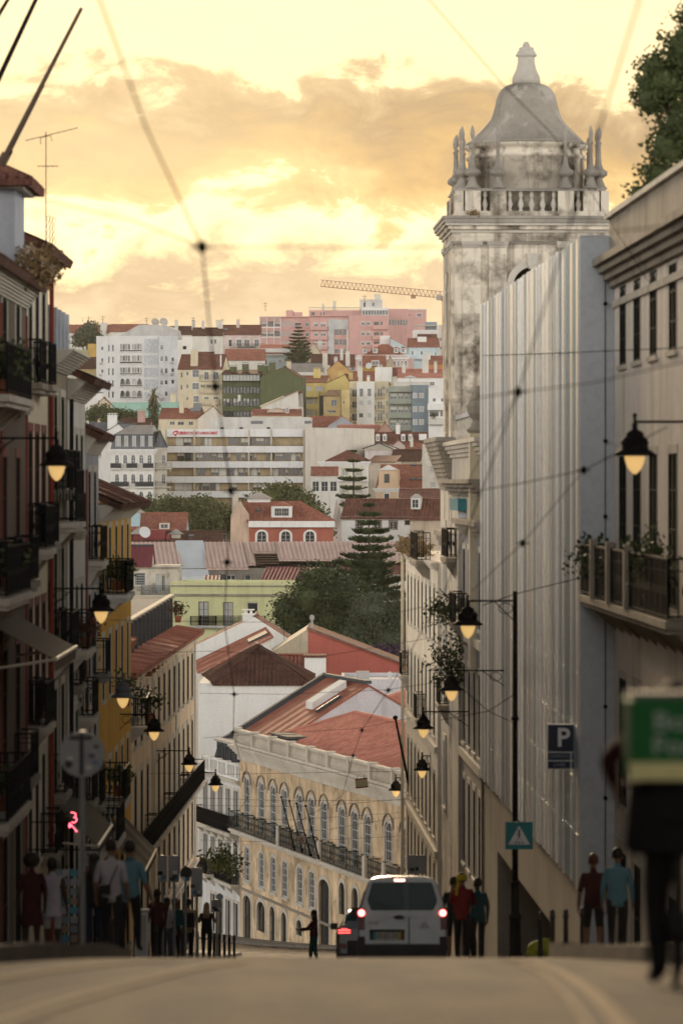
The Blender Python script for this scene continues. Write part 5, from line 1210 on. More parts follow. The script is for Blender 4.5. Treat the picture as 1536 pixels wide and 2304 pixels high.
h = Hh('blue_gable_house', 'house with pale blue gable and large terracotta roof on the left', VC, (255, 545), (730, 545), 415, 12, mat('pale_blue_render', (.38, .54, .58), streak=.3))
r_ = Z(VC.y(293), 551) - Z(VC.y(415), 545); h.walls(gable='s', rise=r_, sidem=mat('pale_blue_render')); h.gable('s', r_, TERRA, over=.2)
u0, _ = h.ux(320, 350); u1, _ = h.ux(410, 350); h.block(u0, u1, 1.6, 4.2, h.H + .5, h.H + r_ + .1, mat('pale_blue_render'), 'blue_dormer'); b = MB(); b.lathe([(1.7, 0), (1.2, .4), (.5, .9), (.2, 1.1), (.25, 1.2), (.1, 1.3)], ((u0 + u1) / 2, 2.9, h.H + r_ + .1), 4); b.build('dormer_roof', ZINCL, h.o)
u, _ = h.ux(582, 395); h.dormer(u, h.H + .3, 3.4, 2.0, .6, 4, m=OFFW)
# red brick house with dormer
BRK = mat('brick_red_render', (.36, .115, .08), streak=.25)
h = Hh('red_house', 'brick red house with mansard tile roof, white dormer and arched windows', VC, (1170, 522), (1750, 522), 350, 12, BRK)
for x0, x1 in ((1222, 1290), (1388, 1455), (1555, 1622)): h.pwin(x0, 415, x1, 500, sur=.22, surm=WHITE, arch=.5, nx=2, ny=3)
h.walls(sidem=mat('faded_peach_render', (.58, .43, .33), streak=.6, var=.25)); h.pband(1165, 345, 1760, 388, .5, WHITE)
H_ = h.H; zr = h.zl(Z(VC.y(208), 527)); u0, _ = h.ux(1120, 340); Lh = h.L
h.roof([((-.3, -.4, H_), (Lh + .3, -.4, H_), (Lh - 4.6, 5.5, zr), (-1.0, 5.5, zr)), ((Lh + .3, -.4, H_), (Lh + .3, 12.3, H_), (Lh - 4.6, 6.5, zr), (Lh - 4.6, 5.5, zr)), ((Lh, 12.3, H_), (0, 12.3, H_), (-1.0, 6.5, zr), (Lh - 4.6, 6.5, zr)), ((-1.0, 5.5, zr), (Lh - 4.6, 5.5, zr), (Lh - 4.6, 6.5, zr), (-1.0, 6.5, zr))], TERRA, .36, [])
u, _ = h.ux(1393, 300); h.dormer(u, h.zl(Z(VC.y(320), 523)), 6.6, 3.6, .6, 5, m=WHITE, nx=6, ny=2)
h.skylight(h.ux(1233, 280)[0], 2.6, H_ + (zr - H_) * .5, .7, .6, math.atan2(zr - H_, 5.5))
b = MB(); bx0, _ = h.ux(1150, 230); bx1, _ = h.ux(1310, 230); b.box(bx0, bx1, 5.2, 7.5, zr - .3, zr + .35); b.build('roof_lantern', WHITE, h.o); b = MB(); b.prism([(bx0 - .3, zr + .35), (bx1 + .3, zr + .35), ((bx0 + bx1) / 2 + .3, zr + 1.2), ((bx0 + bx1) / 2 - .3, zr + 1.2)], 'y', 4.8, 8); b.build('lantern_roof', ZINCL, h.o)
PEACH = mat('faded_peach_render')
b = MB(); v0, _ = h.ux(1040, 400); b.add([(v0, .3, 0), (-.02, .3, 0), (-.02, .3, h.zl(Z(VC.y(300), 522))), (-1.35, .3, h.zl(Z(VC.y(212), 522))), (v0, .3, h.zl(Z(VC.y(310), 522))), (v0, 9, 0), (-.02, 9, 0), (-.02, 9, h.zl(Z(VC.y(300), 522))), (-1.35, 9, h.zl(Z(VC.y(212), 522))), (v0, 9, h.zl(Z(VC.y(310), 522)))], [(0, 1, 2, 3, 4), (9, 8, 7, 6, 5), (5, 0, 4, 9), (4, 3, 8, 9), (3, 2, 7, 8)]); b.build('peach_gable', PEACH, h.o)
cu, _ = h.ux(1070, 240); h.chimney(cu, 2, h.zl(Z(VC.y(300), 522)), 5.6, 1.9, 1.2, m=RUIN, pots=3)
# long white house with brown roof behind the Norfolk pine
h = Hh('long_white_house', 'long white house with brown tiled roof behind the tall Norfolk pine', VE, (640, 600), (1115, 596), 312, 13, WHITE)
for x0, x1, y0, y1, n in ((740, 785, 345, 400, 2), (862, 912, 345, 402, 2), (970, 1022, 347, 402, 2), (1080, 1110, 345, 368, 1), (735, 765, 500, 545, 2), (880, 918, 498, 545, 2)): h.pwin(x0, y0, x1, y1, nx=2, ny=3, fr=WOODW if n > 1 else WOODD, sur=.12, surm=BROWNW)
r_ = Z(VE.y(196), 606) - Z(VE.y(312), 600)
h.walls(gable='s', rise=r_, sidem=mat('pinkish_white_render', (.66, .57, .53), streak=.5, var=.12)); h.gable('s', r_, TERRA2, corr=.5, over=.6)
b = MB(); lx, _ = h.ux(525, 400); b.add([(lx, .3, 0), (-.02, .3, 0), (-.02, .3, h.H + .2), (-1.6, 6.5, h.H + r_ + .3), (lx, 6.5, h.H - 3), (lx, 6.5, 0)], [(0, 1, 2, 4), (2, 3, 4)]); b.build('gable_wing', mat('pinkish_white_render'), h.o)
h = Hh('shabby_house', 'shabby beige house with white dormer at the end of the long brown roof', VE, (1112, 585), (1330, 580), 318, 10, mat('shabby_beige_render', (.50, .41, .31), streak=.5, var=.25))
h.pwin(1065, 490, 1110, 530, nx=2, ny=2, hole=False); h.pwin(1150, 480, 1165, 500, nx=1, ny=1)
r_ = Z(VE.y(196), 590) - Z(VE.y(318), 585); h.walls(gable='s', rise=r_); h.gable('s', r_, TERRA2, corr=.5, over=.5); h.dormer(h.ux(1145, 220)[0], h.H + r_ * .45, 3.2, 4.0, .8, 4.5, m=OFFW, rm=GREYC)
h = Hh('terraced_house', 'low white house with red roof peeping out below the Norfolk pine', VE, (640, 404), (1140, 404), 700, 6, OFFW)
h.pwin(750, 705, 790, 740, nx=4, ny=1); h.pwin(1045, 835, 1088, 868, nx=2, ny=1, fr=WOODW)
r_ = Z(VE.y(650), 407) - Z(VE.y(700), 404); h.walls(gable='s', rise=r_); h.gable('s', r_, TERRA2, over=.3)
# trees
tree('round_tree', 'big dense dark evergreen tree in front of the lime house', 715, 0, 352, [(700, 1345, 62, 58), (760, 1335, 70, 55), (655, 1390, 48, 40), (735, 1400, 85, 55), (720, 1300, 55, 35), (800, 1380, 55, 60), (640, 1365, 30, 30), (690, 1430, 60, 40), (770, 1440, 60, 40)], LEAF_D, 15000, .30, 101, trunk_r=.5)
tree('round_tree', 'grey green feathery tree right of the dense dark evergreen', 855, 0, 340, [(840, 1375, 50, 45), (885, 1400, 50, 50), (820, 1425, 50, 45), (870, 1440, 62, 45), (905, 1370, 26, 28), (800, 1455, 45, 35)], LEAF_G, 11000, .26, 102, trunk_r=.45)
tree('bougainvillea', 'purple flowering bougainvillea above the pink gable wall', 880, 0, 316, [(872, 1470, 26, 22), (900, 1476, 26, 26), (850, 1462, 14, 10), (915, 1495, 24, 24)], LEAF_P, 3200, .22, 103, trunk_r=.15)
for i, (lb, bl, lf, D) in enumerate((
    ('leftmost olive green tree of the belt under the white apartment blocks', [(300, 1140, 34, 22), (335, 1150, 38, 26), (290, 1165, 30, 26)], LEAF_O, 640),
    ('second tree of the belt below the white flats', [(385, 1148, 44, 30), (420, 1160, 40, 30), (360, 1175, 40, 26)], LEAF_O, 636),
    ('third tree of the belt, left of the brick red house', [(450, 1140, 40, 24), (480, 1160, 44, 32), (440, 1175, 40, 28), (500, 1180, 34, 26)], LEAF_O, 632),
    ('domed tree right behind the brick red house roof', [(610, 1125, 50, 34), (660, 1130, 52, 36), (635, 1105, 40, 18), (690, 1155, 44, 36), (575, 1140, 34, 24)], LEAF_O, 600),
    ('tree sloping down right of the brick red house', [(715, 1180, 24, 24), (700, 1165, 24, 22), (728, 1200, 16, 16)], LEAF_O, 590))):
    tree('round_tree', lb, bl[0][0], 0, D, bl, lf, 4600, .55, 110 + i, 'tree belt across the valley', .5)
tree('round_tree', 'small dark tree peeping over the left street roofs', 232, 0, 640, [(232, 1112, 30, 14), (250, 1125, 22, 12), (215, 1120, 20, 14)], LEAF_M, 1500, .5, 117, 'tree belt across the valley')
araucaria('norfolk_pine', 'tall Norfolk pine before the long white house', 830, 1131, 1338, 394, 86, 12, 5, dense=2.6)
araucaria('norfolk_pine', 'smaller Norfolk pine before the ornate white facade', 795, 1012, 1135, 655, 44, 7, 6, dense=2.6)
tree('round_tree', 'low dark tree at the foot of the tall Norfolk pine', 880, 0, 440, [(870, 1320, 40, 22), (900, 1300, 30, 14), (910, 1335, 30, 20)], LEAF_M, 2200, .36, 118)
# ================================================================ the far hill
ROLL = mat('roller_shutter', (.55, .55, .53), rough=.6, var=.05, streak=.1, bump=0)
# --- white slab block with sign, continuous balconies
ECO = mat('painted_white_bands', (.76, .76, .75), streak=.3, var=.05)
h = Hh('balcony_office_block', 'long white building with banded balconies and red lettering', VA, (722, 751), (1674, 745), 1065, 14, mat('tan_board_infill', (.40, .31, .19), streak=.3, var=.25, scale=.6))
rowsE = [(1118, 1182), (1222, 1287), (1327, 1390), (1430, 1492)]
rnd = random.Random(11)
for y0, y1 in rowsE:
    x = 735
    while x < 1660:
        w = rnd.choice((26, 34, 44, 52, 60)); t = rnd.random()
        if t < .45: h.pwin(x, y0 + 2, x + w - 4, y1 - 8, nx=2, ny=1, fr=mat('bronze_frame', (.20, .17, .13), streak=0), rec=.1, blind=rnd.choice((0, 0, .4, .6)), bar=.06)
        elif t < .62: h.pwin(x, y0 + 2, x + w - 4, y1 - 2, nx=1, ny=1, pane=BLIND, rec=.1)
        x += w
h.walls(sidem=mat('plain_cream_gable', (.66, .61, .53), streak=.3, var=.08))
for i, (y0, y1) in enumerate(((1062, 1116), (1180, 1224), (1285, 1329), (1388, 1432), (1490, 1534))):
    h.pband(724, y0, 1674, y1, 1.35 if i else .9, ECO, 'balcony_band', back=.02)
    if i: h.pband(724, y0 - 8, 1674, y0 - 6, 1.3, IRON, 'hand_rail', back=-1.25)
for x in (724, 920, 1295, 1450, 1674): u, _ = h.ux(x, 1100); MB().box(u - .15, u + .15, -1.2, .02, 0, h.H).build('fin_wall', mat('sand_pier', (.55, .48, .36), streak=.3), h.o)
REDL = mat('red_sign_paint', (.62, .035, .06), rough=.5, var=.03, streak=0, bump=0)
u, z = h.ux(822, 1090); u2, _ = h.ux(1080, 1090); ux_, _ = h.ux(808, 1090)
um, _ = h.ux(866, 1090); lettering('LISBON', .85, REDL, h.o, ((ux_ + um) / 2, -.98, z), width=um - ux_ - .15, bold=.03); lettering('ECONOMICS & MANAGEMENT', .8, REDL, h.o, ((um + u2) / 2, -.98, z), width=u2 - um, bold=.012)
u, z = h.ux(790, 1090); b = MB(); b.prism([(u - .62, z - .05), (u - .3, z + .42), (u + .45, z + .55), (u + .45, z - .1), (u - .05, z - .62), (u - .3, z - .3)], 'y', -.99, -.9); b.build('emblem', REDL, h.o); b = MB(); b.prism([(u - .4, z + .0), (u - .18, z + .16), (u + .26, z + .16), (u + .2, z - .1), (u - .12, z - .18)], 'y', -1.02, -.99); b.build('emblem_inset', ECO, h.o)
u0, _ = h.ux(1005, 1000); z1 = h.zl(Z(VA.y(980), 755)); pb = h.block(u0, h.L + .1, 3.5, 11, h.H, z1, mat('grey_white_concrete', (.60, .59, .56), streak=.35), 'roof_storey')
for x0, x1 in ((1288, 1370), (1660, 1705)): a0, _ = h.ux(x0, 1000); a1, _ = h.ux(x1, 1000); MB().box(a0, a1, 3.4, 3.5, z1 - 1.3, z1 - .75).build('window', GLASS, h.o)
for x in (1088, 1220, 1408): a0, _ = h.ux(x, 1000); MB().box(a0 - .3, a0 + .3, 3.3, 3.5, h.H, h.H + .5).build('vent', DARK, h.o)
for x in (825, 862): u, z = h.ux(x, 1265); plant('balcony_shrub', 'round shrub on the office balcony, ' + ('left' if x == 825 else 'right') + ' of the pair', (h.a.x + u, h.a.y - 1.0, h.zb + h.ux(x, 1285)[1]), .5, LEAF_D, 160, .22, x)
h = House('blank_gable_block', 'tall blank cream end wall right of the banded white building', (686, 744.5), (776, 741), Z(VB.y(1062), 744), 14, mat('plain_cream_gable'))
h.walls(); h.flat(.2, .3)
# --- mansard building and its neighbour
GW = mat('ornate_white_stucco', (.72, .70, .64), streak=.3, var=.07)
h = Hh('mansard_building', 'ornate white building with dark mansard roof and curved iron balconies', VA, (335, 735), (632, 733), 1200, 11, GW)
cl = [(365, 395), (422, 450), (478, 506), (533, 562), (590, 620)]
h.pgrid(cl, [(1238, 1300), (1370, 1440), (1492, 1545)], nx=2, ny=3, arch=.5, sur=.25, surm=WHITE, rec=.1)
for i in range(5): h.win(1.5 + i * 1.9, 2.5 + i * 1.9, h.ux(400, 1300)[1], h.ux(400, 1240)[1], side=1, arch=.4)
h.walls(); h.band(h.H - .9, h.H, .6, WHITE, sides=(0, 1, 3), steps=3)
for x0, x1, y in ((340, 410, 1332), (450, 520, 1332), (563, 632, 1332), (340, 463, 1460), (510, 633, 1460)):
    u0, z = h.ux(x0, y); u1, _ = h.ux(x1, y); h.balcony((u0 + u1) / 2, z, u1 - u0, .7, h=.98, slab=WHITE, m=mat('grey_iron', (.05, .055, .06), streak=0), step=.3, solid=MATS['grey_iron'] if 'grey_iron' in MATS else mat('grey_iron', (.05, .055, .06), streak=0), brackets=False)
zt = h.zl(Z(VA.y(1095), 735)); zr = h.zl(Z(VA.y(1032), 738)); L_ = h.L; W = 11
b = MB(); ins = .6
lo = [(0, 0, h.H), (L_, 0, h.H), (L_, W, h.H), (0, W, h.H)]; mi = [(ins, ins, zt), (L_ - ins, ins, zt), (L_ - ins, W - ins, zt), (ins, W - ins, zt)]; hi = [(L_ * .36, W * .5, zr), (L_ * .9, W * .5, zr)]
for i in range(4): roof_plane(b, lo[i], lo[(i + 1) % 4], mi[(i + 1) % 4], mi[i])
b.build('mansard', ZINC, h.o)
h.roof([(mi[0], mi[1], hi[1], hi[0]), (mi[1], mi[2], hi[1], hi[1]), (mi[2], mi[3], hi[0], hi[1]), (mi[3], mi[0], hi[0], hi[0])], ZINCL, 0, [], 'upper_roof')
for x0, x1 in ((370, 405), (428, 458), (483, 512), (540, 570), (595, 625)):
    u0, z0 = h.ux(x0, 1165); u1, z1 = h.ux(x1, 1108); h.block(u0 - .1, u1 + .1, .15, 2, h.H + .1, z1 + .15, SLATE, 'dormer'); add_window(h.o, (u0 + u1) / 2, .08, h.H + .15, u1 - u0, z1 - h.H - .1, 0, nx=2, ny=1, pane=CURT)
h = Hh('side_range', 'shaded side range between mansard building and banded building', VA, (634, 736), (724, 739), 1190, 10, mat('shaded_stucco', (.58, .54, .46), streak=.35))  # darker copy of the stucco with the side's shade put into its colour
h.pgrid([(688, 714)], [(1238, 1300), (1370, 1440)], nx=2, ny=3, arch=.4, sur=.2); h.walls(); h.band(h.H - .6, h.H, .4, STONE, sides=(0,), steps=3); h.hip(3.2, ZINC, over=.1)
for y in (1330, 1458): u, z = h.ux(700, y); h.balcony(u, z, 3.0, .6, h=.98, m=MATS['grey_iron'], step=.3)
h = Hh('slate_roofed_house', 'tall white house with steep grey metal roof at the left of the mansard building', VA, (150, 748), (272, 746.5), 1245, 13, WHITE)
h.pgrid([(182, 206)], [(1270, 1332), (1380, 1445)], nx=2, ny=3, arch=.4, sur=.2, surm=GW)
zt = h.zl(Z(VA.y(1092), 748)); h.walls(); b = MB(); roof_plane(b, (0, -.2, h.H), (h.L, -.2, h.H), (h.L, 1.6, zt), (0, 1.6, zt)); roof_plane(b, (0, 1.6, zt), (h.L + .3, 1.6, zt), (h.L + 3.4, 6, h.zl(Z(VA.y(1012), 750))), (0, 6, h.zl(Z(VA.y(1012), 750)))); b.build('roof', ZINC, h.o)
h.band(h.H - .4, h.H, .3, STONE, sides=(0,))
h = House('white_gable_block', 'plain white gable wall rising behind the steep grey roof', (VA.x(272), 746), (VA.x(470), 744.5), Z(VA.y(1095), 746), 10, WHITE); r_ = Z(VA.y(1022), 746) - Z(VA.y(1095), 746); h.walls(gable='f', rise=r_, apex=.6); h.gable('f', r_, ZINC, over=.1, apex=.6, verge=.15)
h.chimney(h.L * .3, 1.5, h.H + 1, 6.0, 4.0, 1.5, m=WHITE, pots=3)
# --- white block with arcaded windows
AR = mat('arcade_white_render', (.70, .70, .69), streak=.22, var=.06); ARB = mat('arcade_pattern_panel', (.56, .58, .61), streak=.1, var=.28, scale=2.4, fine=3)
h = Hh('arcaded_apartment_block', 'large white apartment block with rows of small arched windows', VA, (237, 966), (672, 960), 432, 15, AR)
cols4 = [(402, 416), (420, 434), (438, 452), (456, 470), (484, 498), (502, 516), (520, 534), (538, 552)]
for y0, y1 in ((470, 512), (552, 592), (634, 672)): h.pgrid(cols4, [(y0, y1)], nx=1, ny=1, arch=.35, sur=.12, surm=WHITE, rec=.25, pane=GLASS)
h.pgrid([(402, 434), (438, 470), (484, 515), (519, 552)], [(712, 756), (794, 840)], nx=3, ny=1, arch=.9, sur=.12, surm=WHITE, rec=.25)
h.pgrid([(270, 286)], [(490, 516), (570, 598), (648, 674), (726, 756)], nx=1, ny=1); h.pgrid([(318, 330), (345, 358)], [(478, 525), (560, 606), (640, 690), (722, 770), (800, 845)], nx=1, ny=2)
h.walls()
for y in (526, 608, 686, 768, 850): h.pband(395, y - 2, 560, y + 3, .3, WHITE, 'ledge')
for y in (515, 595, 675, 757, 840):
    u0, z = h.ux(402, y + 10); u1, _ = h.ux(552, y); MB().box(u0, u1, -.25, -.2, z - .1, z + .3).build('railing', MATS['grey_iron'], h.o)
for y0, y1 in ((440, 535), (552, 618), (638, 700), (718, 790), (806, 870)): h.pband(568, y0, 664, y1, .06, ARB, 'pattern_panel')
h.flat(.5, .3); 
for x, y in ((270, 608), (266, 688), (270, 770)): u, z = h.ux(x, y); MB().box(u - .35, u + .35, -.35, 0, z - .28, z + .3).build('air_conditioner', GREYC, h.o)
u0, _ = h.ux(340, 400); u1, _ = h.ux(760, 400); zt = h.zl(Z(VA.y(340), 970)); b = MB(); b.prism([(u0, h.H), (u1 + .5, h.H), (u1, zt - 1.4), (u1 - 2, zt - .3), (u0 + 8.5, zt), (u0 + 6.5, zt)], 'y', 4, 13); b.build('penthouse', mat('grey_render', (.50, .49, .47), streak=.4), h.o)
for x, y, r in ((617, 316, 29), (676, 314, 30)):
    u, z = h.ux(x, y); rr = r / 3.072 / F * 966; d = MB().lathe([(.05, 0), (rr * .5, .1), (rr * .85, .28), (rr, .42), (rr * .97, .45), (rr * .5, .18), (.02, .08)], n=18).build('satellite_dish', mat('dish_grey', (.50, .48, .43), rough=.6, streak=.2), h.o, True, (u, 5, z - .15)); d.rotation_euler = (R(68), 0, R(30))
    MB().cyl((u + .2, 5.3, zt - 1), (u + .1, 5.2, z), .1).build('dish_mast', GREYC, h.o)
h = Hh('arcaded_apartment_wing', 'shaded white right wing of the arcaded block with single arched windows', VA, (674, 960.3), (800, 964), 432, 10, mat('shaded_white_render', (.62, .64, .66), streak=.2))  # cooler copy of the block's white, the wing's shade painted in
h.pgrid([(679, 699)], [(478, 512), (556, 592), (640, 675), (722, 755)], nx=2, ny=2, arch=.5, sur=.12, surm=WHITE); h.pgrid([(711, 729)], [(556, 592), (640, 675), (722, 752), (800, 832)], nx=1, ny=2, arch=.4); h.pgrid([(755, 775)], [(565, 592), (640, 668), (720, 748)], nx=1, ny=1); h.walls(); h.flat(.5, .3)
for x, y in ((758, 602), (694, 682), (760, 682), (695, 850)): u, z = h.ux(x, y); MB().box(u - .38, u + .38, -.35, 0, z - .3, z + .32).build('air_conditioner', GREYC, h.o)
h = Hh('flat_white_house', 'white flat roofed house with dark shuttered openings right of the arcaded block', VA, (735, 1000), (900, 1000), 432, 12, WHITE)
h.pwin(768, 482, 795, 520, nx=1, ny=1, pane=WOODD); h.pwin(833, 486, 860, 512, nx=1, ny=1, pane=WOODD); h.walls(); h.flat(.4, .3)
# --- ridge line on the left
h = Hh('ridge_house', 'long low house with red roof along the left skyline', VA, (20, 1250), (345, 1250), 392, 12, OFFW)
h.pgrid([(90, 120), (160, 200), (240, 290)], [(400, 425)], nx=3, ny=1); r_ = Z(VA.y(335), 1256) - Z(VA.y(385), 1250); h.walls(gable='s', rise=r_); h.gable('s', r_, TERRA)
h.block(h.ux(285, 400)[0] - 1, h.ux(285, 400)[0] + 1, -.5, 6, 0, h.H + r_ + .5, OFFW, 'stair_tower')
h = Hh('ridge_house', 'red roofed house on the skyline behind the arcaded block', VA, (330, 1240), (590, 1240), 385, 12, OFFW); r_ = Z(VA.y(338), 1246) - Z(VA.y(385), 1240); h.walls(gable='s', rise=r_); h.gable('s', r_, TERRA)
h = Hh('dark_roofed_house', 'house with dark roof and white chimneys right of the satellite dishes', VA, (740, 1120), (900, 1120), 405, 10, OFFW); r_ = Z(VA.y(352), 1125) - Z(VA.y(405), 1120); h.walls(gable='s', rise=r_); h.gable('s', r_, TBROWN); 
for u in (2, 7, 14): h.chimney(u, 3, h.H + 1, 6.5, 2.4, 1.4, m=OFFW, pots=3)
h = Hh('dark_roofed_house', 'white house with dark roof and two square windows below the skyline', VA, (900, 1105), (1110, 1105), 412, 10, OFFW); h.pgrid([(1025, 1040), (1050, 1066)], [(440, 472)], nx=1, ny=1); r_ = Z(VA.y(362), 1110) - Z(VA.y(412), 1105); h.walls(gable='s', rise=r_); h.gable('s', r_, TBROWN)
h.chimney(3, 3, h.H + 2, 4.4, 2, 1.4, pots=2); h.chimney(8, 3, h.H + 2, 4.4, 3, 1.4, pots=3)
h = Hh('pinkish_terrace_house', 'pale pink house with red roof and rooflight near the skyline', VA, (1095, 1150), (1372, 1150), 405, 11, mat('pale_pink_render', (.62, .52, .49), streak=.3))
h.pgrid([(1150, 1174), (1205, 1240), (1258, 1295), (1328, 1360)], [(442, 490)], nx=2, ny=2, sur=.15, surm=WHITE); r_ = Z(VA.y(344), 1156) - Z(VA.y(405), 1150); h.walls(gable='s', rise=r_); h.gable('s', r_, TERRA2); h.skylight(h.ux(1120, 380)[0], 1.6, h.H + r_ * .4, 2.0, 1.3, math.atan2(r_, 5.5)); h.chimney(h.ux(1214, 380)[0], 2.5, h.H + 2, 5, 2.2, 1.3, pots=2)
for x in (1222, 1276, 1344): u, z = h.ux(x, 492); h.balcony(u, z, 5.2, .5, h=.95, m=MATS['grey_iron'], step=.4)
h = Hh('lower_red_roof_house', 'house with broad red roof under the pale pink house', VA, (1125, 1090), (1400, 1090), 580, 9, OFFW); r_ = Z(VA.y(512), 1095) - Z(VA.y(580), 1090); h.walls(gable='s', rise=r_); h.gable('s', r_, TERRA)
# --- yellowish houses at far left
h = Hh('dull_yellow_house', 'dull yellow house with brown roof left of the arcaded block', VA, (100, 985), (240, 985), 640, 12, mat('dull_yellow_render', (.46, .36, .19), streak=.35)); h.pgrid([(188, 210)], [(685, 712), (798, 825)], nx=2, ny=2, sur=.15); r_ = Z(VA.y(585), 992) - Z(VA.y(640), 985); h.walls(gable='s', rise=r_); h.gable('s', r_, TBROWN)
h.dormer(h.ux(103, 600)[0], h.H + .8, 2, 2.8, 1, 5, m=WHITE)
h = Hh('ochre_block', 'small ochre yellow block beside the arcaded building', VA, (178, 1030), (240, 1030), 482, 9, mat('ochre_block_render', (.50, .33, .10), streak=.3)); h.walls(); h.flat(.4, .3)
h = Hh('small_green_house', 'small pale green house with white windows far left on the hill', VA, (75, 1035), (180, 1035), 520, 9, mat('pale_sage_render', (.42, .44, .29), streak=.3)); h.pgrid([(92, 105), (112, 125), (145, 165)], [(545, 585)], nx=2, ny=2, sur=.12, surm=WHITE); h.walls(); h.flat(.3, .3)
h = Hh('low_white_house', 'low white terrace house with roof hatch above the left trees', VA, (85, 900), (285, 900), 828, 9, WHITE); h.walls(); h.flat(.5, .3); h.block(4.5, 6.5, 3, 6, h.H, h.H + .8, SLATE, 'roof_hatch')
h = Hh('small_cream_gable_house', 'small cream gabled house above the left trees', VA, (225, 890), (352, 890), 900, 8, CREAM); h.pwin(265, 890, 283, 920, nx=1, ny=2, hole=False); r_ = Z(VA.y(842), 890) - Z(VA.y(900), 890); h.walls(gable='f', rise=r_); h.gable('f', r_, TERRA2, over=.1)
MINT = mat('mint_green_render', (.33, .52, .44), streak=.2)
h = Hh('mint_wall_building', 'low mint green building behind the ivy clad palm', VA, (345, 890), (800, 885), 885, 9, MINT); h.walls(); h.flat(.3, .3, m=MINT); h.chimney(h.ux(578, 900)[0], -1.5, 0, h.H + 2.6, 1.8, 1.8, m=GREYC, pots=0); h.chimney(h.ux(760, 860)[0], 2, h.H, 4.8, 3, 1.4, m=CREAM)
h = Hh('cream_roof_house', 'cream house with red roof and water heaters below the cream flats', VA, (668, 840), (945, 838), 982, 9, CREAM); h.pgrid([(745, 778), (798, 842), (875, 905)], [(1010, 1034)], nx=2, ny=1); r_ = Z(VA.y(920), 845) - Z(VA.y(982), 840); h.walls(gable='s', rise=r_); h.gable('s', r_, TERRA); h.chimney(h.ux(815, 940)[0], 2.2, h.H + 1, 8.4, 2.2, 1.4, m=CREAM); h.chimney(h.ux(870, 940)[0], 4, h.H + 2, 8, 2.6, 1.4, m=CREAM)
b = MB(); u, _ = h.ux(905, 900); b.hexa([(u - 1.2, 3, h.H + r_ * .7), (u + 1.2, 3, h.H + r_ * .7), (u + 1.2, 5, h.H + r_ * .7), (u - 1.2, 5, h.H + r_ * .7)], [(u - 1.2, 4.4, h.H + r_ + 1.2), (u + 1.2, 4.4, h.H + r_ + 1.2), (u + 1.2, 5, h.H + r_ + 1.2), (u - 1.2, 5, h.H + r_ + 1.2)]); b.build('solar_panel', SKYPANE, h.o)
h = Hh('cream_gable_wall', 'plain cream gable between green building and banded building', VA, (938, 838), (1130, 838), 985, 9, mat('plain_cream_gable')); r_ = Z(VA.y(900), 838) - Z(VA.y(985), 838); h.walls(gable='f', rise=r_, apex=.55); h.gable('f', r_, TERRA2, over=.1, apex=.55); h.chimney(h.L * .55, 1.5, h.H + r_ - 1, 2.6, 2, 1.2, m=CREAM)
h = Hh('pink_chimney_house', 'small house with pink chimney and brown roof beside the palm', VA, (398, 800), (610, 800), 1030, 8, mat('dusty_pink_render', (.50, .32, .29), streak=.3)); r_ = Z(VA.y(988), 804) - Z(VA.y(1030), 800); h.walls(gable='s', rise=r_); h.gable('s', r_, TBROWN); h.chimney(h.ux(545, 1000)[0], 2, h.H, 6.4, 3.6, 1.6, pots=0)
# --- cream flats and green building
h = Hh('cream_flats', 'cream flats with glazed balconies and brown roof right of the arcaded block', VA, (800, 935), (1107, 930), 642, 12, CREAM)
h.pgrid([(818, 833)], [(668, 705), (755, 790)], nx=1, ny=2); h.pgrid([(858, 873)], [(665, 692), (753, 780), (840, 862)], nx=1, ny=1); h.pgrid([(900, 946)], [(655, 702), (742, 788), (832, 875)], nx=4, ny=2, sur=.12, surm=WHITE)
h.pgrid([(982, 1012), (1044, 1080)], [(665, 720), (838, 880)], nx=2, ny=2, sur=.1, surm=WHITE); h.pgrid([(958, 990), (995, 1030), (1036, 1084)], [(755, 795)], nx=3, ny=1, fr=mat('yellowed_frame', (.5, .42, .16), streak=0))
r_ = Z(VA.y(548), 941) - Z(VA.y(642), 935); h.walls(gable='s', rise=r_); h.gable('s', r_, TERRA2)
for y in (722, 808, 888): u, z = h.ux(1020, y); h.balcony(u, z, 4.6, .7, h=1.2, slab=CREAM, m=MATS['grey_iron'] if y < 800 else CREAM, step=.35, solid=CREAM if y > 800 else None, brackets=False)
h.chimney(h.ux(907, 580)[0], 1.5, h.H - 1, 12, 4, 1.6, m=CREAM, pots=3); h.chimney(h.ux(1092, 580)[0], 1, h.H, 6.5, .7, .7, m=WHITE, pots=1)
GRN = mat('moss_green_render', (.105, .125, .062), streak=.35, var=.12)
h = Hh('green_building', 'moss green building with continuous window strips and brown roof', VA, (1108, 932), (1370, 930), 680, 14, GRN)
for y0, y1 in ((684, 728), (768, 815), (850, 903), (937, 975)):
    for i in range(11): x = 1112 + i * 23; h.pwin(x, y0, x + 21, y1, nx=1, ny=1, fr=WOODW if y0 == 684 else IRON, pane=ROLL if y0 == 684 else GLASS, rec=.1, blind=rnd.choice((0, .3, .5)) if y0 == 850 else 0)
h.walls(); r_ = Z(VA.y(650), 938) - Z(VA.y(680), 932); h.roof([((-.3, -.6, h.H), (h.L + 2.2, -.6, h.H), (h.L + 2.2, 7, h.H + r_), (-.3, 7, h.H + r_))], TBROWN, 0, [])
h.pband(1108, 728, 1370, 734, 1.0, IRON, 'walkway'); 
for u in (5, 12, 21): h.chimney(u * .42, 4, h.H + .4, rnd.uniform(2.5, 5.5), 3.6, 1.6, m=GRN, pots=0)
u, z = h.ux(1225, 845); MB().box(u - .35, u + .35, -.35, -.28, z - .8, z + .7).build('hanging_cloth', WHITE, h.o)
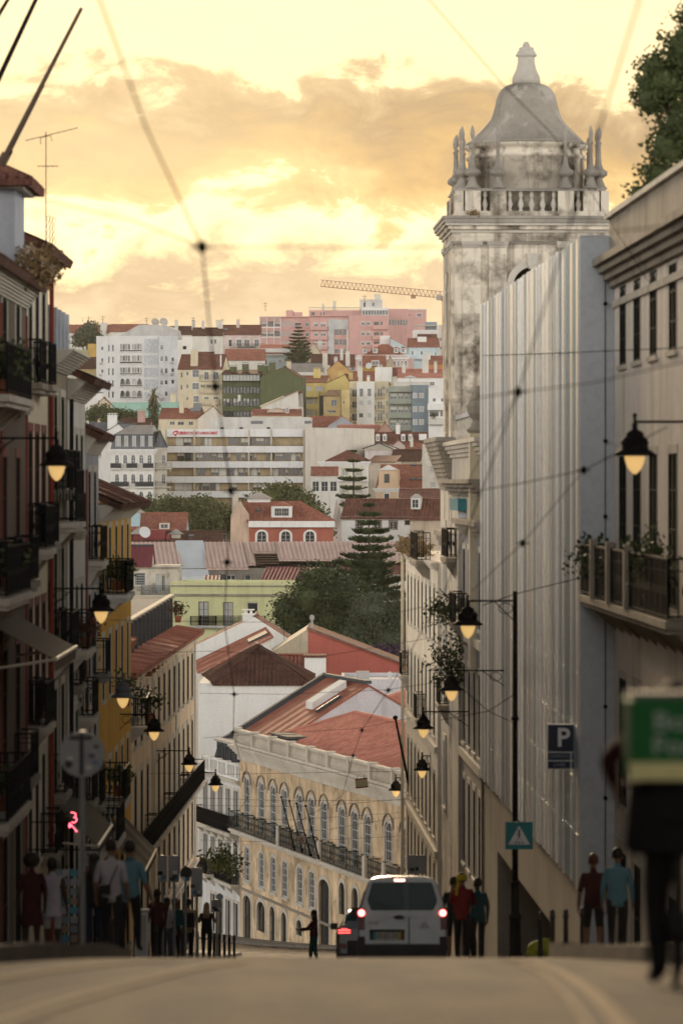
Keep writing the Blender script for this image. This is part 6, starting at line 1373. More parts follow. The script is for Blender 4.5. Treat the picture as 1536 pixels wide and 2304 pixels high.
h = Hh('green_gable_house', 'moss green blank gable end with chimneys next to the green building', VB, (80, 925), (350, 920), 700, 12, GRN); r_ = Z(VB.y(630), 925) - Z(VB.y(700), 925); h.walls(gable='f', rise=r_, apex=.6); h.gable('f', r_, TBROWN, over=.1, apex=.6)
h.chimney(2.6, 2, h.H + .6, 6.5, 3.4, 1.8, pots=0); h.chimney(.7, 4, h.H, 6, 3, 1.8, pots=0); h.chimney(6.2, 5, h.H + 2, 4, 2.4, 1.8, m=CREAM, pots=0)
h = Hh('red_lean_roof', 'long red lean to roof with white dish below the green gable', VB, (85, 870), (345, 866), 905, 8, OFFW, ); r_ = Z(VB.y(800), 875) - Z(VB.y(905), 870); h.walls(gable='f', rise=r_, apex=.98); h.roof([((-.2, 8, h.H), (-.2, -.2, h.H), (h.L, -.2, h.H + r_), (h.L, 8, h.H + r_))], TERRA, 0, []); MB().bar((-.2, -.25, h.H), (h.L * .6, -.25, h.H + r_ * .65), .3, .3).build('verge_wall', CREAM, h.o)
h = Hh('domed_loft_house', 'house with pale shallow domed roof and small arched dormer behind the banded block', VB, (20, 800), (360, 800), 962, 9, CREAM); r_ = Z(VB.y(940), 804) - Z(VB.y(975), 800); h.walls(gable='s', rise=r_); h.gable('s', r_, TERRA); MB().lathe([(2.3, 0), (1.9, .45), (1.1, .8), (.3, 1.0), (.1, 1.05)], (h.ux(190, 900)[0], 3, h.H + .5), 14).build('shallow_dome', mat('dusty_pink_dome', (.60, .47, .38), streak=.2), h.o, True)
h.dormer(h.ux(262, 900)[0], h.H + .3, 1.8, 3.2, 1.5, 4, m=OFFW, rm=OFFW)
# --- pink apartment complex on the crest
PK = mat('soft_pink_render', (.62, .37, .34), streak=.25, var=.08); PKD = mat('deep_pink_panel', (.52, .27, .26), streak=.2)
h = Hh('pink_apartments', 'left wing of the pink apartments with white grid balconies', VB, (75, 1212), (420, 1208), 290, 14, PK)
for x0, x1 in ((82, 124), (130, 172), (178, 216)):
    for y0, y1 in ((315, 352), (382, 420)): h.pwin(x0, y0, x1, y1, nx=3, ny=1, fr=PKD, rec=.5, blind=rnd.choice((0, .5)))
h.pgrid([(228, 236), (240, 248), (252, 260), (264, 272), (276, 284), (288, 296)], [(312, 352), (382, 420), (446, 485)], nx=1, ny=1, pane=ROLL)
h.pgrid([(315, 340), (390, 415)], [(325, 352), (395, 420)], nx=2, ny=1, sur=.1, surm=WHITE); h.walls(rec=.6)
for y in (288, 356, 424, 490): h.pband(75, y, 220, y + 7, .4, WHITE, 'white_ledge')
for x in (75, 125, 174, 219): h.pband(x - 2, 290, x + 3, 500, .42, WHITE, 'white_mullion')
h.pband(75, 284, 420, 290, .8, PK, 'roof_edge'); u, _ = h.ux(268, 260); h.block(u - 1.1, u + 1.1, 4, 6, h.H, h.H + 2.4, PK, 'chimney_house'); u, _ = h.ux(322, 260); h.block(u - 1.3, u + 1.3, 4.5, 6.5, h.H, h.H + 1.8, PK, 'chimney_house')
h = Hh('pink_apartments', 'middle wing of the pink apartments with glazed stair bays', VB, (421, 1200), (690, 1196), 282, 14, PK)
h.pgrid([(450, 478), (495, 530)], [(325, 352), (392, 418), (460, 480)], nx=2, ny=1, sur=.1, surm=WHITE, blind=.4); h.pgrid([(592, 618), (622, 644), (648, 674)], [(372, 412), (440, 480), (508, 540)], nx=2, ny=1, fr=WOODW); h.walls()
for y0, y1 in ((352, 378), (420, 445), (486, 512)): h.pband(425, y0, 545, y1, 1.0, PK, 'balcony_front')
h.pband(548, 300, 588, 545, .3, mat('pale_glass_bay', (.52, .54, .53), rough=.4, streak=.1), 'glazed_bay'); h.pband(588, 304, 690, 372, .25, MATS['pale_glass_bay'], 'glazed_bay'); h.pband(676, 372, 692, 545, .3, WHITE, 'white_edge'); h.pband(421, 275, 692, 283, .8, PK, 'roof_edge')
h = Hh('pink_apartments', 'right wing of the pink apartments with small windows and corner balconies', VB, (692, 1196), (960, 1200), 282, 14, PK)
h.pgrid([(776, 798), (812, 836)], [(318, 342), (388, 414), (455, 480)], nx=2, ny=1, sur=.1, surm=WHITE, blind=.3); h.pgrid([(862, 898), (908, 925)], [(318, 345), (390, 415), (456, 475)], nx=2, ny=1, fr=WOODW); h.walls()
for y in (347, 416, 478): h.pband(848, y, 962, y + 26, 1.1, PK, 'balcony_front')
h.flat(.4, .3)
h = Hh('pink_upper_storey', 'set back upper pink storey with white railing on the crest', VB, (415, 1222), (775, 1222), 240, 10, PK); h.pgrid([(430, 455), (490, 500), (512, 522)], [(252, 276)], nx=1, ny=1); h.walls(); b = MB()
for i in range(46): b.box(i * h.L / 45 - .04, i * h.L / 45 + .04, -.1, 0, h.H, h.H + .9)
b.box(0, h.L, -.12, .02, h.H + .85, h.H + .98); b.build('roof_railing', mat('grey_rail', (.4, .38, .36), streak=0), h.o)
for x, w in ((512, 1.6), (590, 2.4)): h.chimney(h.ux(x, 200)[0], 4, h.H, 6.5 if x > 550 else 4.5, w, 1.4, m=OFFW, pots=0)
h = Hh('grey_penthouse', 'pale grey penthouse with big chimney crowning the pink apartments', VB, (765, 1226), (922, 1226), 172, 10, mat('pale_grey_render', (.60, .58, .54), streak=.3)); h.pgrid([(848, 868)], [(185, 212)], nx=2, ny=2); h.pgrid([(790, 806)], [(186, 218)], nx=1, ny=1); h.walls(); h.flat(.3, .3); h.chimney(h.ux(887, 160)[0], 2.5, h.H, 3.8, 4.6, 2, m=OFFW, pots=4)
h = Hh('glazed_terrace_storey', 'white glazed terrace storey on the right of the pink apartments', VB, (778, 1216), (962, 1216), 228, 10, WHITE); h.pgrid([(782 + i * 20, 800 + i * 20) for i in range(9)], [(240, 272)], nx=2, ny=1); h.walls(); h.flat(.3, .3)
h = Hh('pink_end_block', 'pink end block with long glazed gallery at the right of the crest', VB, (962, 1225), (1225, 1228), 240, 12, PK); h.pgrid([(966 + i * 19, 982 + i * 19) for i in range(7)], [(240, 278), (304, 344)], nx=3, ny=2); h.pwin(1160, 262, 1190, 285, nx=2, ny=1, sur=.1, surm=WHITE); h.pwin(1104, 265, 1112, 282, nx=1, ny=1); h.walls(); h.flat(.5, .3); h.pband(1098, 232, 1226, 238, .5, WHITE, 'roof_edge')
# --- right upper slopes
def gh(name, label, v, x0, x1, D, yw, yr, m, rm, axis='s', dep=10, wins=(), sidem=None, apex=.5, ch=(), D1=None, **k):
    """plain gabled house: wall top at view y yw, ridge at yr"""
    h = Hh(name, label, v, (x0, D), (x1, D1 or D), yw, dep, m)
    for w in wins: h.pwin(*w[:4], nx=w[4] if len(w) > 4 else 2, ny=w[5] if len(w) > 5 else 2, sur=.12, surm=WHITE)
    r_ = Z(v.y(yr), D + (dep / 2 if axis == 's' else 0)) - Z(v.y(yw), D)
    h.walls(gable=axis, rise=r_, sidem=sidem, apex=apex); h.gable(axis, r_, rm, apex=apex, **k)
    for x, hh, w in ch: h.chimney(h.ux(x, yw)[0], dep * .3, h.H + r_ * .4, hh, w, 1.4, m=OFFW)
    return h
LB = mat('pale_sky_blue_render', (.50, .59, .62), streak=.25)
h = gh('blue_terrace_house', 'pale blue house with roof terrace and orange tiles left of the dark araucaria', VB, 75, 290, 1130, 540, 480, LB, TORANGE, wins=((85, 578, 125, 615, 2, 1), (205, 580, 225, 610, 1, 1))); h.pband(75, 505, 290, 532, 1.2, WHITE, 'terrace_front'); h.pband(75, 545, 290, 552, 1.5, OFFW, 'slab')
gh('cream_gable_house', 'cream gabled house right of the dark araucaria', VB, 385, 505, 1120, 545, 462, CREAM, TERRA2, 'f', over=.1, ch=((490, 6, 2.6),))
gh('brown_roof_row', 'row of brown and red roofs below the pink apartments', VB, 430, 560, 1060, 610, 545, OFFW, TBROWN); gh('brown_roof_row', 'red brown roof right of the row under the pink apartments', VB, 560, 745, 1065, 625, 548, OFFW, TERRA2, wins=((705, 632, 730, 655),), ch=((640, 8, 2.0),))
h = gh('grey_sheet_roof_house', 'house with pale grey sheet roof above the yellow gable', VB, 285, 515, 1010, 668, 605, OFFW, ZINCL, ch=((525, 9, 3),)); h.pband(300, 668, 515, 690, .6, WHITE, 'white_fascia')
gh('mustard_gable_house', 'mustard orange gabled house with chimneys above the yellow one', VB, 540, 692, 1000, 650, 588, mat('mustard_render', (.58, .37, .15), streak=.25), TERRA2, 'f', over=.1, ch=((600, 5, 2.2), (682, 8, 2.6)))
YE = mat('lemon_yellow_render', (.68, .55, .22), streak=.2, var=.06)
h = Hh('yellow_apartment_house', 'lemon yellow apartment house with wide windows and red roof', VB, (345, 958), (528, 955), 735, 14, YE)
h.pgrid([(367, 430), (455, 515)], [(764, 800)], nx=2, ny=1, pane=ROLL); h.pgrid([(346, 370), (374, 386), (390, 444), (455, 474)], [(844, 890), (926, 968)], nx=1, ny=1, pane=CURT); r_ = Z(VB.y(695), 965) - Z(VB.y(735), 958); h.walls(gable='s', rise=r_); h.gable('s', r_, TERRA); h.pband(486, 830, 514, 970, .1, SLATE, 'dark_stair_strip'); h.pband(330, 800, 485, 842, 1.2, YE, 'terrace_front'); h.chimney(h.ux(460, 690)[0], 3, h.H + 1, 5, 4, 1.6, m=YE)
h = Hh('yellow_gable_wall', 'broad blank lemon yellow gable with chimney pair', VB, (528, 952), (702, 948), 745, 12, YE); r_ = Z(VB.y(682), 952) - Z(VB.y(745), 952); h.walls(gable='f', rise=r_, apex=.78); h.gable('f', r_, TERRA2, over=.1, apex=.78); h.chimney(h.L * .55, 3, h.H + r_ * .7, 2.6, 3, 1.5, m=YE); h.chimney(h.L * .95, 3, h.H + r_ * .4, 3.6, 2.2, 1.5, m=YE)
h = Hh('sand_coloured_house', 'sand coloured house with brown window and blue grey side below the yellow gable', VB, (516, 930), (640, 926), 830, 10, mat('sand_render', (.58, .45, .22), streak=.25), ); h.pwin(568, 860, 605, 902, nx=2, ny=1, sur=.1); h.pwin(540, 930, 600, 948, nx=4, ny=1); h.walls(); h.shed(1.6, TERRA2, over=.3)
h = Hh('sand_side_block', 'narrow sand and grey block between sand house and white flats', VB, (640, 926), (696, 927), 800, 10, mat('sand_render')); h.pwin(650, 865, 660, 888, nx=1, ny=2); h.walls(); h.flat(.4, .2)
CY = mat('pale_custard_render', (.68, .60, .42), streak=.25)
h = Hh('white_bay_flats', 'custard coloured flats with a projecting white central bay', VB, (696, 935), (962, 930), 745, 12, CY)
h.pgrid([(712, 728), (731, 746)], [(785, 840), (870, 915), (955, 1005)], nx=1, ny=2, fr=WOODW); h.pgrid([(888, 902), (905, 920)], [(782, 835), (868, 920), (952, 1005)], nx=1, ny=2); h.pgrid([(948, 960)], [(780, 815), (865, 905), (950, 990)], nx=1, ny=1); h.walls(); h.flat(.5, .3)
u0, _ = h.ux(747, 800); u1, _ = h.ux(870, 800); wb = h.block(u0, u1, -1.2, .05, 0, h.H + .3, WHITE, 'white_bay')
for x0, x1, ys in ((768, 793, ((782, 838),)), (823, 848, ((782, 836), (865, 895), (952, 982))), (765, 792, ((865, 895), (952, 982)))):
    for y0, y1 in ys: a0, z0 = h.ux(x0, y1); a1, z1 = h.ux(x1, y0); add_window(h.o, (a0 + a1) / 2, -1.26, z0, a1 - a0, z1 - z0, 0, nx=2, ny=1, pane=rnd.choice((GLASS, ROLL)))
for x0, x1 in ((702, 746), (872, 932)):
    for y in (840, 924, 1006): a0, z = h.ux(x0, y); a1, _ = h.ux(x1, y); h.balcony((a0 + a1) / 2, z, a1 - a0, .9, h=.98, slab=CY, m=MATS['grey_iron'], step=.35, brackets=False)
for x, y in ((704, 788), (928, 775), (926, 945)): u, z = h.ux(x, y); MB().cyl((u, -.35, z), (u, 0, z), .38, .38, 12).build('air_conditioner', GREYC, h.o)
h.block(h.ux(860, 700)[0], h.ux(975, 700)[0], 3, 5, h.H, h.H + 4.0, WHITE, 'chimney_wall'); h.chimney(h.ux(760, 700)[0], 3, h.H, 9, 2.4, 1.4, m=OFFW); h.chimney(h.ux(815, 720)[0], 3, h.H, 3.6, 1.6, 1.2, m=WHITE)
GG = mat('grey_green_render', (.30, .33, .28), streak=.25); BG = mat('slate_blue_render', (.20, .26, .30), streak=.2)
h = Hh('grey_green_flats', 'grey green flats with deep balconies next to slate blue tower', VB, (965, 884), (1127, 882), 770, 13, GG)
for y0, y1 in ((812, 855), (905, 948), (995, 1035)): h.pgrid([(975, 1020), (1030, 1066), (1074, 1098), (1104, 1122)], [(y0, y1)], nx=2, ny=1, rec=.2, blind=rnd.choice((0, .5)))
h.walls()
for y0, y1 in ((765, 805), (855, 888), (947, 985), (1038, 1072)): h.pband(965, y0, 1127, y1, 1.5, GG, 'balcony_front')
h = Hh('slate_blue_flats', 'slate blue block with six small white windows', VB, (1128, 881), (1240, 884), 765, 13, BG); h.pgrid([(1135, 1158), (1177, 1204)], [(815, 845), (908, 940), (998, 1030)], nx=1, ny=1, sur=.12, surm=WHITE, pane=ROLL); h.walls(); h.flat(.3, .3)
h = Hh('white_terraced_block', 'white terraced block with planted loggia right of the slate blue flats', VB, (1240, 878), (1380, 878), 790, 13, WHITE); h.pgrid([(1268, 1290), (1325, 1348)], [(848, 872)], nx=1, ny=1); h.pgrid([(1245, 1310), (1320, 1358)], [(935, 975)], nx=2, ny=1); h.walls(); h.flat(.4, .3); h.pband(1232, 885, 1380, 930, 1.4, WHITE, 'balcony_front'); h.pband(1240, 985, 1380, 1030, 1.2, OFFW, 'balcony_front')
plant('loggia_plant', 'dark shrub in the planted loggia of the white terraced block', tuple(P(VB.x(1278), VB.y(985), 876)), .8, LEAF_D, 260, .25, 130)
h = gh('white_penthouse', 'white penthouse with red roof, tall chimneys and terrace parasol', VB, 1030, 1380, 930, 700, 648, WHITE, TORANGE, wins=((1060, 735, 1100, 760), (1250, 735, 1280, 760)), ch=((1070, 5, 2), (1220, 10, 3.6), (1290, 6, 1.6))); h.pband(1000, 735, 1240, 768, 1.8, OFFW, 'terrace_front')
s = thing('parasol', 'white square parasol on the penthouse terrace', 'parasol', P(VB.x(1113), VB.y(766), 926)); MB().lathe([(1.7, 0), (.9, .3), (.1, .55)], (0, 0, 2.1), 8).build('canopy', WHITE, s); MB().cyl((0, 0, 0), (0, 0, 2.2), .05).build('pole', GREYC, s)
gh('orange_roof_house', 'orange brown house with red roof beside the crane mast', VB, 1215, 1345, 960, 605, 558, mat('orange_brown_render', (.46, .22, .09), streak=.2), TERRA, ch=((1240, 4, 2.4),), wins=((1280, 618, 1295, 640, 1, 2),))
h = gh('sky_blue_house', 'pale blue house with red roof and white roof lantern high on the right', VB, 1105, 1310, 1085, 490, 435, LB, TERRA, dep=14, wins=((1120, 520, 1136, 548), (1183, 522, 1202, 548), (1282, 530, 1294, 552), (1118, 590, 1134, 620)), sidem=LB, verge=.3); h.block(2.5, 5.0, 4, 9, h.H + 1.2, h.H + 2.9, WHITE, 'roof_lantern'); h.pband(1100, 552, 1312, 580, 1.2, LB, 'balcony_front')
gh('sky_blue_gable', 'blank pale blue gable left of the sky blue house', VB, 970, 1108, 1088, 500, 428, LB, TERRA, 'f', apex=.05, over=.1); h = Hh('white_stack_house', 'narrow white block at the left of the pale blue gable', VB, (908, 1092), (976, 1092), 425, 10, WHITE); h.walls(); h.flat(.4, .3)
h = Hh('white_blank_block', 'plain white block with pergola terrace below the pink end block', VB, (1135, 1140), (1310, 1140), 385, 12, WHITE); h.walls(); h.flat(.4, .3); b = MB()
for i in range(9): b.box(.4 + i * .8, .5 + i * .8, 1, 1.1, h.H + .2, h.H + 1.7)
b.box(.2, 7.2, .6, 6, h.H + 1.7, h.H + 1.9); b.build('pergola', OFFW, h.o); h.block(3.6, 7.2, 6, 9, h.H + .2, h.H + 3.0, mat('blue_grey_sheet', (.24, .30, .36), streak=.1), 'blue_roof_hut')
h = Hh('grey_side_block', 'pale grey block with two small windows behind the crane mast', VB, (1305, 1120), (1400, 1120), 350, 12, OFFW); h.pgrid([(1318, 1330)], [(490, 510), (430, 450)], nx=1, ny=1); h.walls(); h.flat(.4, .3)
PKL = mat('rose_pink_render', (.60, .40, .38), streak=.25)
h = Hh('rose_palace', 'rose pink palace with balustrade and red mansard roof', VB, (735, 1050), (1105, 1048), 568, 13, PKL); h.pgrid([(760, 775), (800, 815), (1000, 1012), (1025, 1038), (1050, 1062), (1075, 1090)], [(590, 625)], nx=2, ny=2, sur=.15, surm=WHITE); h.walls(); h.band(h.H - .5, h.H, .4, WHITE, sides=(0,)); b = MB()
for i in range(60): b.box(i * h.L / 59 - .06, i * h.L / 59 + .06, .0, .2, h.H, h.H + .6)
b.box(0, h.L, -.05, .25, h.H + .6, h.H + .75); b.build('balustrade', WHITE, h.o); h.hip(Z(VB.y(478), 1056) - Z(VB.y(568), 1050), TERRA, over=-1.2)
for x in (795, 865, 1010, 1060): h.dormer(h.ux(x, 520)[0], h.H + 1.3, 2.6, 3.0, 1.6, 5, m=WHITE)
h = gh('ochre_dormer_house', 'ochre gabled house with satellite dish in front of the rose palace', VB, 785, 945, 1005, 622, 555, mat('bright_ochre', (.55, .36, .08), streak=.2), TERRA, wins=((848, 590, 896, 620, 4, 1),)); d = MB().lathe([(.05, 0), (.6, .12), (.85, .3)], n=14).build('dish', WOODW, h.o, loc=(h.ux(828, 610)[0], -1.5, h.H - .2)); d.rotation_euler = (R(75), 0, R(-15))
gh('dirty_gable_house', 'stained cream gable right of the ochre dormer house', VB, 940, 1010, 1008, 620, 555, DIRTY, TERRA2, 'f', over=.1)
gh('red_roof_row', 'red roofs and terrace behind the white bay flats', VB, 700, 900, 985, 735, 665, OFFW, TERRA, ch=((760, 6, 2), (905, 7, 3))); gh('red_roof_row', 'red roof right behind the white chimney wall', VB, 900, 1060, 990, 690, 640, OFFW, TERRA2)
# --- lower slope behind the banded block
gh('long_red_roof', 'long low house with bright red roof above the dormered house', VB, 615, 905, 830, 1072, 1035, OFFW, TORANGE, wins=((680, 1082, 740, 1105, 4, 1), (800, 1085, 860, 1110, 3, 1))); gh('brown_gable_house', 'brown pink gabled wall at the end of the long red roof', VB, 888, 992, 826, 1075, 1012, mat('brown_pink_render', (.42, .26, .21), streak=.3), TERRA2, 'f', over=.1)
gh('small_white_gable', 'white gable with grey trim left of the long red roof', VB, 545, 745, 858, 1035, 970, BLUEW, TERRA, 'f', over=.2); gh('red_slope_house', 'red sloping roofs left of the small white gable', VB, 420, 620, 862, 1040, 975, OFFW, TERRA, wins=((600, 1040, 615, 1052, 1, 1),))
h = gh('dormered_red_roof', 'long red roof with white arched dormers below the slate blue flats', VB, 800, 1235, 800, 1160, 1085, OFFW, TERRA2, dep=13)
for x in (890, 938, 1066, 1115): h.dormer(h.ux(x, 1140)[0], h.H + .5, 1.9, 2.9, .8, 4, m=WHITE, rm=WHITE, shape='arch')
h.chimney(h.ux(1030, 1120)[0], 3, h.H + 2, 4, 2, 1.2, m=WHITE); h.block(h.ux(1175, 1120)[0], h.ux(1228, 1120)[0], 2, 6, h.H, h.H + 2.0, WHITE, 'roof_storey')
gh('pink_gable_cottage', 'pale pink gable cottage below the dormered red roof', VB, 962, 1105, 775, 1195, 1135, MATS['pale_pink_render'], TERRA2, 'f', over=.1); gh('brown_valley_roof', 'wide brown roof left of the glass pyramid', VB, 665, 905, 780, 1215, 1152, OFFW, TERRA2, ch=((780, 5, 1.6),), D1=776)
gh('terrace_cottage', 'white cottage with red roof right of the pale pink gable', VB, 1085, 1210, 772, 1205, 1165, WHITE, TERRA, ch=((1125, 4, 1.4),))
gh('brick_gable_cottage', 'brick coloured gable with small window under the long red roof', VB, 665, 790, 800, 1150, 1090, mat('brick_pink', (.42, .22, .17), streak=.3), TERRA2, 'f', over=.2, wins=((695, 1130, 720, 1165),))
h = Hh('pyramid_skylight_house', 'pale block topped by a glazed pyramid roof', VB, (800, 742), (980, 740), 1200, 12, mat('pinkish_grey_render', (.60, .54, .52), streak=.3)); h.walls(); h.hip(Z(VB.y(1160), 746) - Z(VB.y(1200), 742), mat('sunlit_glazing', (.62, .56, .44), rough=.3, streak=.1, var=.1), over=.4)
gh('brown_tiled_house', 'old brown tiled roof right of the glazed pyramid', VB, 980, 1185, 735, 1275, 1205, DIRTY, TBROWN, D1=732)
h = Hh('ornate_white_facade', 'ornate white facade with balustrades behind the smaller Norfolk pine', VB, (495, 722), (825, 720), 1285, 13, GW)
h.pgrid([(538, 580), (640, 685), (735, 780)], [(1335, 1385), (1448, 1500)], nx=2, ny=2, sur=.2, surm=mat('pale_yellow_trim', (.66, .62, .44), streak=.2), pane=CURT); h.pgrid([(540, 578), (640, 682)], [(1560, 1600)], nx=2, ny=2, sur=.2); h.walls(); h.band(h.H - .8, h.H, .5, WHITE, sides=(0, 1, 3), steps=3); h.pband(490, 1415, 828, 1424, .5, WHITE, 'string_course')
for x in (497, 610, 710, 812): h.pband(x, 1290, x + 14, 1640, .2, WHITE, 'pilaster')
h.hip(Z(VB.y(1212), 728) - Z(VB.y(1285), 722), TERRA2, over=-.8)
for x in (560, 660, 757): u, z = h.ux(x, 1415); MB().box(u - .7, u + .7, -.35, 0, z, z + .6).build('balustrade', WHITE, h.o)
h = Hh('beige_side_wall', 'beige side wall with shallow roof right of the ornate facade', VB, (826, 721), (1010, 718), 1285, 11, BEIGE); h.walls(); h.shed(1.2, TERRA2)
PE = mat('peach_render', (.72, .53, .36), streak=.22, var=.06)
h = Hh('peach_house', 'peach house with pediment gable and red roof windows', VB, (875, 702), (1195, 700), 1478, 13, PE)
h.pgrid([(935, 968), (1037, 1065), (1125, 1152)], [(1508, 1560)], nx=2, ny=2, sur=.2, surm=WHITE, fr=WOODD); h.walls(); h.band(h.H - .5, h.H + .2, .5, WHITE, sides=(0, 3), steps=3)
r_ = Z(VB.y(1280), 710) - Z(VB.y(1448), 702); h.gable('s', r_, TERRA, over=.2, apex=.75); u0, _ = h.ux(895, 1400); u1, _ = h.ux(1030, 1400); um = (u0 + u1) / 2
zt = h.zl(Z(VB.y(1345), 702)); zp = h.zl(Z(VB.y(1312), 702)); b = MB(); b.prism([(u0 - .4, h.H), (u1 + .4, h.H), (u1, h.H + .9), (u1 - .15, zt), (um, zp), (u0 + .15, zt), (u0, h.H + .9)], 'y', -.3, 4); b.build('pediment_gable', PE, h.o)
b = MB(); b.prism([(u0, zt), (u1, zt), (um, zp + .1)], 'y', -.6, -.3); b.build('pediment', WHITE, h.o); a0, z0 = h.ux(935, 1432); a1, z1 = h.ux(970, 1372); add_window(h.o, (a0 + a1) / 2, -.4, z0, a1 - a0, z1 - z0, 0, arch=.9, fr=WOODD)
for x, y in ((1098, 1308), (1168, 1308), (1116, 1408), (1166, 1408)): u, z = h.ux(x, y + 10); v = (z - h.H) / r_ * 9.75; h.skylight(u, v, z + .1, 1.05, .7, math.atan2(r_, 9.75))
h = Hh('plain_beige_block', 'plain tall beige block with four small windows beside the tower', VB, (1196, 690), (1400, 688), 1185, 12, mat('greige_render', (.56, .52, .45), streak=.3)); h.pgrid([(1252, 1288)], [(1208, 1246), (1318, 1356), (1428, 1466)], nx=1, ny=1, sur=.1, pane=rnd.choice((CURT, ROLL))); h.walls(); h.flat(.5, .3); h.block(.6, 4, 3, 8, h.H + .1, h.H + 1.6, SLATE, 'roof_plant_room')
# --- trees on the hill
araucaria('norfolk_pine', 'dense dark araucaria before the pink apartments', 672, 727, 812, 1120, 36, 12, 7, dense=3.0)
tree('round_tree', 'grey green tree on the left skyline beside the arcaded block', 198, 0, 1150, [(195, 755, 24, 20), (180, 765, 16, 14), (205, 735, 12, 10), (215, 762, 14, 14)], LEAF_G, 2600, .8, 140, None, .8)
tree('round_tree', 'leftmost green tree below the low white terrace house', 225, 0, 865, [(215, 930, 16, 16), (232, 925, 16, 15), (205, 938, 12, 12)], LEAF_M, 1800, .55, 141, 'trees below the arcaded block', .5)
tree('round_tree', 'middle green tree left of the ivy clad palm', 265, 0, 862, [(258, 932, 20, 14), (280, 936, 18, 14), (242, 940, 14, 12)], LEAF_M, 1800, .55, 142, 'trees below the arcaded block', .5)
tree('round_tree', 'green tree nearest the ivy clad palm', 298, 0, 860, [(300, 940, 14, 11), (312, 944, 9, 8)], LEAF_M, 1000, .55, 143, 'trees below the arcaded block', .5)
tree('round_tree', 'dark green tree behind the left eaves below the dull yellow house', 180, 0, 940, [(178, 880, 16, 14), (190, 885, 12, 10)], LEAF_M, 1000, .6, 144, None, .5)
D = 842; k = D / F; zg = ground(D); o = thing('palm_tree', 'palm with ivy clad trunk and shaggy dry fronds', 'tree', (X(346, D), D, zg)); zt = Z(888, D) - zg
MB().cyl((0, 0, -.5), (0, 0, zt), .5, .4, 8).build('trunk', BARK, o); b = MB(); zi0, zi1 = Z(952, D) - zg, Z(890, D) - zg
leaf_cloud(b, [((0, 0, (zi0 + zi1) / 2), (.95, .95, (zi1 - zi0) / 2)), ((0, 0, zi0), (1.1, 1.1, 1.6))], 1400, .45, 150); b.build('ivy', LEAF_D, o)
b = MB(); rnd2 = random.Random(9)
for i in range(46):
    a = rnd2.uniform(0, 6.28); el = rnd2.uniform(-1.0, 1.2); ln = rnd2.uniform(1.6, 2.8); d = Vector((math.cos(a) * math.cos(el), math.sin(a) * math.cos(el), math.sin(el))); p = Vector((0, 0, zt)); sd_ = d.cross(Vector((0, 0, 1))).normalized()
    for j in range(4):
        q = p + d * ln / 4; w0 = .28 * (1 - j / 5); b.quad(p - sd_ * w0, q - sd_ * w0 * .7, q + sd_ * w0 * .7, p + sd_ * w0); p = q; d = (d + Vector((0, 0, -.28))).normalized()
b.build('crown', leafmat('dry_palm_fronds', (.05, .055, .02), (.13, .10, .045), (.20, .15, .08)), o)
# --- tower crane
CR = mat('crane_paint', (.42, .24, .15), streak=.1, var=.1, bump=0); D = 1120
p0 = P(VB.x(495), VB.y(58), D); p1 = P(VB.x(1362), VB.y(142), D); mx = X(VB.x(1350), D); zb_ = ground(D); o = thing('tower_crane', 'reddish tower crane with long lattice jib above the hill', 'crane', (mx, D, zb_))
def lattice(nm, a, c, w, hh, n, r, tri=True):
    b = MB(); a = Vector(a); c = Vector(c); d = (c - a); side = Vector((0, 1, 0)) * w / 2; up = Vector((0, 0, hh)) if abs(d.z) < d.length * .7 else Vector((hh, 0, 0))
    ch_ = [side, -side, up] if tri else [side, -side, up + side, up - side]
    for e in ch_: b.bar(a + e, c + e, r)
    for i in range(n):
        p, q, m_ = a + d * i / n, a + d * (i + 1) / n, a + d * (i + .5) / n
        for e in ch_[:2]:
            t = ch_[2] if tri else e + up
            b.bar(p + e, m_ + t, r * .7); b.bar(m_ + t, q + e, r * .7)
        b.bar(p + side, p - side, r * .6)
    return b.build(nm, CR, o)
loc = Vector((mx, D, zb_))
lattice('jib', p0 - loc - Vector((0, 0, .7)), p1 - loc - Vector((0, 0, .7)), 1.2, 1.9, 30, .16); lattice('mast', (-.6, 0, -1), (-.6, 0, p1.z - zb_ - 1), 1.2, 1.2, 40, .16, False); lattice('counter_jib', p1 - loc, p1 - loc + Vector((9, 0, -.9)), 1.2, 1.0, 6, .16)
MB().box(-1.1, 1.0, -.8, .8, p1.z - zb_ - 1.4, p1.z - zb_).build('slewing_unit', CR, o); MB().box(-2.4, -1.1, -1.0, .4, p1.z - zb_ - 1.2, p1.z - zb_ + .4).build('cab', mat('cab_grey', (.34, .33, .32), streak=.1), o); MB().box(6, 8.5, -.7, .7, p1.z - zb_ - 3, p1.z - zb_ - .6).build('counterweight', GREYC, o)
tr = P(VB.x(1135), VB.y(128), D) - loc; MB().box(tr.x - .7, tr.x + .7, -.5, .5, tr.z - 1.3, tr.z - .2).build('trolley', CR, o)
